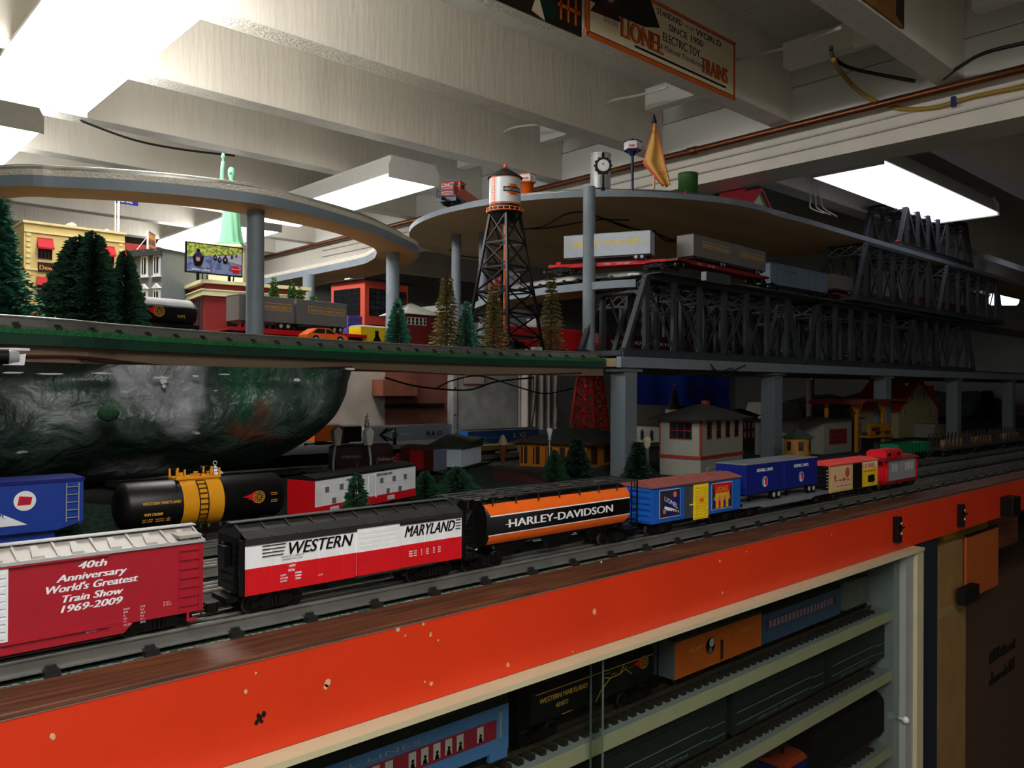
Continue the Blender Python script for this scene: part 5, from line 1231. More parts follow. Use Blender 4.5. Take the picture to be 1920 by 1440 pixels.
# hanging cloth strips
clo = mat('white_cloth', 'b4aca4', rough=.9, var=.1); V = []; Fc = []; x0_, x1_ = xa(1005, 3.2), xa(1082, 3.2)
for i in range(49):
    f = i/48; y = 3.34+.02*math.sin(f*34)+.012*math.sin(f*71+1)
    for j in range(6): V.append((x0_+(x1_-x0_)*f, y, -1.364+1.7*j/5))
for i in range(48):
    for j in range(5): a = i*6+j; Fc.append((a, a+6, a+7, a+1))
mb = MB(clo); mb.add(V, Fc, 0, True); o = one('hanging_cloth', 'white cloth hanging in folds behind the ochre station', 'cloth', mb)
V = []; Fc = []; x0_, x1_ = xa(1198, 3.36), xa(1385, 3.36)
for i in range(33):
    f = i/32; y = 3.36+.03*math.sin(f*9)+.015*math.sin(f*23)
    for j in range(6): V.append((x0_+(x1_-x0_)*f, y+.02*j, -1.364+1.66*j/5))
for i in range(32):
    for j in range(5): a = i*6+j; Fc.append((a, a+6, a+7, a+1))
mb = MB(mat('blue_cloth', '0c3cb0', rough=.8, var=.15)); mb.add(V, Fc, 0, True); one('blue_cloth', 'bright blue sheet hanging behind the church steeple', 'cloth', mb)
# red lattice tower on the table
def lattice_tower(t, m, h, b0, b1, levels, name='lattice_leg', th=.003):
    f = MB(m)
    cs = [(-1, -1), (1, -1), (1, 1), (-1, 1)]
    def pt(k, z): r_ = b0+(b1-b0)*z/h; return (cs[k % 4][0]*r_, cs[k % 4][1]*r_, z)
    lg = []
    for k in range(4): MB(m).bar(pt(k, 0), pt(k, h), th*1.5, th*1.5).build(name, t)
    zs = [h*(1-(1-i/levels)**.9) for i in range(levels+1)]
    for i in range(levels):
        for k in range(4):
            f.bar(pt(k, zs[i]), pt(k+1, zs[i+1]), th*.55, th*.8); f.bar(pt(k+1, zs[i]), pt(k, zs[i+1]), th*.55, th*.8); f.bar(pt(k, zs[i+1]), pt(k+1, zs[i+1]), th*.7, th)
    f.build('bracing', t)
Yt = 2.15; p = at(1105, 800, Y=Yt); t = thing('steel_tower', 'bright red lattice tower behind the station roof, its top under the deck', 'tower', (p.x, Yt, TB), math.radians(12))
lattice_tower(t, paint('tower_red', 'f03426', .5), .288, .062, .034, 6, th=.0065)
# background hill and far clutter at right
V = []; Fc = []
for i in range(41):
    for j in range(9):
        x = 6.4+2.25*i/40; y = 2.35+1.0*j/8; z = TB+.03+.20*math.sin(PI*j/8)**.7*(.5+.5*math.sin(i*.35))+.03*noise.noise(Vector((x*6, y*6, 2)))
        V.append((x, y, z))
for i in range(40):
    for j in range(8): a = i*9+j; Fc.append((a, a+9, a+10, a+1))
mb = MB(mat('hill_grey_green', '3a463a', rough=.9, var=.5, scale=14, bump=1, bscale=30)); mb.add(V, Fc, 0, True); one('scenery_hill', 'rough grey green hill behind the farmhouse', 'hill', mb)
V = []; Fc = []
for i in range(31):
    for j in range(7):
        x = 5.0+1.3*i/30; y = 2.5+.6*j/6; z = TB+.02+.18*math.sin(PI*j/6)**.7*math.sin(PI*i/30)**.6+.02*noise.noise(Vector((x*7, y*7, 3)))
        V.append((x, y, z))
for i in range(30):
    for j in range(6): a = i*7+j; Fc.append((a, a+7, a+8, a+1))
mb = MB(MC['hill_grey_green']); mb.add(V, Fc, 0, True); one('scenery_hill', 'grey green hill above the white background houses', 'hill', mb)
# ================================================================ SECOND LEVEL (green deck and grey beam)
ZD = .0755; R2 = .0975
deckgreen = mat('deck_edge_green', '0b3526', rough=.6, var=.2, scale=30); grassm = mat('deck_grass', '1f6b3a', rough=1, var=.5, scale=400, bump=1)
under = mat('deck_underside_board', '8a7658', rough=.85, var=.2, scale=9, bump=.2)
bluegrey = mat('blue_grey_paint', '77828c', rough=.55, var=.08, scale=25, bump=.1)
def smooth(P, n=6, closed=False):
    P = [Vector((p[0], p[1], p[2] if len(p) > 2 else 0)) for p in P]; Q = []
    for k in range(len(P)-1):
        p0 = P[max(k-1, 0)]; p1 = P[k]; p2 = P[k+1]; p3 = P[min(k+2, len(P)-1)]
        for j in range(n):
            s_ = j/n; Q.append(.5*((2*p1)+(p2-p0)*s_+(2*p0-5*p1+4*p2-p3)*s_*s_+(3*p1-p0-3*p2+p3)*s_**3))
    Q.append(P[-1]); return Q
def strip(mb, P, Qp, z0, z1, m=0, mt=None):
    """solid ribbon between two matching polylines"""
    n = len(P); V = []
    for a, b_ in zip(P, Qp): V += [(a[0], a[1], z0), (a[0], a[1], z1), (b_[0], b_[1], z1), (b_[0], b_[1], z0)]
    Fs = []; Ft = []; Fb = []
    for k in range(n-1):
        a = 4*k; b_ = 4*k+4
        Fs += [(a, b_, b_+1, a+1), (a+2, b_+2, b_+3, a+3)]; Ft.append((a+1, b_+1, b_+2, a+2)); Fb.append((a+3, b_+3, b_, a))
    Fs += [(0, 1, 2, 3), (4*n-1, 4*n-2, 4*n-3, 4*n-4)]
    mb.add(V, Fs+Ft, m); mb.add(V, Fb, mt if mt is not None else m); return mb
def offset(P, d):
    O = []
    for k, p in enumerate(P):
        t_ = (P[min(k+1, len(P)-1)]-P[max(k-1, 0)]); t_.z = 0; t_.normalize(); O.append(Vector((p.x-t_.y*d, p.y+t_.x*d, p.z)))
    return O
EDGE = smooth([(-1.6, 1.12), (-.6, 1.17), (.235, 1.27), (.44, 1.345), (.665, 1.41), (1.0, 1.475), (1.39, 1.50), (1.69, 1.452)], 5)
BACKL = [Vector((p.x, 2.5, 0)) for p in EDGE]
dk = thing('green_deck', 'second level deck with green painted edge, carrying the model town', 'deck', (0, 0, 0))
strip(MB(under, deckgreen, grassm), offset(EDGE, .010), BACKL, .0539, ZD-.003, 0).build('plywood', dk)
strip(MB(deckgreen), EDGE, offset(EDGE, .0102), .0539, ZD-.006).build('edge_band', dk)
strip(MB(grassm), offset(EDGE, -.0006), offset(EDGE, .0108), ZD-.0058, ZD-.0002).build('grass_lip', dk)
strip(MB(mat('town_ground', '3c4034', rough=1, scale=40, var=.4)), offset(EDGE, .0108), BACKL, ZD-.003, ZD-.0002).build('grass_mat', dk)
strip(MB(mat('fascia_brown_board', '6b5b48', rough=.8, var=.25, scale=12, kind='wood')), offset(EDGE, .012), offset(EDGE, .032), .031, .0537).build('under_beam', dk)
# grass fringe along the rim
rd = random.Random(3); V = []; Fc = []
for k in range(len(EDGE)-1):
    for j in range(110):
        p = EDGE[k].lerp(EDGE[k+1], rd.random()); y = p.y-.001+.014*rd.random(); b = len(V); h = .0022+.0028*rd.random(); dx = .0009
        V += [(p.x-dx, y, ZD-.004*rd.random()), (p.x+dx, y, ZD-.003*rd.random()), (p.x+.002*(rd.random()-.5), y-.0005, ZD+h)]; Fc.append((b, b+1, b+2))
mb = MB(grassm); mb.add(V, Fc); o = mb.build('grass_fringe', dk); o['kind'] = 'stuff'
gd = thing('grey_beam_deck', 'blue grey deck edge carrying the long row of dark truss bridges', 'deck', (0, 0, 0))
MB(bluegrey, under).box(1.691, 8.0, 1.40, 1.416, .0539, .083, 0).box(1.691, 8.0, 1.417, 1.62, .056, .079, 1).build('beam', gd)
MB(under).box(1.70, 8.0, 1.62, 2.2, .056, .075).build('plywood', gd)
# grey pillars from the table to the beam
speck = mat('speckled_grey_paint', '6c777e', rough=.6, scale=420, col2='9aa3a8', th=.68, bump=.3)
for k, (u, lab) in enumerate(((1154, 'nearest, beside the ochre station, with a wide cap'), (1432, 'second from the left, beside the ochre kiosk'), (1641, 'third, in front of the timber platform'), (1776, 'fourth, right of the farmhouse'), (1880, 'last, at the far right edge'))):
    x = xa(u, 1.47); p = thing('pillar', 'speckled grey square pillar under the beam, '+lab, 'pillar', (x, 1.44, TB), 0, 'grey pillars under the beam')
    MB(speck).box(-.026, .026, -.026, .026, 0, .288).build('shaft', p, .001)
    MB(speck).box(-.045, .045, -.030, .030, .288, .2985).build('cap', p, .001)
# tracks following paths
def path_track(label, P, z, base=None, ties=True, group='tubular three-rail tracks', bw=.026, tie_gap=.055):
    t = thing('train_track', label, 'train track', (0, 0, 0), 0, group)
    if base: strip(MB(base), offset(P, -bw), offset(P, bw), z-.0215, z-.015).build('roadbed', t)
    for d in (-.0165, 0, .0165):
        Q = offset(P, d); m = MB(railm); m.tube([(q.x, q.y, z-.0022) for q in Q], .0024, 6); strip(m, offset(P, d-.0007), offset(P, d+.0007), z-.014, z-.003); strip(m, offset(P, d-.004), offset(P, d+.004), z-.0150, z-.0138); m.build('rail', t)
    if ties:
        acc = 0; n = 0; proto = None
        for k in range(len(P)-1):
            a, b_ = P[k], P[k+1]; L = (b_-a).length; s_ = tie_gap-acc
            while s_ < L and n < 95:
                p = a.lerp(b_, s_/L); an = math.atan2(b_.y-a.y, b_.x-a.x)
                if proto is None: proto = MB(tiem).box(-.005, .005, -.027, .027, -.0188, -.0135).box(-.004, .004, -.023, -.0195, -.0135, -.0100).build('tie', t); o = proto
                else: o = proto.copy(); C.objects.link(o); o.parent = t
                o.location = (p.x, p.y, z); o.rotation_euler = (0, 0, an); s_ += tie_gap; n += 1
            acc = (acc+L) % tie_gap
    return t
graybed = paint('roadbed_grey', '5a5853', .8)
MAIN2 = [p for p in offset(EDGE, .062)]+[Vector((x, 1.50, 0)) for x in (1.9, 2.6, 3.4, 4.4, 6.0)]
path_track('track along the rim of the green deck', MAIN2, R2, graybed)
path_track('track carrying the grey trailers on the green deck', smooth([(-.2, 1.50), (.3, 1.61), (.7, 1.69), (1.1, 1.735), (1.7, 1.76), (2.4, 1.77), (4, 1.77)], 5), R2, graybed)
L2 = 'train cars on the green deck'
# tank car on the green deck
x1 = xa(380, 1.66)
L = .24; t = car('tank_car', 'black tank car with silver top and red flame badge behind the deck trees', 'train car', x1-L/2, 1.685, R2, math.radians(9), L2)
r = .028; zc = .050; tank(t, L, r, zc, black)
s_ = MB(silver); s_.M = Matrix.Translation((0, 0, zc))@Matrix.Rotation(PI/2, 4, 'Y'); V = []
for k in range(13):
    a = PI+(-PI/2+PI*k/12)*.72
    for x in (-L/2+.014, L/2-.014): V.append(((r+.0004)*math.cos(a), (r+.0004)*math.sin(a), x))
s_.add(V, [(2*k, 2*k+1, 2*k+3, 2*k+2) for k in range(12)], 0, True); s_.build('silver_top', t)
MB(silver).bar((-L/2+.01, -r-.001, zc+.010), (L/2-.01, -r-.001, zc+.010), .0008, .0012).build('hand_rail', t)
lb = MB(red, gold, black); flame_logo(lb, .025, zc-.001, -r-.0008, .0105, red, gold, black); lb.text('WM', (.066, -r-.0008, zc-.012), (1, 0, 0), .007, m=gold); lb.text('WESTERN MARYLAND', (-.035, -r+.0025, zc-.016), (1, 0, 0), .002, m=gold); lb.build('badge', t)
f = MB(black); f.box(-L/2-.008, L/2+.008, -.006, .006, .015, .022).box(-L/2, L/2, -.02, .02, .020, .026); f.build('underframe', t); running_gear(t, L, .036)
# red flatcar with two grey trailers
c = (xa(447, 1.665), 1.665); ang1 = math.radians(2)
t = car('flatcar', 'red flatcar under the two grey trailers on the green deck', 'train car', c[0]+.15, 1.70, R2, math.radians(5), L2)
flat(t, .36, .060, red); running_gear(t, .36, .034)
gm_ = paint('trailer_grey', '6f6f70', .4)
def yl(l, L, W, h0, H):
    y = -W/2-.0003; a, b_ = -L*.28, L*.44; z0_, z1_ = h0+H*.48, h0+H*.76
    for x0_, x1_, za_, zb_ in ((a, b_, z0_, z0_+.001), (a, b_, z1_-.001, z1_), (a, a+.001, z0_, z1_), (b_-.001, b_, z0_, z1_)): l.box(x0_, x1_, y-.0003, y, za_, zb_, yellow)
    l.text('WESTERN MARYLAND', (a+.006, y-.0003, z0_+.0035), (1, 0, 0), (z1_-z0_)*.45, (b_-a)-.014, .2, gold, bold=.0002)
    for k in range(3): l.box(a+.003, a+.006, y-.0003, y, z0_+.004+.002*k, z0_+.0048+.002*k, gold); l.box(b_-.006, b_-.003, y-.0003, y, z0_+.004+.002*k, z0_+.0048+.002*k, gold)
Lt = along(c, math.radians(3), 551); H = za(447, 551, 1.665)-za(447, 600, 1.665)
zt_ = R2+.026; H = za(447, 551, 1.665)-zt_-.0155
a_ = math.radians(3); trailer('grey trailer with yellow framed lettering, left one beside the round column', c[0]+Lt/2*math.cos(a_)-.029*math.sin(a_)*1, c[1]+.029+Lt/2*math.sin(a_), zt_, a_, Lt, H, .058, gm_, yl, 'grey trailers on the green deck')
c2 = (c[0]+(Lt+.006)*math.cos(a_), c[1]+(Lt+.006)*math.sin(a_)); a_ = math.radians(9); Lt2 = along(c2, a_, 650)
trailer('grey trailer with yellow framed lettering, right one beside the orange car', c2[0]+Lt2/2*math.cos(a_)-.029*math.sin(a_), c2[1]+.029+Lt2/2*math.sin(a_), zt_, a_, Lt2, H, .058, gm_, yl, 'grey trailers on the green deck')
# columns
def column(label, x, y, z0, z1, r=.0182):
    t = thing('column', label, 'column', (x, y, z0), 0, 'round grey columns'); MB(bluegrey).cyl((0, 0, 0), (0, 0, z1-z0), r, n=28).build('shaft', t)
column('round grey column in front of the grey trailers, holding the curved ramp', .758, 1.614, ZD, .365)
column('round grey column right of the red factory, holding the curved ramp', 1.272, 1.861, ZD, .365)
column('round grey column at the left rim of the top deck', 1.968, 2.45, ZD, .585)
column('round grey column right behind the water tower', 2.02, 2.35, ZD, .585)
column('tall round grey column in front of the white trailer', 1.775, 1.592, ZD, .585)
column('short grey stub column under the far part of the curved ramp', xa(578, 2.42), 2.42, ZD, .365, .02)
# curved ramp
OUT = smooth([(.02, 3.0), (.03, 2.5), (.12, 2.08), (.3227, 1.748), (.4112, 1.674), (.506, 1.6165), (.61, 1.575), (.7286, 1.5494), (.83, 1.5626), (.96, 1.608), (1.075, 1.656), (1.196, 1.73), (1.34, 1.836), (1.423, 1.989), (1.4645, 2.103), (1.49, 2.3), (1.495, 2.7), (1.49, 3.3)], 5)
INN = smooth([(.16, 3.0), (.17, 2.5), (.24, 2.14), (.36, 1.838), (.44, 1.765), (.535, 1.7106), (.62, 1.676), (.70, 1.6605), (.80, 1.668), (.93, 1.690), (1.03, 1.725), (1.11, 1.775), (1.20, 1.84), (1.262, 1.93), (1.302, 2.02), (1.327, 2.16), (1.329, 2.7), (1.32, 3.3)], 5)
rp = thing('curved_ramp', 'curved grey edged plywood track ramp sweeping over the left town', 'ramp', (0, 0, 0))
plyo = mat('orange_tinted_plywood', 'c09060', rough=.75, var=.16, scale=7, kind='wood')
tex = mat('textured_cream_board', 'd2ccbc', rough=.9, var=.15, scale=300, bump=1, bscale=260)
strip(MB(bluegrey, plyo), OUT, INN, .365, .386, 0, 1).build('plywood', rp)
strip(MB(tex), OUT, INN, .386, .397).build('fibre_board', rp)
mid = [(a+b_)/2 for a, b_ in zip(OUT, INN)]
path_track('track lying on the curved ramp', mid, .397+.0160, None, True)
# ================================================================ TOP DECK
ply = mat('top_deck_plywood', 'c8a97c', rough=.8, var=.14, scale=6, kind='wood', bump=.1)
td = thing('top_deck', 'large rounded top deck with blue grey rim and brown underside', 'deck', (0, 0, 0))
P = []
for k in range(0, 49):
    a = math.radians(-82-(k/48)*215); P.append((2.43+.735*math.cos(a), 2.145+.735*math.sin(a)))
P = [(7.6, 1.412), (3.2, 1.412), (2.75, 1.409)]+P+[(2.87, 2.42), (3.31, 1.80), (3.40, 1.68), (7.6, 1.62)]
mb = MB(ply, bluegrey); n = len(P)
V = [(p[0], p[1], .585) for p in P]+[(p[0], p[1], .603) for p in P]
mb.add(V, [tuple(range(n-1, -1, -1))], 0); mb.add(V, [tuple(range(n, 2*n))]+[(k, n+k, n+(k+1) % n, (k+1) % n) for k in range(n)], 1)
o = mb.build('deck_board', td)
t = path_track('track around the rim of the top deck', [Vector((2.43+.665*math.cos(a), 2.145+.665*math.sin(a), 0)) for a in [math.radians(-297+q*6) for q in range(36)]]+[Vector((x, 1.475, 0)) for x in (2.6, 3.0, 3.6, 4.4, 5.2, 7.2)], .603+.019, None)
# ================================================================ MID-LEVEL curved track (z .32)
NE = smooth([(2.25, 2.80), (2.065, 2.527), (1.923, 2.30), (1.815, 2.073), (1.767, 1.817), (1.765, 1.607), (1.80, 1.4616), (1.883, 1.404), (2.087, 1.385), (2.6, 1.385), (3.4, 1.385), (5.0, 1.385), (7.5, 1.385)], 6)
FE = offset(NE, .15)
FE = smooth([(2.38, 2.72), (2.20, 2.45), (2.06, 2.24), (1.955, 2.03), (1.915, 1.82), (1.92, 1.68), (1.96, 1.60), (2.03, 1.56), (2.15, 1.545), (2.6, 1.54), (3.4, 1.54), (5.0, 1.54), (7.5, 1.54)], 6)
md = thing('curved_track_shelf', 'narrow grey curved track shelf between the green deck and the top deck', 'shelf', (0, 0, 0))
kk = [k for k, p in enumerate(NE)]
cut = next(k for k, p in enumerate(NE) if p.x > 1.80 and p.y < 1.47)
strip(MB(bluegrey, under), NE[:cut+1], FE[:cut+1], .283, .305, 0, 1).build('board', md)
MB(dgrey, under).box(1.83, 7.5, 1.375, 1.56, .3192, .3212, 0).build('straight_board', md)
MB(dgrey, white).box(2.03, 2.16, 1.362, 1.374, .312, .342, 0).box(2.024, 2.03, 1.361, 1.375, .315, .340, 1).build('end_block', md)
MIDP = [(a+b_)/2 for a, b_ in zip(NE, FE)]
for p in MIDP: p.z = 0
R3 = .326
MIDP_ = MIDP[:cut+2]
path_track('shiny track on the curved shelf under the white trailer', MIDP, R3+.014, None)
def on_path(P, s):
    acc = 0
    for k in range(len(P)-1):
        L = (P[k+1]-P[k]).length
        if acc+L >= s: p = P[k].lerp(P[k+1], (s-acc)/L); return p
        acc += L
    return P[-1]
def path_s(P, u):
    # arc length where the path crosses image column u (last crossing before the straight)
    acc = 0; best = None
    for k in range(len(P)-1):
        L = (P[k+1]-P[k]).length
        for j in range(10):
            q = P[k].lerp(P[k+1], j/10); w_ = q.dot(FW); uu = 960+FPX*(q.dot(RT))/w_
            d = abs(uu-u)
            if best is None or d < best[0]: best = (d, acc+L*j/10)
        acc += L
    return best[1]
def car_on(name, label, u0, u1, W=.058, cat='train car', grp='train cars on the curved shelf'):
    s0, s1 = path_s(MIDP, u0), path_s(MIDP, u1); a, b_ = on_path(MIDP, s0), on_path(MIDP, s1)
    ang = math.atan2(b_.y-a.y, b_.x-a.x); L = (b_-a).length; m_ = (a+b_)/2
    return car(name, label, cat, m_.x, m_.y, R3+.014, ang, grp), L, m_, ang
Z3 = R3+.014
t, L, m_, an = car_on('stock_car', 'red slatted stock car with grey end, behind the water tower', 868, 1012)
L = min(L, .30); stockr = paint('stock_red', '9a2830', .5)
MB(dred).box(-L/2+.002, L/2-.002, -.026, .026, .016, .072).build('inner_body', t)
s_ = MB(stockr)
for k in range(8):
    for y in (-.0285, .0275): s_.box(-L/2, L/2, y, y+.0012, .018+.0068*k, .0228+.0068*k)
for k in range(11):
    x = -L/2+.002+(L-.004)*k/10
    for y in (-.0300, .0285): s_.box(x-.001, x+.001, y, y+.0016, .016, .073)
s_.box(-.02, .02, -.0305, -.029, .016, .073); s_.build('slatted_side', t)
MB(paint('stock_roof', '7a4648')).prism([(-.031, .073), (.031, .073), (0, .080)], 'x', -L/2, L/2).build('roof', t)
e = MB(paint('stock_end_grey', '7d8084'))
e.box(L/2, L/2+.002, -.029, .029, .014, .074); e.prism([(-.029, .074), (.029, .074), (0, .080)], 'x', L/2, L/2+.002)
for k in range(6): e.box(L/2+.002, L/2+.004, -.026, .026, .022+.0085*k, .0245+.0085*k)
e.cyl((L/2+.004, -.005, .068), (L/2+.007, -.005, .068), .007, n=12); e.build('car_end', t)
l = MB(white); l.text('W M', (-L/2+.012, -.0315, .058), (1, 0, 0), .007, .018, bold=.0003).text('3736', (-L/2+.012, -.0315, .048), (1, 0, 0), .007, .018, bold=.0003)
for k in range(4): l.box(-L/2+.012, -L/2+.022, -.0315, -.031, .026+.004*k, .028+.004*k)
l.text('STOCK', (L/2-.065, -.0315, .055), (1, 0, 0), .007, .03); l.build('lettering', t); running_gear(t, L, .036)
# red flatcar with the white trailer
p0, p1 = at(1027, 505, t=2.36), at(1256, 500, t=2.36)
c0 = at(1030, 500, t=2.44); c1 = at(1256, 500, t=2.30); ang = math.atan2(c1.y-c0.y, c1.x-c0.x); L = math.hypot(c1.x-c0.x, c1.y-c0.y)
mx_, my_ = (c0.x+c1.x)/2, (c0.y+c1.y)/2
t = thing('flatcar', 'red flatcar with white lettering carrying the white trailer', 'train car', (mx_-math.sin(ang)*.02, my_+math.cos(ang)*.02, Z3-.002), ang, 'train cars on the curved shelf')
flat(t, L, .055, red, [('10', .14), ('TWMU', .17), ('CAPY 140000', .21)], white); MB(red).box(-L/2+.02, -L/2+.034, -.015, .0, .026, .036).build('hitch', t); running_gear(t, L, .045)
def wl(l, L, W, h0, H):
    y = -W/2-.0003; l.text('WESTERN  MARYLAND', (-L*.40, y, h0+H*.46), (1, 0, 0), H*.26, L*.78, .25, yellow, bold=.0004)
    for k in range(4): l.box(-L*.46, -L*.42, y, y+.0003, h0+H*(.46+.07*k), h0+H*(.48+.07*k), yellow); l.box(L*.40, L*.45, y, y+.0003, h0+H*(.46+.07*k), h0+H*(.48+.07*k), yellow)
w0, w1 = at(1056, 470, t=2.39), at(1222, 470, t=2.32); Lw = (w1-w0).length-.0; zw = Z3-.002+.026
Hw = za(1222, 430, w1.y)-za(1222, 473, w1.y)
trailer('silvery white trailer with yellow lettering under the top deck', (w0.x+w1.x)/2-math.sin(ang)*.02, (w0.y+w1.y)/2+math.cos(ang)*.02, zw, ang, math.hypot(w1.x-w0.x, w1.y-w0.y), Hw, .056, paint('pale_silver', 'b8c2cc', .3), wl, None, .80, silver)
# second red flatcar with two dull grey trailers, then a grey blue hopper, another trailer
f0 = at(1270, 500, t=2.27); f1 = at(1442, 520, t=2.66); ang = math.atan2(f1.y-f0.y, f1.x-f0.x); L = math.hypot(f1.x-f0.x, f1.y-f0.y)
t = thing('flatcar', 'red flatcar carrying two dull grey trailers, right of the white trailer', 'train car', ((f0.x+f1.x)/2-math.sin(ang)*.028, (f0.y+f1.y)/2+math.cos(ang)*.028, Z3-.002), ang, 'train cars on the curved shelf')
flat(t, L, .056, dred, [('WM 2610', .10), ('CAPY 140000', .16)], white); running_gear(t, L, .04)
g0 = at(1300, 450, t=2.33); g1 = at(1436, 470, t=2.65); Lg = math.hypot(g1.x-g0.x, g1.y-g0.y); ag = math.atan2(g1.y-g0.y, g1.x-g0.x)
Hg = za(1300, 437, g0.y)-za(1300, 478, g0.y)
for k in (0, 1):
    cx_ = g0.x+(g1.x-g0.x)*(.25+.5*k)-math.sin(ag)*.028; cy_ = g0.y+(g1.y-g0.y)*(.25+.5*k)+math.cos(ag)*.028
    trailer('dull grey trailer under the top deck, '+('left one of the pair', 'right one of the pair')[k], cx_, cy_, Z3+.024, ag, Lg/2-.003, Hg, .056, paint('dull_grey', '66625e', .4), yl, 'dull grey trailers under the top deck')
h0_ = at(1444, 500, t=2.70); h1_ = at(1548, 520, t=3.0); ah = 0.0
xh0, xh1 = 2.36+.0, 2.70
xh0 = xa(1444, 1.43); xh1 = xa(1552, 1.43)
t = thing('hopper_car', 'pale blue grey ribbed hopper under the edge of the top deck', 'train car', ((xh0+xh1)/2, 1.46, Z3-.002), 0, 'train cars on the curved shelf')
hb = paint('hopper_bluegrey', '5e6f80', .5); L = xh1-xh0; b = MB(hb)
b.prism([(-L/2, .028), (-L/2+.04, .018), (L/2-.04, .018), (L/2, .028), (L/2, .088), (-L/2, .088)], 'y', -.028, .028)
for k in range(10): x = -L/2+.004+(L-.008)*k/9; b.box(x-.001, x+.001, -.0295, .0295, .02, .088)
b.box(-L/2, L/2, -.0305, .0305, .086, .090); b.build('body', t); l = MB(black); l.text('W M', (-L/2+.05, -.0300, .070), (1, 0, 0), .008).text('WESTERN', (-L/2+.09, -.0300, .066), (1, 0, 0), .007, .09).text('852', (L/2-.04, -.03, .066), (1, 0, 0), .006); l.build('lettering', t); running_gear(t, L, .04)
xg = xa(1560, 1.43)
t = thing('flatcar', 'dark red flatcar inside the mid-level truss bridge', 'train car', (xg+.17, 1.46, Z3-.002), 0, 'train cars on the curved shelf'); flat(t, .33, .056, dred); running_gear(t, .33, .04)
trailer('dull grey trailer just left of the mid-level truss bridge', xg+.10, 1.46, Z3+.024, 0, .16, .055, .056, paint('dull_grey', '66625e', .4), None, None)
for k in (0, 1):
    t = thing('boxcar', 'dark red boxcar inside the mid-level truss bridge, far right, '+('first', 'second')[k], 'train car', (3.95+.32*k, 1.46, Z3-.002), 0, 'train cars on the curved shelf')
    MB(paint('deep_red', '4a1210', .6)).box(-.14, .14, -.027, .027, .018, .074).build('body', t); MB(black).prism([(-.028, .074), (.028, .074), (0, .08)], 'x', -.14, .14).build('roof', t); running_gear(t, .28, .04, wheels=False)
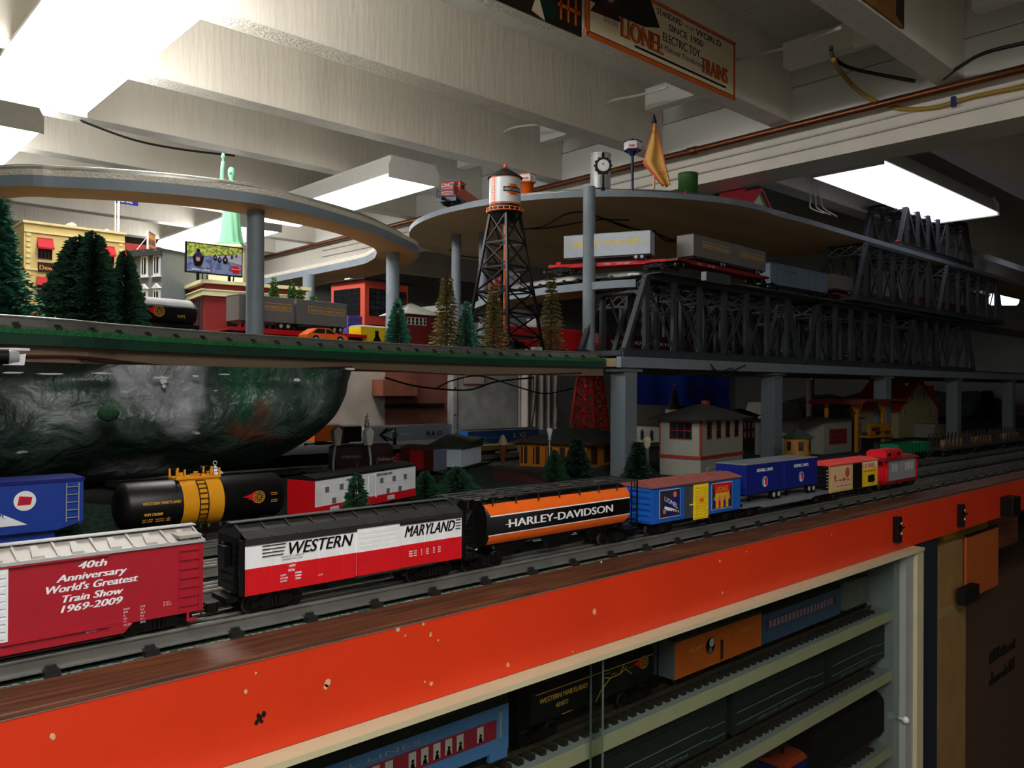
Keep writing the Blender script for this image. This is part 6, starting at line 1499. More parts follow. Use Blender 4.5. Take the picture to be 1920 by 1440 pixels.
# ================================================================ TRUSS BRIDGES
brg = mat('bridge_dark_grey', '33383c', rough=.55, var=.08, scale=40); brl = brg
def truss(name, label, x0, x1, y0, y1, z0, H, panels, group=None, m=brg, slope=None, zfloor=True):
    t = thing(name, label, 'truss bridge', (x0, y0, z0), 0, group); L = x1-x0; W = y1-y0; p = L/panels; sl = slope or p*.85; cw = .017
    for side, y in (('near', 0), ('far', W)):
        s = MB(m)
        yy = y; ys = .007
        def br(a, b_, w_, h_=None): s.bar((a[0], yy, a[1]), (b_[0], yy, b_[1]), ys, w_, up=(0, 0, 1)) if abs(a[0]-b_[0]) > 1e-4 else s.box(a[0]-w_/2, a[0]+w_/2, yy-ys/2, yy+ys/2, a[1], b_[1])
        s.box(0, L, yy-.006, yy+.006, .0, .024); s.box(0, L, yy-.009, yy+.009, .022, .024); s.box(0, L, yy-.009, yy+.009, 0, .002)
        s.box(sl, L-sl, yy-.008, yy+.008, H-.012, H)
        for a, b_ in (((0.004, .0), (sl, H)), ((L-.004, 0), (L-sl, H))):
            s.bar((a[0], yy, a[1]+.004), (b_[0], yy, b_[1]-.004), .016, .012)
        xs = [sl+(L-2*sl)*k/(panels-2) for k in range(panels-1)]
        for k, x in enumerate(xs):
            s.box(x-.0085, x-.0065, yy-.006, yy+.006, .024, H-.012); s.box(x+.0065, x+.0085, yy-.006, yy+.006, .024, H-.012); s.box(x-.007, x+.007, yy-.001, yy+.001, .024, H-.012)
            if k < len(xs)-1:
                xn = xs[k+1]
                if x < L/2: s.bar((x, yy, H-.012), (xn, yy, .024), .004, .006)
                if xn > L/2: s.bar((x, yy, .024), (xn, yy, H-.012), .004, .006)
            s.box(x-.014, x+.014, yy-.003, yy+.003, .022, .034); s.box(x-.014, x+.014, yy-.003, yy+.003, H-.026, H-.010)
        s.build('side_truss', t)
    # portals and sway frames with lattice
    def lattice(mb, x, z_lo, z_hi, xl, n=3):
        mb.bar((x, 0, z_hi), (x, W, z_hi), .006, .007); mb.bar((xl, 0, z_lo), (xl, W, z_lo), .005, .006)
        for k in range(n):
            a, b_ = W*k/n, W*(k+1)/n; mb.bar((x, a, z_hi), (xl, b_, z_lo), .003, .005); mb.bar((xl, a, z_lo), (x, b_, z_hi), .003, .005)
    for e_, xt, xb in ((0, sl, sl*(1-.20)), (1, L-sl, L-sl*(1-.20))):
        b = MB(m); lattice(b, xt, H*.80, H-.006, xb, 3)
        for y, sgn in ((0, 1), (W, -1)):
            A = [(y, H*.80), (y+sgn*.010, H*.80), (y+sgn*.004, H*.70), (y, H*.66)]
            b.add([(xb-(xt-xb)*((H*.80-q[1])/(H*.20))*1.0, q[0], q[1]) for q in [(y, H*.80), (y+sgn*W*.22, H*.80), (y+sgn*W*.07, H*.755), (y+sgn*.006, H*.66), (y, H*.60)]], [(0, 1, 2, 3, 4)])
        b.build('portal', t)
    tb_ = MB(m); xs = [sl+(L-2*sl)*k/(panels-2) for k in range(panels-1)]
    for k, x in enumerate(xs):
        tb_.bar((x, 0, H-.006), (x, W, H-.006), .006, .006)
        if 0 < k < len(xs)-1: 
            for q in range(3): a, b_ = W*q/3, W*(q+1)/3; tb_.bar((x, a, H-.008), (x, b_, H-.045), .0025, .004); tb_.bar((x, a, H-.045), (x, b_, H-.008), .0025, .004)
            tb_.bar((x, 0, H-.046), (x, W, H-.046), .004, .005)
        if k < len(xs)-1:
            xn = xs[k+1]; tb_.bar((x, 0, H-.004), (xn, W, H-.004), .003, .005); tb_.bar((x, W, H-.004), (xn, 0, H-.004), .003, .005)
    tb_.build('top_bracing', t)
    fl = MB(m)
    for k in range(panels+1): fl.box(L*k/panels-.003, L*k/panels+.003, 0, W, .004, .018)
    for y in (W*.35, W*.65): fl.box(0, L, y-.003, y+.003, .004, .018)
    fl.build('floor_beams', t); return t
B1 = 'truss bridges along the grey beam'
ZB_ = .0835
x0b = xa(1165, 1.425)
truss('truss_bridge', 'nearest dark truss bridge, its open portal facing the green deck', x0b, 2.72, 1.425, 1.585, ZB_, .235, 8, B1)
truss('truss_bridge', 'second dark truss bridge along the grey beam', 2.74, 3.60, 1.425, 1.585, ZB_, .235, 7, B1)
truss('truss_bridge', 'third and farthest dark truss bridge along the grey beam', 3.62, 4.48, 1.425, 1.585, ZB_, .235, 7, B1)
truss('truss_bridge', 'dark truss bridge directly behind the nearest one', 2.0, 2.95, 1.70, 1.84, .0775, .235, 8, 'back row truss bridges')
truss('truss_bridge', 'dark truss bridge directly behind the second one', 3.0, 3.95, 1.70, 1.84, .0775, .235, 8, 'back row truss bridges')
truss('truss_bridge', 'mid-level truss bridge below the end of the top deck, left one', 3.06, 3.88, 1.39, 1.545, .3365, .235, 7, 'mid-level truss bridges')
truss('truss_bridge', 'mid-level truss bridge at far right, beside the small bluish lamp', 3.90, 4.80, 1.39, 1.545, .3365, .235, 7, 'mid-level truss bridges')
truss('truss_bridge', 'topmost dark truss bridge under the right ceiling lamp', xa(1682, 1.425), xa(1822, 1.425), 1.425, 1.58, .6035, .215, 8)
rl_ = MB(paint('marker_red', 'c01828', .3)); p = at(1682, 453, Y=1.415); one('marker_lamp', 'small red marker at the foot of the topmost bridge', 'marker', rl_.lathe([(0, -.006), (.008, -.003), (.011, .002), (.006, .006), (0, .007)], n=12), (p.x, p.y, p.z))
# train cars behind the trusses on the green/grey deck
def plain_car(name, label, u0, u1, Y, z, m, H, dec=None, grp=None, zb=.018, roofm=None, W=.056, endm=None, ribs=0):
    x0_, x1_ = xa(u0, Y), xa(u1, Y); L = x1_-x0_
    t = thing(name, label, 'train car', ((x0_+x1_)/2, Y+W/2, z), 0, grp)
    b = MB(m).box(-L/2, L/2, -W/2, W/2, zb, zb+H)
    for k in range(ribs+1 if ribs else 0): b.box(-L/2+L*k/ribs-.0008, -L/2+L*k/ribs+.0008, -W/2-.001, -W/2, zb, zb+H)
    b.build('body', t)
    MB(roofm or blackm).prism([(-W/2-.001, zb+H), (W/2+.001, zb+H), (0, zb+H+.006)], 'x', -L/2, L/2).build('roof', t)
    e = MB(endm or m)
    for s in (-1, 1):
        for k in range(7): e.box(s*L/2, s*(L/2+.0022), -W/2+.003, W/2-.003, zb+.004+H*k/7.4, zb+.008+H*k/7.4)
    e.build('car_end', t)
    if dec: l = MB(); dec(l, L, W, zb, H); l.build('lettering', t)
    running_gear(t, L, .04); return t
plain_car('boxcar', 'bright red boxcar with white lettering seen between the water tower legs', 940, 1092, 1.735, R2, paint('bright_car_red', 'c41420', .4), .060, lambda l, L, W, zb, H: l.text('Conway', (-L*.13, -W/2-.0006, zb+H*.42), (1, 0, 0), .015, .09, 0, white, bold=.0006), L2, roofm=paint('bright_car_red', 'c41420'))
plain_car('boxcar', 'dull red boxcar with pale slanted letters seen through the nearest truss', 1124, 1300, 1.735, R2, paint('boxcar_darkbrown3', '4a1216', .5), .058, lambda l, L, W, zb, H: l.text('WESTERN  MARYLAND', (-L*.40, -W/2-.0006, zb+H*.50), (1, 0, 0), .012, L*.8, .15, white, bold=.0003), L2, endm=dred)
plain_car('boxcar', 'dark boxcar behind the trusses, right of the dull red one', 1310, 1440, 1.735, R2, paint('near_black_brown', '1c1412', .5), .055, lambda l, L, W, zb, H: l.text('L & N', (-L*.2, -W/2-.0006, zb+H*.3), (1, 0, 0), .014, .07, 0, white), L2)
plain_car('boxcar', 'far silver and dark car on a raised track behind the trusses', 1005, 1052, 2.35, .19, white, .07, None, None)
far = thing('far_shelf', 'grey shelf with bright rails behind the truss bridges', 'shelf', (0, 0, 0)); MB(greyf).box(2.35, 6.5, 2.30, 2.60, .185, .197).build('board', far); m_ = MB(railm)
for x in (4.8, 6.0): m_.box(x, x+.02, 2.44, 2.46, -.245, .185)
for y in (2.33, 2.345, 2.36): m_.box(2.35, 6.5, y-.001, y+.001, .199, .206)
m_.build('rail', far)
for k, (u, col, lab) in enumerate(((1325, dred, 'dark red'), (1400, red, 'red'), (1420, paint('amber_car', 'b4741c'), 'amber'), (1500, white, 'white'), (1560, yellow, 'yellow'), (1620, dred, 'maroon'))):
    x = xa(u, 2.32); one('toy_vehicle', 'small %s toy vehicle on the shelf behind the truss bridges' % lab, 'toy car', MB(col, blackm).prism([(-.04, .008), (.04, .008), (.04, .022), (.02, .024), (.012, .036), (-.02, .036), (-.028, .024), (-.04, .022)], 'y', -.016, .016, 0).cyl((-.022, -.018, .008), (-.022, .018, .008), .008, n=12, m=1).cyl((.022, -.018, .008), (.022, .018, .008), .008, n=12, m=1), (x, 2.42, .197), group='toy vehicles behind the trusses')
# ================================================================ WATER TOWER
Yw = 1.66; wx = xa(945, Yw); t = thing('water_tower', 'water tower with white tank, orange railing and black lattice legs', 'water tower', (wx, Yw, ZD), math.radians(47.3-45+6))
zt0 = za(945, 386, Yw)-ZD; zt1 = za(945, 335, Yw)-ZD; zap = za(945, 314, Yw)-ZD; zrl = za(945, 398, Yw)-ZD
rt = 29.5*(at(945, 385, Y=Yw).dot(FW))/FPX
lattice_tower(t, black, zrl-.006, .080, .029, 6, th=.0048)
MB(paint('tower_tank_white', 'cdd1d4', .3)).cyl((0, 0, zt0), (0, 0, zt1), rt, n=40).build('tank', t)
b = MB(orange)
for z in (zt0+.001, zt1-.003): b.cyl((0, 0, z), (0, 0, z+.003), rt+.0008, n=40)
b.build('tank_band', t)
MB(blkroof).lathe([(rt+.005, zt1), (rt+.005, zt1+.002), (.004, zap), (0, zap)], n=40).build('roof', t)
MB(orange).lathe([(.002, zap-.001), (.0045, zap+.002), (.005, zap+.006), (.003, zap+.010), (0, zap+.012)], n=12).build('finial', t)
b = MB(orange); rr_ = rt+.0065
for z in (zrl-.002, zrl+.0065): b.lathe([(rr_, z), (rr_+.0016, z), (rr_+.0016, z+.0026), (rr_, z+.0026), (rr_, z)], n=40)
for k in range(20): a = 2*PI*k/20; b.cb(((rr_+.0008)*math.cos(a), (rr_+.0008)*math.sin(a), zrl+.004), (.0022, .0022, .009))
b.build('railing', t)
MB(black).cyl((0, 0, zrl-.004), (0, 0, zrl), rt+.006, n=40).cyl((0, 0, zrl-.026), (0, 0, zrl-.004), rt*.72, rt*.95, n=32).cyl((0, 0, zrl), (0, 0, zt0), rt*.98, n=32).build('tank_base', t)
vd = Vector((-FW.x, -FW.y, 0)).normalized(); rot = Matrix.Rotation(-(t.rotation_euler.z), 3, 'Z')
def facing(ua): # direction on tank in local coordinates, ua = angle to the right of the viewer-facing point
    a = math.atan2(-FW.y, -FW.x)+ua-t.rotation_euler.z; return a
l = MB(orange, black, white); lg = MB()
def on_tank(mb, ua, z, wd, h, m, off):
    k = 8; V = []
    for q in range(k+1):
        a = facing(ua+(q/k-.5)*wd/rt); V += [((rt+off)*math.cos(a), (rt+off)*math.sin(a), z-h/2), ((rt+off)*math.cos(a), (rt+off)*math.sin(a), z+h/2)]
    mb.add(V, [(2*q, 2*q+2, 2*q+3, 2*q+1) for q in range(k)], m, True)
zm = (zt0+zt1)/2; ub = .55
for q in range(7): on_tank(l, ub, zm-.013+.0043*q, (.020, .032, .038, .038, .038, .032, .020)[q], .0044, 0, .0006)
on_tank(l, ub, zm, .056, .013, 1, .0009)
tv, tt_, x0_, x1_, y0_, y1_ = font_tris('HARLEY-DAVIDSON'); 
def tank_text(mb, s, ua, z, h, wd, m, off):
    V, T, a0, a1, b0, b1 = font_tris(s); O = []
    for v in V: a = facing(ua+(((v.x-a0)/(a1-a0))-.5)*wd/rt); O.append(((rt+off)*math.cos(a), (rt+off)*math.sin(a), z+(v.y-.35)/.7*h))
    mb.add(O, T, m)
tank_text(l, 'HARLEY-DAVIDSON', ub, zm, .0072, .050, 2, .0013); tank_text(l, 'MOTOR', ub, zm+.010, .0035, .018, 1, .0010); tank_text(l, 'CYCLES', ub, zm-.010, .0035, .018, 1, .0010)
l.build('badge', t)
b = MB(orange)
for s in (-.0045, .0045):
    a = facing(-.75+s/rt); b.bar((math.cos(a)*(rt+.0035), math.sin(a)*(rt+.0035), zt0-.004), (math.cos(a)*(rt+.0035), math.sin(a)*(rt+.0035), zt1+.002), .0014, .0014)
for k in range(9):
    a = facing(-.75-.0045/rt); a2_ = facing(-.75+.0045/rt); z = zt0+(zt1-zt0)*(k+.5)/9; b.bar((math.cos(a)*(rt+.0035), math.sin(a)*(rt+.0035), z), (math.cos(a2_)*(rt+.0035), math.sin(a2_)*(rt+.0035), z), .0012, .0014)
b.build('ladder', t)
MB(orange).cyl((0, 0, .0), (0, 0, zrl-.02), .0035, n=12).build('riser_pipe', t)
# the tower's little shed and block
p = at(974, 655, Y=1.60); t = thing('pump_shed', 'tiny black corrugated shed at the foot of the water tower', 'shed', (p.x, 1.60, ZD), .1)
b = MB(black, greyf); b.box(-.022, .022, 0, .035, 0, .046, 0)
for k in range(9): b.box(-.022+.005*k, -.0205+.005*k, -.0008, 0, 0, .046, 0)
b.box(.004, .014, -.0012, 0, .018, .030, 1); b.build('wall', t); MB(blkroof).prism([(-.025, .046), (.025, .043), (.025, .045), (-.025, .049)], 'y', -.003, .038).build('roof', t)
p = at(1011, 653, Y=1.585); one('concrete_block', 'small pale block beside the black pump shed', 'block', MB(paint('pale_block', 'a9b0aa', .7)).prism([(-.014, 0), (.014, 0), (.012, .034), (-.012, .034)], 'y', 0, .02), (p.x, 1.585, ZD))
# ================================================================ LEFT TOWN on the green deck
yb_ = paint('yellow_wall', 'e0c67c', .6); yb2 = paint('yellow_moulding', 'f0dca0', .6)
Yy = 1.95; c = (xa(43, Yy), Yy); t = thing('office_building', 'tall pale yellow building with red awnings and brown sign boards', 'building', (c[0], Yy, ZD), 0)
LR = xa(232, Yy)-c[0]; H = za(43, 414, Yy)-ZD
MB(yb_).box(0, LR, 0, .17, 0, H).build('wall', t)
m_ = MB(yb2); m_.box(-.003, LR+.003, -.003, .173, H-.003, H+.002); m_.box(0, LR, -.002, 0, H-.022, H-.018); m_.box(.002, LR-.002, -.0025, 0, H*.62, H*.635)
for k in range(22): m_.box(.004, .012, -.0015, 0, H-.03-.0115*k, H-.024-.0115*k); m_.box(LR-.012, LR-.004, -.0015, 0, H-.03-.0115*k, H-.024-.0115*k)
m_.build('moulding', t)
aw = paint('awning_red', 'b01420', .85); w_ = MB(paint('dark_red_window', '4a1014'), glassd); awn = MB(aw, white)
def uz(u, v): return xa(u, Yy)-c[0], za(u, v, Yy)-ZD
for (u0, v0, u1, v1) in ((69, 446, 96, 487), (187, 461, 212, 498)):
    a, z1_ = uz(u0, v0); b_, z0_ = uz(u1, v1); w_.box(a, b_, -.0015, 0, z0_, z1_, 0)
    for q in range(4): x = a+(b_-a)*(q+.15)/4; w_.box(x, x+(b_-a)*.17, -.002, -.001, z0_+.002, z0_+(z1_-z0_)*.45, 1)
    hh = (z1_-z0_)*.45; awn.add([(a-.001, 0, z1_+.002), (b_+.001, 0, z1_+.002), (b_+.002, -.012, z1_-hh), (a-.002, -.012, z1_-hh), (b_+.002, -.012, z1_-hh-.004), (a-.002, -.012, z1_-hh-.004)], [(0, 3, 2, 1), (3, 5, 4, 2)])
    awn.add([(a-.001, 0, z1_+.002), (a-.002, -.012, z1_-hh), (a-.002, 0, z1_-hh)], [(0, 1, 2)]); awn.add([(b_+.001, 0, z1_+.002), (b_+.002, 0, z1_-hh), (b_+.002, -.012, z1_-hh)], [(0, 1, 2)])
for (u0, v0, u1, v1) in ((68, 518, 100, 548), (187, 528, 212, 560)):
    a, z1_ = uz(u0, v0); b_, z0_ = uz(u1, v1); hh = (z1_-z0_)*.6; awn.add([(a-.001, 0, z1_), (b_+.001, 0, z1_), (b_+.002, -.012, z1_-hh), (a-.002, -.012, z1_-hh)], [(0, 3, 2, 1)]); w_.box(a, b_, -.001, 0, z0_-.02, z1_-.01, 0)
w_.build('window', t); awn.build('awning', t)
l = MB(paint('sign_dark_red', '3c0c10'), gold); 
for (u0, v0, u1, v1, tx) in ((69, 491, 112, 513, 'Dewey'), (112, 495, 187, 516, '& Cheatham'), (176, 501, 212, 521, 'Howe')):
    a, z1_ = uz(u0, v0); b_, z0_ = uz(u1, v1); l.box(a, b_, -.003, 0, z0_, z1_, 0); l.text(tx, (a+.003, -.0034, z0_+.005), (1, 0, 0), .010, (b_-a)-.006, 0, 1, bold=.0004)
l.build('sign_board', t)
r_ = MB(white)
for u, v, s_ in ((137, 416, 1.4), (203, 430, .9)):
    a, z_ = uz(u, v); r_.box(a-.004*s_, a+.004*s_, .02, .028, H, H+.006*s_).prism([(a-.007*s_, H+.006*s_), (a+.007*s_, H+.006*s_), (a, H+.010*s_)], 'y', .017, .031)
r_.build('roof_vent', t)
a = MB(glassd); a.box(-.001, 0, .03, .05, H*.6, H*.75).build('side_window', t)
# street sign on a tall pole
p = at(222, 436, Y=2.35); ps = thing('street_sign', 'blue blade sign on a tall white pole behind the yellow building', 'street sign', (p.x, 2.35, ZD)); zt = za(222, 378, 2.35)-ZD
MB(white).cyl((0, 0, 0), (0, 0, zt), .0032, n=10).cyl((-.008, 0, 0), (-.008, 0, zt), .0018, n=8).build('pole', ps); MB(navy, white).box(-.008, .05, -.002, .002, zt-.004, zt+.014, 0).text('LIONEL', (-.004, -.0024, zt), (1, 0, 0), .008, .04, 0, 1).build('blade', ps)
# red storefront behind + grey building with white windows
Yg = 1.98; c = (xa(303, Yg), Yg)
t = thing('grey_building', 'grey blank-walled building with ornate white windows on its left face', 'building', (c[0], Yg, ZD), math.radians(24)); H = za(303, 470, Yg)-ZD
ang = math.radians(24); LR = along(c, ang, 385); LL = along(c, ang+PI/2, 247); LL = min(LL, .26)
MB(paint('wall_grey', '72787c', .7)).box(0, LR, 0, LL, 0, H).build('wall', t)
m_ = MB(paint('ornate_white', 'dadfe2', .5), glassd)
for f_ in range(3):
    for q in range(5):
        a = .016+.040*q; z_ = .02+.082*f_
        if a+.02 > LL: break
        m_.box(-.003, 0, a-.011, a+.011, z_, z_+.052, 0); m_.box(-.0042, 0, a-.006, a+.006, z_+.006, z_+.044, 1); m_.box(-.005, 0, a-.0008, a+.0008, z_+.006, z_+.044, 0)
        m_.prism([(a-.014, z_+.052), (a+.014, z_+.052), (a, z_+.064)], 'x', -.006, 0, 0); m_.box(-.006, 0, a-.014, a+.014, z_-.003, z_, 0)
m_.build('ornate_window', t); MB(dgrey).box(-.006, LR+.003, -.003, LL, H, H+.006).box(-.008, 0, 0, LL, H-.010, H).build('cornice', t)
t = thing('red_building', 'dark red flat building glimpsed between the yellow and grey ones', 'building', (xa(228, 2.3), 2.3, ZD), 0); MB(paint('storefront_red', '8c201c', .6)).box(0, xa(300, 2.3)-xa(228, 2.3), 0, .12, 0, za(260, 458, 2.3)-ZD).build('wall', t)
# rooftop sign
c = at(279, 470, Y=1.99); t = thing('billboard', 'orange and yellow rooftop sign in a white frame', 'billboard', (at(278, 475, Y=2.06).x, 2.06, za(278, 475, 2.06)), math.radians(52)); wS = .052; hS = .066
hS = za(309, 426, 2.02)-za(309, 470, 2.02); 
MB(white).box(0, wS, 0, .003, -.01, 0).box(0, .0025, 0, .004, -.02, hS).box(wS-.0025, wS, 0, .004, -.02, hS).box(0, wS, 0, .004, hS-.0025, hS).bar((wS-.002, .004, hS*.7), (wS-.002, .05, -.02), .0016, .0016).bar((.002, .004, hS*.7), (.002, .05, -.02), .0016, .0016).build('frame', t)
MB(orange, paint('sign_yellow_mid', 'f0a030'), dred, black).box(.0025, wS-.0025, .001, .003, 0, hS-.0025, 0).box(.006, wS-.006, .0006, .001, hS*.2, hS*.85, 1).text('RAIL KING', (.005, .0002, hS*.42), (1, 0, 0), hS*.26, wS-.010, 0, 2, bold=.0005).box(.010, wS-.010, .0002, .001, hS*.26, hS*.30, 2).build('sign_panel', t)
# statue: a plain robed figure with a raised arm
Ys = 2.12; p = at(433, 458, Y=Ys); t = thing('robed_statue', 'pale green robed statue with one raised arm on a stone pedestal', 'statue', (p.x, Ys, ZD), math.radians(-40)); zb_ = p.z-ZD; ztp = za(416, 283, Ys)-ZD; hs = ztp-zb_
pm = paint('verdigris', '74b48e', .6); st_ = paint('pedestal_stone', 'd2c9a8', .7)
b = MB(st_); b.box(-.036, .036, -.036, .036, zb_-.03, zb_-.006).box(-.045, .045, -.045, .045, 0, zb_-.03); b.box(-.039, .039, -.039, .039, zb_-.012, zb_-.008)
b.build('pedestal', t); MB(pm).box(-.033, .033, -.033, .033, zb_-.006, zb_).build('plinth', t)
V = []; Fc = []; prof = [(0, 1.15), (.04, 1.1), (.10, 1.0), (.22, .92), (.34, .84), (.44, .78), (.50, .74), (.56, .76), (.62, .80), (.66, .66), (.685, .36), (.70, .24)]
nn = 40; R_ = .026
for f_, rr_ in prof:
    for k in range(nn):
        a = 2*PI*k/nn; q = 1+.10*math.sin(a*9+f_*6)*max(0, 1-f_*1.3)+.05*math.sin(a*4+f_*9)*max(0, 1-f_*1.3)
        V.append((R_*rr_*q*math.cos(a), R_*rr_*q*.82*math.sin(a), zb_+hs*f_))
for j in range(len(prof)-1):
    for k in range(nn): Fc.append((j*nn+k, j*nn+(k+1) % nn, (j+1)*nn+(k+1) % nn, (j+1)*nn+k))
b = MB(pm); b.add(V, Fc, 0, True)
zh = zb_+hs*.70; b.lathe([(.0058, -.004), (.0062, .004), (.0088, .012), (.0094, .019), (.0085, .026), (.004, .031), (0, .032)], (0, 0, zh), 16)
b.tube([(-.019, -.002, zb_+hs*.64), (-.024, -.003, zb_+hs*.72), (-.023, -.003, zb_+hs*.82), (-.021, -.003, zb_+hs*.90)], .0052, 10)
b.tube([(.018, -.003, zb_+hs*.64), (.024, -.009, zb_+hs*.54), (.012, -.021, zb_+hs*.52)], .0055, 10)
b.box(.0, .016, -.026, -.020, zb_+hs*.46, zb_+hs*.60)
b.lathe([(0, 0), (.0014, .0), (.0026, -.002), (.0026, .003), (0, .005)], (0, -.0095, zh+.017), 6)
b.build('body', t); MB(pm).lathe([(.003, 0), (.0038, hs*.04), (.006, hs*.05), (.006, hs*.062), (.004, hs*.068), (.004, hs*.085), (0, hs*.10)], (-.021, -.003, ztp-hs*.10), 12).build('torch', t)
MB(pm).lathe([(.0095, .020), (.0102, .026), (.006, .034), (0, .036)], (0, .001, zh), 14).build('hair', t)
# wide red and cream station with billboard
Yr = 1.86; c = (xa(383, Yr), Yr); ang = math.radians(-8); t = thing('low_station', 'low dark red building with broad cream cornice below the billboard', 'building', (c[0], Yr, ZD), ang)
H = za(383, 528, Yr)-ZD; LR = along(c, ang, 572); LL = along(c, ang+PI/2, 300); LL = min(max(LL, .1), .20)
drd = paint('station_dark_red', '8e1c1a', .6); crm = paint('cornice_cream', 'ece4b4', .6)
MB(drd).box(0, LR, 0, LL, 0, H).build('wall', t)
MB(crm).box(-.012, LR+.01, -.012, LL+.01, H-.004, H+.004).box(-.008, LR, -.008, LL, H-.032, H-.018).box(-.010, LR, -.010, LL, H-.020, H-.017).box(-.003, LR, -.003, 0, .018, .026).box(-.006, .006, -.004, .004, .010, .036).build('cornice', t)
w_ = MB(glassd); 
for q in range(5): w_.box(-.001, 0, .02+.028*q, .036+.028*q, .04, H-.04)
for q in range(5): w_.box(.05+.06*q, .075+.06*q, -.001, 0, .04, H-.04)
w_.build('window', t)
q0_ = at(348, 459, Y=1.84); q1_ = at(455, 514, Y=1.84); wB = q1_.x-q0_.x; hB = za(400, 458, 1.84)-za(400, 515, 1.84); zb2 = za(400, 515, 1.84)
t = thing('billboard', 'framed billboard picturing motorcycles on a leafy road', 'billboard', (q0_.x, 1.84, zb2), 0)
MB(black).box(0, wB, 0, .006, 0, hB).box(wB*.2, wB*.24, .002, .006, ZD+H-zb2, 0).box(wB*.75, wB*.79, .002, .006, ZD+H-zb2, 0).bar((wB*.3, .004, 0), (wB*.38, .03, ZD+H-zb2), .003, .003).bar((wB*.85, .004, 0), (wB*.92, .03, ZD+H-zb2), .003, .003).build('frame', t)
l = MB(mat('bill_foliage', '6f8a24', rough=.6, scale=160, col2='c8d060', th=.5), mat('bill_road', '7c88b0', rough=.6, scale=60, col2='4a5488', th=.52), black, red, white, paint('bike_chrome', 'c08a72'), paint('bike_blue', '2a2c60'), paint('bill_light_road', 'b4b4c4'))
e_ = .003; l.box(e_, wB-e_, -.0005, 0, e_, hB-e_, 1); l.prism([(e_, hB-e_), (e_, hB*.50), (wB*.45, hB*.62), (wB-e_, hB*.78), (wB-e_, hB-e_)], 'y', -.001, 0, 0)
l.prism([(wB*.40, hB*.60), (wB*.75, hB*.68), (wB-e_, hB*.80), (wB-e_, hB*.40)], 'y', -.0009, 0, 7)
def bike(x, z, s):
    l.prism([(x-.22*s, z), (x+.16*s, z), (x+.30*s, z+.3*s), (x+.36*s, z+.62*s), (x+.14*s, z+.86*s), (x-.16*s, z+.84*s), (x-.36*s, z+.56*s), (x-.28*s, z+.24*s)], 'y', -.0014, 0, 2)
    l.prism([(x-.2*s, z+.55*s), (x+.22*s, z+.55*s), (x+.16*s, z+.92*s), (x-.14*s, z+.92*s)], 'y', -.0017, 0, 6); l.disc((x, -.0019, z+1.0*s), .11*s, (0, -1, 0), 2); l.disc((x-.02*s, -.0020, z+.45*s), .14*s, (0, -1, 0), 5)
bike(wB*.21, hB*.22, hB*.52); bike(wB*.68, hB*.40, hB*.26); bike(wB*.58, hB*.42, hB*.18); bike(wB*.50, hB*.48, hB*.18); bike(wB*.80, hB*.58, hB*.14); bike(wB*.88, hB*.64, hB*.10)
l.text('ALWAYS A LEADER', (wB*.10, -.0016, hB*.09), (1, 0, 0), .0038, wB*.32, 0, 4, bold=.0003)
xx, zz = wB*.87, hB*.24; l.prism([(xx-.006, zz-.008), (xx+.006, zz-.008), (xx+.0085, zz-.003), (xx+.0085, zz+.003), (xx+.006, zz+.008), (xx-.006, zz+.008), (xx-.0085, zz+.003), (xx-.0085, zz-.003)], 'y', -.0015, 0, 3); l.box(xx-.012, xx+.012, -.0018, 0, zz-.0028, zz+.0028, 3); l.text('HARLEY-DAVIDSON', (xx-.011, -.0021, zz-.0012), (1, 0, 0), .0024, .022, 0, 4)
l.build('picture', t)
# pillars, topiary, factory, gazebo, small cars
for k, (u, vt, w_, lab) in enumerate(((514, 520, 17, 'leftmost'), (547, 524, 15, 'second'), (563, 538, 18, 'third'), (589, 548, 20, 'rightmost and lowest'))):
    Yt = 1.80; p = at(u, vt, Y=Yt); zb_ = .14
    tree('bright green topiary shrub behind the grey trailers, '+lab, (p.x, Yt, ZD), p.z-ZD, w_/2*p.dot(FW)/FPX*2.3, 'brush', fol_g, n=2200, levels=9, seed=40+k, group='shrubs behind the grey trailers', name='topiary_shrub')
Yf = 1.98; c = onrow(683, Yf); ang = math.radians(8); t = thing('factory', 'orange red factory with large dark paned windows and a flat roof', 'building', (c[0], Yf, ZD), ang)
H = za(683, 524, Yf)-ZD; LR = along(c, ang, 764); LL = along(c, ang+PI/2, 620)
fw = paint('factory_red', 'b8402c', .6); MB(fw).box(0, LR, 0, LL, 0, H).build('wall', t)
w_ = MB(glassd, black)
for f_, (z0_, z1_) in enumerate(((H*.56, H*.90), (H*.08, H*.44))):
    for a0_, a1_, fc in ((.10*LR, .47*LR, 'R'), (.56*LR, .95*LR, 'R'), (.14*LL, .90*LL, 'L')):
        def bx(p_, q_, r_, s_, d_, m_): w_.box(p_, q_, -d_, 0, r_, s_, m_) if fc == 'R' else w_.box(-d_, 0, p_, q_, r_, s_, m_)
        bx(a0_, a1_, z0_, z1_, .001, 0)
        for q in range(6): z = z0_+(z1_-z0_)*q/5; bx(a0_, a1_, z-.0008, z+.0008, .002, 1)
        for q in range(4): x = a0_+(a1_-a0_)*q/3; bx(x-.0008, x+.0008, z0_, z1_, .002, 1)
w_.build('window', t); MB(blackm).box(-.012, LR+.012, -.012, LL+.012, H, H+.004).build('roof', t); MB(white).box(LR*.0, LR*.12, LL*.45, LL*.6, H+.004, H+.010).build('roof_vent', t)
Yz = 1.80; p = at(789, 572, Y=Yz); t = thing('gazebo_station', 'small dark red pavilion with a pale shingled hip roof', 'building', (xa(757, Yz), Yz, ZD), 0)
wz_ = xa(822, Yz)-xa(757, Yz); zt = za(789, 590, Yz)-ZD; zp = za(789, 573, Yz)-ZD
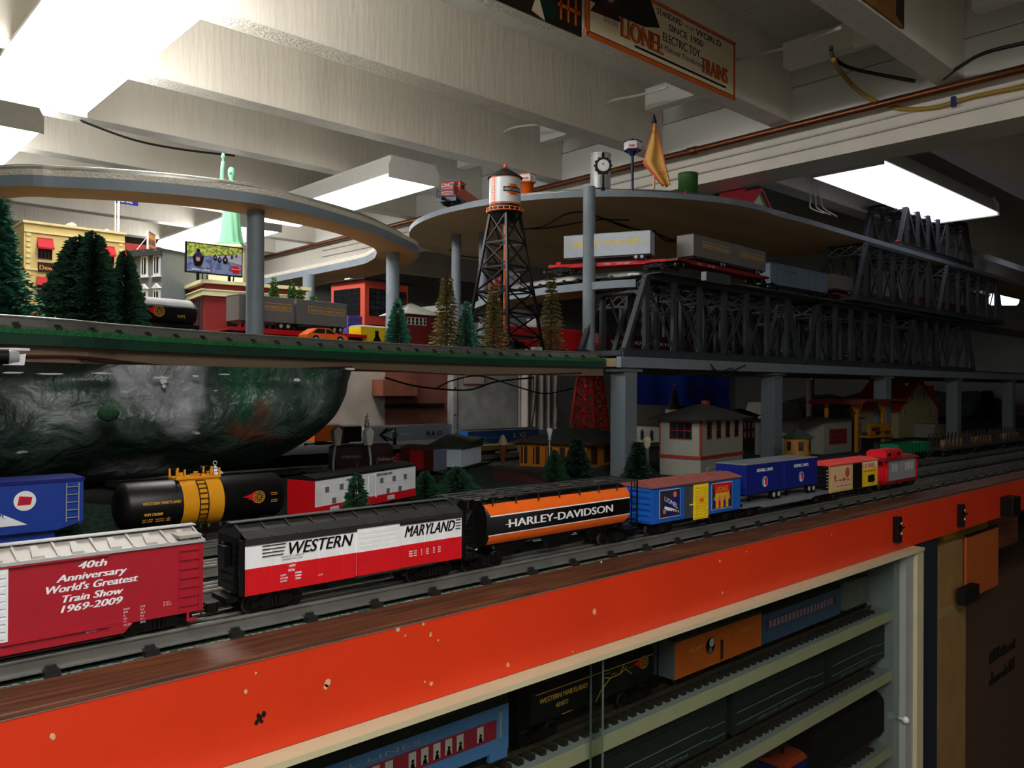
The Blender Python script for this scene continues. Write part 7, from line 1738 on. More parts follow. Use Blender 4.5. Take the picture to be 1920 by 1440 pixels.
MB(paint('pavilion_red', '6e1614', .6)).box(.006, wz_-.006, 0, .10, 0, zt).build('wall', t); hip_roof(t, paint('pavilion_shingle', 'aeb0a6', .7), .006, wz_-.006, 0, .10, zt, zp-zt+.01, .012, .05)
w_ = MB(white, glassd)
for q in range(5): win(t, 'R', .016+.013*q, zt-.028, .008, .018, white, 1, 0, .001)
w_.build('window', t); r_ = MB(paint('hand_rail_red', 'a83020')); r_.tube([(wz_*.45, -.02, 0), (wz_*.45, -.02, .02), (wz_*.5, -.04, .0)], .0008, 5); r_.build('stair_rail', t)
# orange car model, purple container, yellow diesel nose
def toy_car(label, c, rz, L, m, z=ZD):
    t = thing('toy_car', label, 'toy car', (c[0], c[1], z), rz); h = L*.30; W = L*.40
    b = MB(m); b.prism([(-L/2, .3*h), (L/2, .3*h), (L/2, .52*h), (L*.44, .62*h), (L*.24, .68*h), (L*.06, 1.08*h), (-L*.28, 1.10*h), (-L*.46, .72*h), (-L/2, .62*h)], 'y', -W/2, W/2); b.build('body', t, L*.01)
    g_ = MB(glassd); g_.prism([(L*.19, .70*h), (L*.045, 1.02*h), (-L*.05, 1.04*h), (-L*.05, .72*h)], 'y', -W/2-.0005, W/2+.0005).prism([(-L*.08, .72*h), (-L*.08, 1.04*h), (-L*.26, 1.04*h), (-L*.38, .72*h)], 'y', -W/2-.0005, W/2+.0005); g_.build('window', t)
    for a in (-.30, .30):
        for s in (-1, 1): MB(black, silver).cyl((a*L, s*(W/2-.004), .3*h), (a*L, s*(W/2+.0006), .3*h), .28*h, n=16, m=0).cyl((a*L, s*(W/2), .3*h), (a*L, s*(W/2+.001), .3*h), .14*h, n=12, m=1).build('wheel', t)
    return t
Yo = 1.585; toy_car('bright orange toy car in front of the grey trailers', (xa(606, Yo), Yo), 0, xa(642, Yo)-xa(566, Yo), orange, R2-.006)
Yc = 1.80; t = thing('container', 'purple ribbed container right of the grey trailers', 'container', (xa(652, Yc), Yc, ZD), 0); wc = xa(678, Yc)-xa(652, Yc); H = za(660, 592, Yc)-ZD
b = MB(paint('purple', '4a3c84', .5)); b.box(0, wc, 0, .06, 0.02, H)
for q in range(6): b.box(0, wc, -.0015, 0, .03+.013*q, .036+.013*q)
b.build('body', t)
Yv = 1.70; t = thing('diesel_switcher', 'yellow engine nose with black diamond mark beside the round column', 'locomotive', (xa(700, Yv), Yv+.028, R2), 0, None); Ly = xa(724, Yv)-xa(677, Yv); H = za(700, 614, Yv)-R2
MB(yellow).box(-Ly/2, Ly/2, -.028, .028, .012, H).build('body', t); MB(paint('pale_roof', 'b0b4a0')).prism([(-.030, H), (.030, H), (.02, H+.005), (-.02, H+.005)], 'x', -Ly/2, Ly/2).build('roof', t)
l = MB(black, glassd, yellow); l.prism([(-.002, .013), (.022, .013), (.010, .034)], 'y', -.029, -.028, 0); l.box(.004, .014, -.029, -.028, H-.022, H-.008, 1); l.build('marking', t); running_gear(t, Ly+.02, .03, .03, True, False)
one('coil_load', 'crumpled red scrap on the flatcar left of the orange toy car', 'load', MB(red).lathe([(0, 0), (.02, .001), (.014, .006), (.005, .008), (0, .009)], n=7), (xa(500, 1.63), 1.63, R2+.0))
# trees on the green deck
px_tree('large blue green needled tree cut off by the left edge of the picture', -14, 365, 1.50, ZD, 150, 'feather', fol_b, n=6500, levels=26, seed=11)
px_tree('broad dark green tree left of the twin trees, behind the orange pumpkin', 146, 443, 1.545, ZD, 142, 'brush', fol_d, n=5200, levels=9, seed=12)
px_tree('tallest dark green tree before the yellow building', 176, 433, 1.52, ZD, 116, 'brush', fol_d, n=5200, levels=8, seed=13)
px_tree('slim dark green tree left of the black tank car', 236, 467, 1.50, ZD, 82, 'brush', fol_d, n=4200, levels=9, seed=14)
px_tree('small blue green cone tree beside the round column', 746, 560, 1.62, ZD, 50, 'brush', fol_b, n=2200, levels=8, seed=15)
px_tree('tall sparse olive tree left of the water tower', 838, 512, 1.62, ZD, 64, 'feather', fol_y, n=3000, levels=20, seed=16)
px_tree('blue green cone tree at the left foot of the water tower', 875, 563, 1.60, ZD, 44, 'brush', fol_b, n=2000, levels=8, seed=17)
px_tree('olive tree between the legs of the water tower', 926, 528, 1.575, ZD, 56, 'feather', fol_y, n=2800, levels=20, seed=18)
px_tree('olive tree to the right of the water tower', 1034, 512, 1.60, ZD, 56, 'feather', fol_y, n=2800, levels=20, seed=19)
p = at(104, 620, Y=1.345); t = thing('pumpkin', 'orange pumpkin lump at the green deck rim', 'pumpkin', (p.x, 1.352, ZD), .4)
pk = MB(paint('pumpkin_orange', 'c8500e', .7)); V = []; Fc = []
for j in range(7):
    b_ = PI*j/6
    for k in range(24): a = 2*PI*k/24; q = .0165*(math.sin(b_)+.02)*(1+.06*math.cos(a*6)); V.append((q*1.1*math.cos(a), q*math.sin(a), .0105*(1-math.cos(b_))))
for j in range(6):
    for k in range(24): Fc.append((j*24+k, j*24+(k+1) % 24, (j+1)*24+(k+1) % 24, (j+1)*24+k))
pk.add(V, Fc, 0, True); pk.build('rind', t); MB(fol_y).cyl((0, 0, .020), (.002, 0, .026), .0016, n=6).build('stem', t)
for k, (u, v) in enumerate(((42, 612), (68, 600))): px_tree('low olive bush beside the pumpkin, %s one' % ('front', 'back')[k], u, v-16, 1.36, ZD, 40, 'brush', fol_y, n=500, levels=2, seed=70+k)
# ================================================================ THINGS ON THE TOP DECK
Z4 = .603
a_ = at(850, 380, t=2.95)
Pd = Vector((1.80, 2.36, 0)); dd = Vector((.62, .78, 0))
cc = Vector((2.43, 2.145, 0)); ad = math.radians(166); pc = cc+Vector((math.cos(ad), math.sin(ad), 0))*.665
e0 = Vector((1.735, 2.20, 0))
angd = math.radians(212)   # nose direction
pos = Vector((e0.x, e0.y, 0))-Vector((math.cos(angd), math.sin(angd), 0))*.12
t = thing('diesel_locomotive', 'orange and blue striped diesel locomotive on the rim of the top deck', 'locomotive', (pos.x, pos.y, Z4+.019), angd)
og = paint('loco_orange', 'd8532a', .4); nb = paint('loco_blue', '1c2050', .4); L = .26
MB(og).box(-L/2+.01, .035, -.019, .019, .024, .066).box(.035, .080, -.026, .026, .024, .074).box(.080, L/2-.012, -.019, .019, .024, .060).build('hood', t, .002)
MB(nb).box(-L/2, L/2, -.030, .030, .016, .024).box(L/2-.004, L/2, -.030, .030, .006, .024).prism([(-.028, .074), (.028, .074), (.018, .080), (-.018, .080)], 'x', .033, .083).build('frame', t)
s_ = MB(nb)
for q in range(4): s_.add([(L/2-.0115, -.019, .028+.008*q), (L/2-.0115, 0, .031+.008*q), (L/2-.0115, .019, .028+.008*q), (L/2-.0115, .019, .032+.008*q), (L/2-.0115, 0, .035+.008*q), (L/2-.0115, -.019, .032+.008*q)], [(0, 1, 4, 5), (1, 2, 3, 4)])
s_.build('stripe', t)
MB(glassd).box(.0805, .0815, -.020, -.008, .062, .071).box(.0805, .0815, .008, .020, .062, .071).box(.045, .070, -.0265, -.026, .056, .068).box(.045, .070, .026, .0265, .056, .068).build('window', t)
r_ = MB(nb)
for y in (-.028, .028): r_.tube([(L/2-.002, y, .024), (L/2-.002, y, .040), (.09, y, .040), (.09, y, .024)], .0008, 5)
r_.tube([(L/2-.002, -.028, .040), (L/2-.002, .028, .040)], .0008, 5); r_.build('hand_rail', t)
MB(paint('headlamp', 'c8c8c8', .1)).cyl((L/2-.012, -.004, .056), (L/2-.010, -.004, .056), .0025, n=10).cyl((L/2-.012, .004, .056), (L/2-.010, .004, .056), .0025, n=10).build('headlamp', t)
running_gear(t, L, .045, .045); t.scale = (1.2, 1.2, 1.2)
def hexlamp(label, u, vb, vt, Y, postm, topm, n_txt, post=True, r=.024, tl=.03):
    p = at(u, vt, Y=Y); h = p.z-Z4; t = thing('sign_lamp', label, 'lamp', (p.x, Y, Z4), math.atan2(-FW.y, -FW.x)+.35)
    if post: MB(postm).cyl((0, 0, 0), (0, 0, h-tl), .0045, n=14).lathe([(.007, h-tl-.014), (r*.55, h-tl)], n=14).build('post', t)
    else: MB(postm).lathe([(r*.7, 0), (r*.75, h-tl), (r, h-tl+.001)], n=6).build('post', t)
    b = MB(postm, white); b.lathe([(r, h-tl), (r, h-tl+.004)], n=6); b.sm = [False]*len(b.sm)
    k0 = len(b.f); b.lathe([(r*.97, h-tl+.004), (r*.97, h-.008)], n=6, m=1); b.sm = [False]*len(b.sm); b.build('sign_box', t)
    b = MB(topm); b.lathe([(r*1.08, h-.0085), (r*1.08, h-.006), (.003, h), (0, h)], n=6); b.lathe([(.003, h-.001), (.002, h+.004), (0, h+.006)], n=8); b.sm = [False]*len(b.sm); b.build('cap', t)
    l = MB(red)
    for q in (-1, 0, 1):
        a = math.radians(30+60*q)
        nrm = Vector((math.cos(a), math.sin(a), 0)); ux = Vector((-math.sin(a), math.cos(a), 0)); o = nrm*(r*.97*.866+.0005); s = ('LIONEL', 'L', 'LIONEL')[q+1]; wd = r*.72 if s != 'L' else r*.35
        l.text(s, o-ux*wd/2+Vector((0, 0, h-tl+.008)), ux, .0075 if s != 'L' else .012, wd, bold=.0004)
    l.build('lettering', t); return t
hexlamp('white six-sided sign lamp on a dark blue post, centre of the top deck', 1186, 345, 262, 1.60, paint('post_blue', '141c58', .3), blkroof, None, r=.027, tl=.036)
hexlamp('orange based six-sided sign lamp behind the water tower roof', 988, 350, 325, 1.95, orange, orange, None, False, r=.030, tl=.034)
t = thing('station_roof', 'low building with a red roof edge and cream walls behind the silver tank', 'building', (xa(1010, 1.95), 1.95, Z4), 0)
wr = xa(1115, 1.95)-xa(1010, 1.95); MB(paint('roof_house_cream', 'd2c898')).box(.06, wr-.02, .01, .12, 0, .022).build('wall', t); MB(paint('roof_house_red', '8a1c24', .5)).prism([(0, .004), (wr*.78, .030), (wr, .024), (wr, .028), (wr*.78, .036), (0, .010)], 'y', 0, .14).build('roof', t)
Yk = 1.78; p = at(1126, 290, Y=Yk); h = p.z-Z4; t = thing('silver_tank', 'small silver oil tank on legs with a cream label, behind the clock', 'tank', (p.x, Yk, Z4), math.atan2(-FW.y, -FW.x)); r = 19*p.dot(FW)/FPX
MB(silver).cyl((0, 0, h*.32), (0, 0, h), r, n=28).cyl((0, 0, h*.97), (0, 0, h), r*1.05, n=28).cyl((0, 0, h*.30), (0, 0, h*.34), r*1.06, n=28).build('drum', t)
b = MB(silver)
for k in range(6): a = 2*PI*k/6+.3; b.cyl((math.cos(a)*r*.85, math.sin(a)*r*.85, 0), (math.cos(a)*r*.85, math.sin(a)*r*.85, h*.32), .0035, n=8)
b.build('leg', t); l = MB(cream, red, gold); 
for q in range(6):
    a0_, a1_ = .05-.5*q/6, .05-.5*(q+1)/6
    l.add([(r*1.02*math.cos(a0_), r*1.02*math.sin(a0_), h*.52), (r*1.02*math.cos(a1_), r*1.02*math.sin(a1_), h*.52), (r*1.02*math.cos(a1_), r*1.02*math.sin(a1_), h*.74), (r*1.02*math.cos(a0_), r*1.02*math.sin(a0_), h*.74)], [(0, 1, 2, 3)])
l.text('L', (r*1.04, -.012, h*.62), (0, 1, 0), .008, m=1).text('OIL', (r*1.04, -.012, h*.54), (0, 1, 0), .006, m=1); l.build('label', t)
Yk = 1.66; p = at(1131, 290, Y=Yk); h = za(1131, 284, Yk)-Z4; t = thing('street_clock', 'black street clock with a white dial on the top deck', 'clock', (p.x, Yk, Z4), math.atan2(-FW.y, -FW.x)+PI/2); s_ = p.dot(FW)/FPX
zc_ = za(1131, 311, Yk)-Z4; b = MB(black); b.lathe([(.012, 0), (.012, .004), (.006, .008), (.004, .02), (.004, zc_-17*s_)], n=12); b.cyl((0, -.006, zc_), (0, .006, zc_), 15.5*s_, n=32); b.lathe([(.005, zc_+13*s_), (.004, h-.004), (.0025, h-.003), (0, h)], n=10)
for q in range(12): a = 2*PI*q/12; b.cyl((16*s_*math.cos(a), -.004, zc_+16*s_*math.sin(a)), (16*s_*math.cos(a), .004, zc_+16*s_*math.sin(a)), .0028, n=8)
b.build('post', t); MB(white).cyl((0, -.0068, zc_), (0, -.006, zc_), 11*s_, n=32).build('dial', t); l = MB(black)
for q in range(12): a = 2*PI*q/12; l.cb((8.8*s_*math.cos(a), -.0070, zc_+8.8*s_*math.sin(a)), (.0012, .0004, .0012))
l.bar((0, -.0072, zc_), (-3*s_, -.0072, zc_+4*s_), .0008, .0012).bar((0, -.0072, zc_), (.5*s_, -.0072, zc_+7*s_), .0008, .001); l.build('clock_hand', t)
# pennant
Yp = 1.52; p = at(1226, 345, Y=Yp); h = za(1223, 210, Yp)-Z4; t = thing('pennant_flag', 'furled yellow and orange pennant on a pole with a black spear tip', 'flag', (p.x, Yp, Z4), 0); s_ = p.dot(FW)/FPX
MB(paint('pole_pink', 'd8a080')).cyl((0, 0, 0), (0, 0, h-.02), .0042, n=10).build('pole', t); MB(black).lathe([(.006, h-.038), (.003, h-.036), (.009, h-.030), (0, h)], n=10).build('spear_tip', t)
R_ = Vector((RT.x, RT.y, 0)).normalized(); F_ = Vector((FW.x, FW.y, 0)).normalized(); V = []; Fc = []; NJ, NI = 22, 14
for j in range(NJ+1):
    f = j/NJ; z = (h-.034)-(h-.040)*f*1.0
    lft = -.004-.030*min(1, f*1.6)**1.1; rgt = .004+.044*f
    if f > .62: lft = -.034+(f-.62)/.38*.060
    for i in range(NI+1):
        g = i/NI; x = lft+(rgt-lft)*g; d = .010*math.sin(g*9+f*3)*(.3+f)-.006; q = R_*x+F_*d; V.append((q.x, q.y, max(.004, z)))
for j in range(NJ):
    for i in range(NI): a = j*(NI+1)+i; Fc.append((a, a+1, a+NI+2, a+NI+1))
b = MB(paint('pennant_yellow', 'd8a85c', .8), paint('pennant_orange', 'd8643c', .8)); b.add(V, Fc, 0, True)
for k in range(len(Fc)):
    i = k % NI; j = k//NI
    if i in (0, NI-1) or (j > 12 and i < 2): b.i[k] = 1
o = b.build('pennant', t); sd = o.modifiers.new('thickness', 'SOLIDIFY'); sd.thickness = .0008
l = MB(paint('pennant_print', 'b8482c')); l.text('JOSHUA', Vector((0, 0, h*.70))-R_*.018-F_*.018, R_, .012, .034, 0, uy=(0, 0, 1)).text('55', Vector((0, 0, h*.16))+R_*.012-F_*.020, R_, .012, .018); l.build('print', t)
Yd = 1.56; p = at(1290, 350, Y=Yd); s_ = p.dot(FW)/FPX; t = thing('green_drum', 'squat green drum with a tiny red figure in front, right on the top deck', 'drum', (p.x, Yd, Z4)); h = za(1290, 326, Yd)-Z4
MB(paint('drum_green', '2c5a1c', .45)).lathe([(0, 0), (18*s_, 0), (18.5*s_, h*.9), (19*s_, h*.92), (19*s_, h), (17*s_, h), (17*s_, h*.9), (0, h*.9)], n=28).build('barrel', t)
q = at(1288, 350, Y=Yd-.045); one('gnome_figure', 'tiny red capped figurine in front of the green drum', 'figurine', MB(red, blackm).lathe([(.004, 0), (.007, .004), (.005, .012), (.006, .014), (0, .024)], n=10), (q.x, Yd-.04, Z4))
def cottage(label, u0, u1, vt, Y, wall, roofc, z=Z4, gable=True):
    x0_, x1_ = xa(u0, Y), xa(u1, Y); w_ = x1_-x0_; h = za((u0+u1)/2, vt, Y)-z; t = thing('cottage', label, 'building', (x0_, Y, z))
    MB(wall).box(.1*w_, .9*w_, 0, .09, 0, h*.6).prism([(.12*w_, h*.6), (.88*w_, h*.6), (.5*w_, h*.95)], 'y', 0, .09).build('wall', t)
    r_ = MB(roofc)
    for a, b_ in ((0, .5), (1, .5)): r_.prism([(a*w_, h*.45), (b_*w_, h*.97), (b_*w_, h*1.02), (a*w_, h*.52)], 'y', -.01, .10)
    r_.build('roof', t); wn_ = MB(white); wn_.box(.42*w_, .58*w_, -.001, 0, h*.2, h*.45); wn_.build('window', t); return t
cottage('small cottage with dark red roof on the right of the top deck, left half', 1376, 1412, 350, 1.66, paint('cottage_wall', '8a8a50'), paint('cottage_red', 'a02838', .6))
cottage('small green walled cottage with dark red gable, right of its twin', 1406, 1440, 354, 1.56, paint('cottage_green', '6c8a3c'), paint('cottage_red', 'a02838', .6))
cottage('low dark shingled roof between the green drum and the cottages', 1330, 1378, 356, 1.80, dgrey, paint('shingle_dark', '4a4a44', .8))
# ================================================================ WIRES under the decks
wk = paint('wire_black', '0c0b0a', .5); wr_ = paint('wire_red', '4a1712', .5)
def edge_y(x):
    for a, b_ in zip(EDGE, EDGE[1:]):
        if a.x <= x <= b_.x: return a.y+(b_.y-a.y)*(x-a.x)/(b_.x-a.x)
    return EDGE[-1].y if x > 1 else EDGE[0].y
def at_edge(u, v, off):
    y = 1.35
    for _ in range(12): y = .5*y+.5*(edge_y(at(u, v, Y=y).x)+off)
    return at(u, v, Y=y)
def wire(label, pts, Y=None, Z=None, r=.0018, m=wk, edge=None): cable(label, [at_edge(u, v, edge) if edge is not None else at(u, v, Y=Y) if Y is not None else at(u, v, Z=Z) for u, v in pts], r, m, 'wire', 'wire', None)
wire('dark red wire stapled under the left of the green deck', [(-20, 668), (60, 668), (160, 670), (250, 680), (360, 690), (480, 694), (600, 690), (660, 688)], edge=.008, m=wr_)
wire('second thin wire under the left of the green deck', [(150, 672), (190, 680), (270, 684), (350, 698), (480, 698)], edge=.006, r=.0014)
wire('black wire looping below the green deck before the furnace', [(722, 708), (770, 722), (820, 729), (880, 731), (930, 716), (1000, 708)], Y=1.62, r=.0022)
wire('black wire crossing in front of the furnace label', [(820, 727), (850, 713), (900, 705), (960, 722), (1020, 738), (1075, 728)], Y=1.64, r=.0018)
wire('long black wire under the green deck towards the steel tower', [(640, 692), (760, 697), (880, 703), (1000, 702), (1090, 699)], edge=.008, r=.0015, m=wr_)
for k, (a, lab) in enumerate(((1.0, 'left'), (1.02, 'right'))): wire('black wire hanging down beside the furnace, %s one' % lab, [(1000+7*k, 705), (1000+4*k, 735), (994+8*k, 765), (992+5*k, 800)], Y=2.6, r=.003)
for k in range(3): wire('thin dark wire hanging before the white cloth, %s' % ('left', 'middle', 'right')[k], [(1046+5*k, 706), (1043+6*k, 745), (1046+3*k, 775), (1042+7*k, 800)], Y=2.6, r=.002)
wire('tangle of black wire on the beam right of the pillar cap', [(1332, 682), (1345, 697), (1362, 704), (1385, 690), (1398, 684)], Y=1.392, r=.0018)
wire('black wire drooping along the grey beam, long one', [(1250, 706), (1320, 701), (1345, 706), (1400, 706), (1480, 702)], Y=1.393, r=.0016)
wire('black wire looping along the grey beam, short one', [(1335, 690), (1352, 708), (1375, 700), (1372, 690), (1350, 698)], Y=1.390, r=.0016)
for k, P_ in enumerate(([(980, 430), (1020, 424), (1060, 402), (1095, 398), (1130, 410), (1180, 426)], [(985, 429), (1022, 428), (1070, 420), (1120, 412), (1150, 412), (1180, 413)], [(1135, 410), (1170, 425), (1230, 438), (1260, 450), (1275, 440)], [(1225, 432), (1250, 452), (1280, 450)], [(843, 468), (860, 478), (880, 482), (905, 484)])):
    wire('black wire stapled under the top deck, '+('long upper strand', 'long lower strand', 'strand running behind the white trailer', 'short loose strand', 'strand at the left rim')[k], P_, Z=.583, r=.0028)
cl = at_edge(655, 690, .006); one('cable_clip', 'white plastic cable clip under the green deck edge', 'clip', MB(white).box(-.010, .010, -.004, .004, -.004, .0).box(-.010, .0, -.004, .004, -.010, -.004), (cl.x, cl.y, cl.z))
p = at(4, 668, Y=1.20); t = thing('spot_lamp', 'black spotlight under the green deck at the left edge', 'lamp', (p.x, 1.20, p.z), 0)
MB(black, silver).cyl((-.05, 0, 0), (.006, 0, 0), .011, n=18, m=0).cyl((.006, 0, 0), (.018, 0, 0), .0105, .008, n=18, m=1).build('barrel', t); MB(white).box(.006, .030, -.005, .005, .008, .011).prism([(.0, -.011), (.024, -.011), (.026, .004), (.014, .002)], 'y', -.004, .004).build('bracket', t)
MB(black).bar((-.02, 0, .010), (-.02, .10, .0539-p.z), .004, .004).build('arm', t)
# ================================================================ TRAINS INSIDE THE CABINET
def roadbed(z, lab):
    t = thing('shelf_track', 'dark track with wooden ties on the %s cabinet shelf' % lab, 'train track', (-.2, .7425, z), 0, 'tracks on the cabinet shelves')
    m = MB(mat('brown_rail', '5a4c3a', rough=.4, metal=.5))
    for y in (-.016, 0, .016): m.box(0, 1.88, y-.0012, y+.0012, .006, .0125)
    m.build('rail', t); tm_ = MB(mat('dark_tie', '2a211c', rough=.8)).box(-.0045, .0045, -.030, .030, .0, .006).build('tie', t); tm_.location = (.01, 0, 0)
    for k in range(1, 95): c_ = tm_.copy(); C.objects.link(c_); c_.parent = t; c_.location = (.01+.0197*k, 0, 0)
for z, lab in zip(SHF[:3], ('top', 'second', 'third')): roadbed(z, lab)
def shelf_car(name, label, u0, u1, shelf, H, m, roofm, dec=None, zb=.012, arch=.010, Y=.715, grp=None, x0=None, x1=None, endm=None):
    z = SHF[shelf]+.0125; x0 = xa(u0, Y) if x0 is None else x0; x1 = xa(u1, Y) if x1 is None else x1; L = x1-x0; W = .055
    t = thing(name, label, 'train car', ((x0+x1)/2, .7425, z), 0, grp or 'train cars on the %s cabinet shelf' % ('top', 'second', 'third')[shelf])
    MB(m).box(-L/2, L/2, -W/2, W/2, zb, zb+H).build('body', t)
    MB(roofm).prism([(-W/2-.001, zb+H)]+[(W/2*math.cos(a), zb+H+arch*math.sin(a)) for a in [PI-PI*k/8 for k in range(9)]]+[(W/2+.001, zb+H)], 'x', -L/2, L/2).build('roof', t)
    if endm: MB(endm).box(-L/2-.001, -L/2, -W/2, W/2, zb, zb+H).build('car_end', t)
    if dec: l = MB(); dec(l, L, W, zb, H); l.build('marking', t)
    running_gear(t, L, .045); return t, L
pb = paint('coach_blue', '5a8ac8', .4); mgt = paint('coach_magenta', 'a8243c', .5); lit = paint('coach_window', 'd8d4c8', .5)
def coach(l, L, W, zb, H):
    y = -W/2-.0005; l.box(-L/2+.02, L/2-.020, y-.0002, y, zb+H*.30, zb+H*.72, mgt)
    xs_ = []; x = L/2-.045
    while x > -L/2+.04: xs_.append(x); x -= .0165 if len(xs_) % 5 not in (1,) else .030
    for x in xs_:
        l.box(x-.0048, x+.0048, y-.0006, y, zb+H*.36, zb+H*.68, lit); l.disc((x+.0003, y-.0008, zb+H*.50), .0020, (0, -1, 0), black); l.prism([(x-.0028, zb+H*.36), (x+.0032, zb+H*.36), (x+.002, zb+H*.46), (x-.0018, zb+H*.46)], 'y', y-.0008, y-.0005, black)
    l.text('LIONEL LINES', (-.09, y-.0003, zb+H*.80), (1, 0, 0), .005, .17, 0, silver)
    l.box(L/2-.016, L/2-.012, y-.001, y, zb+H*.3, zb+H*.85, silver)
xe_ = xa(957, .715)
t, L = shelf_car('passenger_coach', 'light blue coach with magenta window band on the top cabinet shelf, left', 0, 957, 0, .054, pb, blkroof, coach, .014, .020, x0=xe_-.42, x1=xe_)
MB(pb).box(L/2-.03, L/2-.002, -.0278, .0278, .004, .02).build('step', t)
xh0 = xa(975, .715); xh1 = xa(1238, .715); L = xh1-xh0
t = thing('covered_hopper', 'black hopper with gold lettering and route map, behind the cabinet glass', 'train car', ((xh0+xh1)/2, .7425, SHF[0]+.0125), 0, 'train cars on the top cabinet shelf')
hopper_body(t, -L/2+.02, L/2-.012, .052, .028, .033, blackm, None)
l = MB(gold, red, black); yy = -.0290; l.text('WESTERN MARYLAND', (-L/2+.035, yy, .052), (1, 0, 0), .0068, .088, bold=.0003).text('601872', (-L/2+.064, yy, .041), (1, 0, 0), .0060, .022, .15, bold=.0002); l.box(-L/2+.028, L/2-.015, yy+.0004, yy+.0008, .0640, .0652)
for A, B in (((.01, .050), (.03, .063)), ((.03, .063), (.05, .064)), ((.05, .064), (.058, .074)), ((.018, .066), (.03, .063)), ((.05, .064), (.062, .068)), ((.062, .068), (.075, .058)), ((.0, .038), (.01, .050))): l.bar((A[0], yy, A[1]-.010), (B[0], yy, B[1]-.010), .0008, .0010)
for q in range(5): l.box(.02+.012*q, .030+.012*q, yy-.0002, yy, .060-.003*(q % 3), .0606-.003*(q % 3))
flame_logo(l, .100, .058, yy, .0085, red, gold, black)
for q in range(3): l.box(-.06+.04*q, -.04+.04*q, yy+.004, yy+.0044, .027+.004*q, .0278+.004*q)
l.build('lettering', t); f = MB(black); f.box(-L/2, L/2, -.004, .004, .012, .018)
for s in (-1, 1):
    for y in (-.027, .027): f.bar((s*(L/2-.002), y, .015), (s*(L/2-.002), y, .085), .0016, .0016)
    f.box(s*(L/2-.03), s*L/2, -.027, .027, .014, .017); f.box(s*(L/2-.03), s*L/2, -.027, .027, .084, .086)
f.build('end_frame', t); MB(blkroof).box(-L/2, L/2, -.012, .012, .087, .089).build('roof_walk', t); running_gear(t, L, .045)
orc = paint('reefer_orange', 'd2601a', .45)
def reefer(l, L, W, zb, H):
    y = -W/2-.0006; l.box(-.004, .006, y, y+.0004, zb+.004, zb+H*.62, brn); l.box(-.006, -.004, y-.001, y, zb, zb+H, orc); l.box(.028, .030, y-.001, y, zb, zb+H, orc)
    l.disc((-.030, y-.0003, zb+H*.58), .0125, (0, -1, 0), black); l.disc((-.027, y-.0005, zb+H*.66), .0065, (0, -1, 0), paint('mark_white', 'c8c0b8')); l.disc((-.031, y-.0005, zb+H*.45), .005, (0, -1, 0), greyf)
    l.text('SP', (-.085, y, zb+H*.58), (1, 0, 0), .007, .035, 0, gold).text('MKT', (.055, y, zb+H*.58), (1, 0, 0), .008, .04, .2, gold)
t, L = shelf_car('boxcar', 'orange boxcar with a black and white round mark and grey roof in the cabinet', 1268, 1430, 0, .055, orc, dgrey, reefer, .014, .009, endm=greyf)
def coach2(l, L, W, zb, H):
    y = -W/2-.0005; l.box(-L/2+.01, L/2-.02, y-.0002, y, zb+H*.45, zb+H*.78, paint('coach_dim_red', '5c2a3c'))
    for k in range(18): l.box(-L/2+.02+k*(L-.05)/18, -L/2+.028+k*(L-.05)/18, y-.0006, y, zb+H*.48, zb+H*.74, paint('coach_dim_window', '8a8098'))
t, L = shelf_car('passenger_coach', 'dim blue coach right of the orange boxcar in the cabinet', 1432, 1578, 0, .050, paint('coach_dim_blue', '3c5674', .5), blkroof, coach2, .014, .016)
xw0 = xa(1582, .715)
t = thing('ore_car', 'grey ribbed open car at the right end of the top cabinet shelf', 'train car', (xw0+.06, .7425, SHF[0]+.0125), 0, 'train cars on the top cabinet shelf')
b = MB(paint('ore_grey', '6c7068', .6)); b.box(-.055, .055, -.027, .027, .016, .068)
for k in range(9): b.box(-.055+.0135*k-.001, -.055+.0135*k+.001, -.029, .029, .016, .070)
for q in range(4): b.box(-.057, .057, -.0285, .0285, .026+.012*q, .0285+.012*q)
b.build('body', t); running_gear(t, .12, .03)
def nyc(l, L, W, zb, H):
    y = -W/2-.0005; w_ = paint('thin_white_line', '9aa09c', .5)
    l.box(-L/2+.01, L/2-.05, y, y+.0003, zb+H*.56, zb+H*.575, w_); l.box(L/2-.045, L/2-.005, y, y+.0003, zb+H*.50, zb+H*.515, w_); l.box(-L/2+.01, L/2-.055, y, y+.0003, zb+H*.24, zb+H*.255, w_); l.box(L/2-.05, L/2-.005, y, y+.0003, zb+H*.18, zb+H*.195, w_)
    l.text('NEW YORK  CENTRAL', (-.08, y, zb+H*.08), (1, 0, 0), .0045, .13, 0, w_)
    for q in range(6): l.disc((-L/2+.04+q*L*.15, y-.0001, zb+H*.42), .0016, (0, -1, 0), black)
gr2 = paint('dark_green_grey', '232c28', .5)
for k, (u0, u1, lab) in enumerate(((1128, 1365, 'left'), (1378, 1548, 'middle'), (1556, 1662, 'right'))):
    shelf_car('passenger_coach', 'dark green grey coach with thin white lines on the second cabinet shelf, '+lab, u0, u1, 1, .058, gr2, gr2, nyc, .012, .020)
xx1 = xa(1115, .715); shelf_car('diesel_unit', 'dark engine at the left of the second cabinet shelf', 0, 0, 1, .055, blackm, blackm, None, .012, .014, x0=xx1-.30, x1=xx1)
z3 = SHF[2]; x0_, x1_ = xa(1530, .715), xa(1672, .715)
t, L = shelf_car('steam_tender', 'large dark tender at the right of the third cabinet shelf', 0, 0, 2, .060, blackm, blackm, None, .012, .022, x0=x0_, x1=x1_)
t, L = shelf_car('caboose', 'small dark blue caboose with an orange red roof on the third cabinet shelf', 0, 0, 2, .046, navy, paint('caboose_orange_red', 'b03c1c', .6), None, .012, .010, x0=xa(1478, .715), x1=xa(1478, .715)+.075)
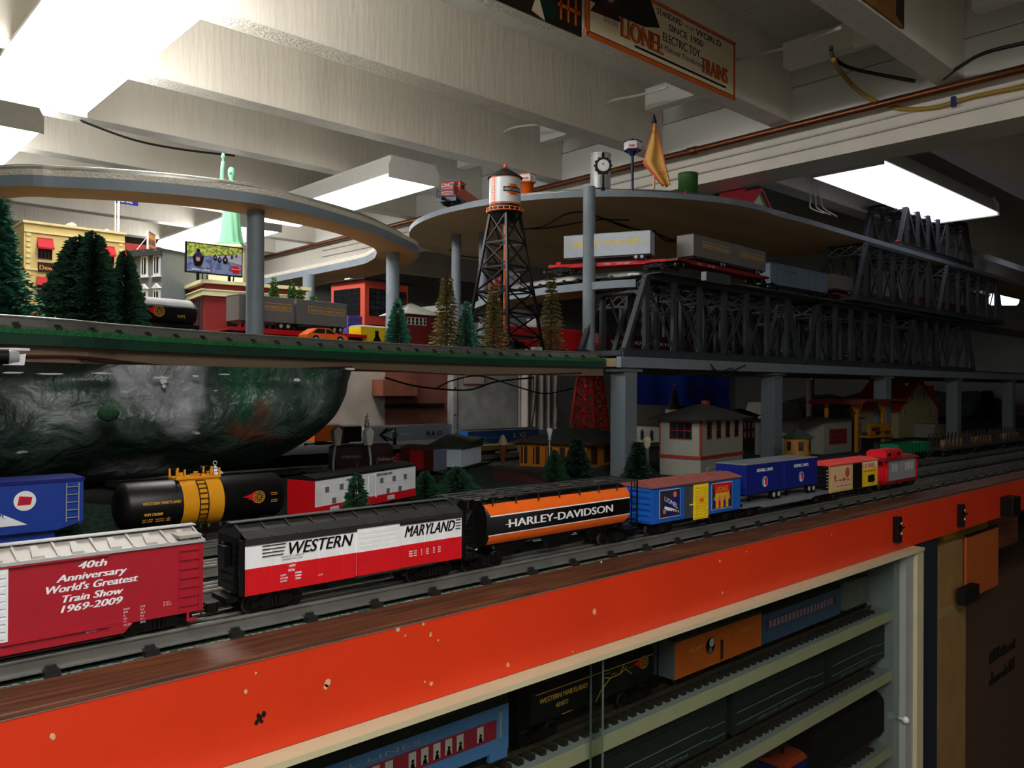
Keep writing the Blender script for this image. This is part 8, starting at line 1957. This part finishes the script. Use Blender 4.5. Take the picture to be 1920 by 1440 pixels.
MB(black).cyl((0, 0, .066), (0, 0, .078), .003, n=8).build('smoke_pipe', t)
# ================================================================ loose repeats inside one part become parts of their own
def split_part(o):
    me = o.data; n = len(me.vertices); par = list(range(n))
    def fd(a):
        while par[a] != a: par[a] = par[par[a]]; a = par[a]
        return a
    for p in me.polygons:
        v = p.vertices; r = fd(v[0])
        for k in v[1:]: par[fd(k)] = r
    comp = {}
    for p in me.polygons: comp.setdefault(fd(p.vertices[0]), []).append(p.index)
    items = []
    for c in comp.values():
        vs = {k for i in c for k in me.polygons[i].vertices}; co = [me.vertices[k].co for k in vs]
        items.append([c, [min(q[a] for q in co)-.0004 for a in range(3)], [max(q[a] for q in co)+.0004 for a in range(3)]])
    ch = True
    while ch:
        ch = False; out = []
        for it in items:
            for q in out:
                if all(it[1][a] <= q[2][a] and it[2][a] >= q[1][a] for a in range(3)):
                    q[0] += it[0]; q[1] = [min(q[1][a], it[1][a]) for a in range(3)]; q[2] = [max(q[2][a], it[2][a]) for a in range(3)]; ch = True; break
            else: out.append(it)
        items = out
    if not 2 <= len(items) <= 40: return
    for c, _, _ in items[1:]+items[:1]:
        mb = MB(*me.materials)
        for i in c:
            p = me.polygons[i]; mb.add([me.vertices[k].co for k in p.vertices], [tuple(range(len(p.vertices)))], p.material_index, p.use_smooth)
        w_ = mb.build(o.name.split('.')[0], o.parent); w_.location = o.location; w_.rotation_euler = o.rotation_euler
        # weld the copied corners again
        bm = bmesh.new(); bm.from_mesh(w_.data); bmesh.ops.remove_doubles(bm, verts=bm.verts, dist=1e-6); bm.to_mesh(w_.data); bm.free()
    bpy.data.objects.remove(o)
SPLIT = {'end_cap', 'car_end', 'window', 'awning', 'sign_board', 'ornate_window', 'timber_frame', 'end_ladder', 'ladder', 'roof_vent', 'hatch', 'screw', 'leg', 'end_frame', 'hopper_chute', 'stake', 'headlamp', 'coupling', 'terminal', 'end_platform', 'upper_plank', 'tank_band', 'side_stripe', 'dark_streak', 'cupola_window', 'hand_rail', 'portal', 'door_rail', 'tie_rod', 'roof_panel', 'frame', 'ballast_bed'}
for o in list(C.objects):
    if o.type == 'MESH' and o.parent is not None and o.name.split('.')[0] in SPLIT and o.data.users == 1 and not o.children: split_part(o)
# ================================================================ everything above was measured from the eye level: lift it to the room floor at z = 0
for o in list(C.objects):
    if o.parent is None and o.type in ('MESH', 'EMPTY'): o.location.z += EYE
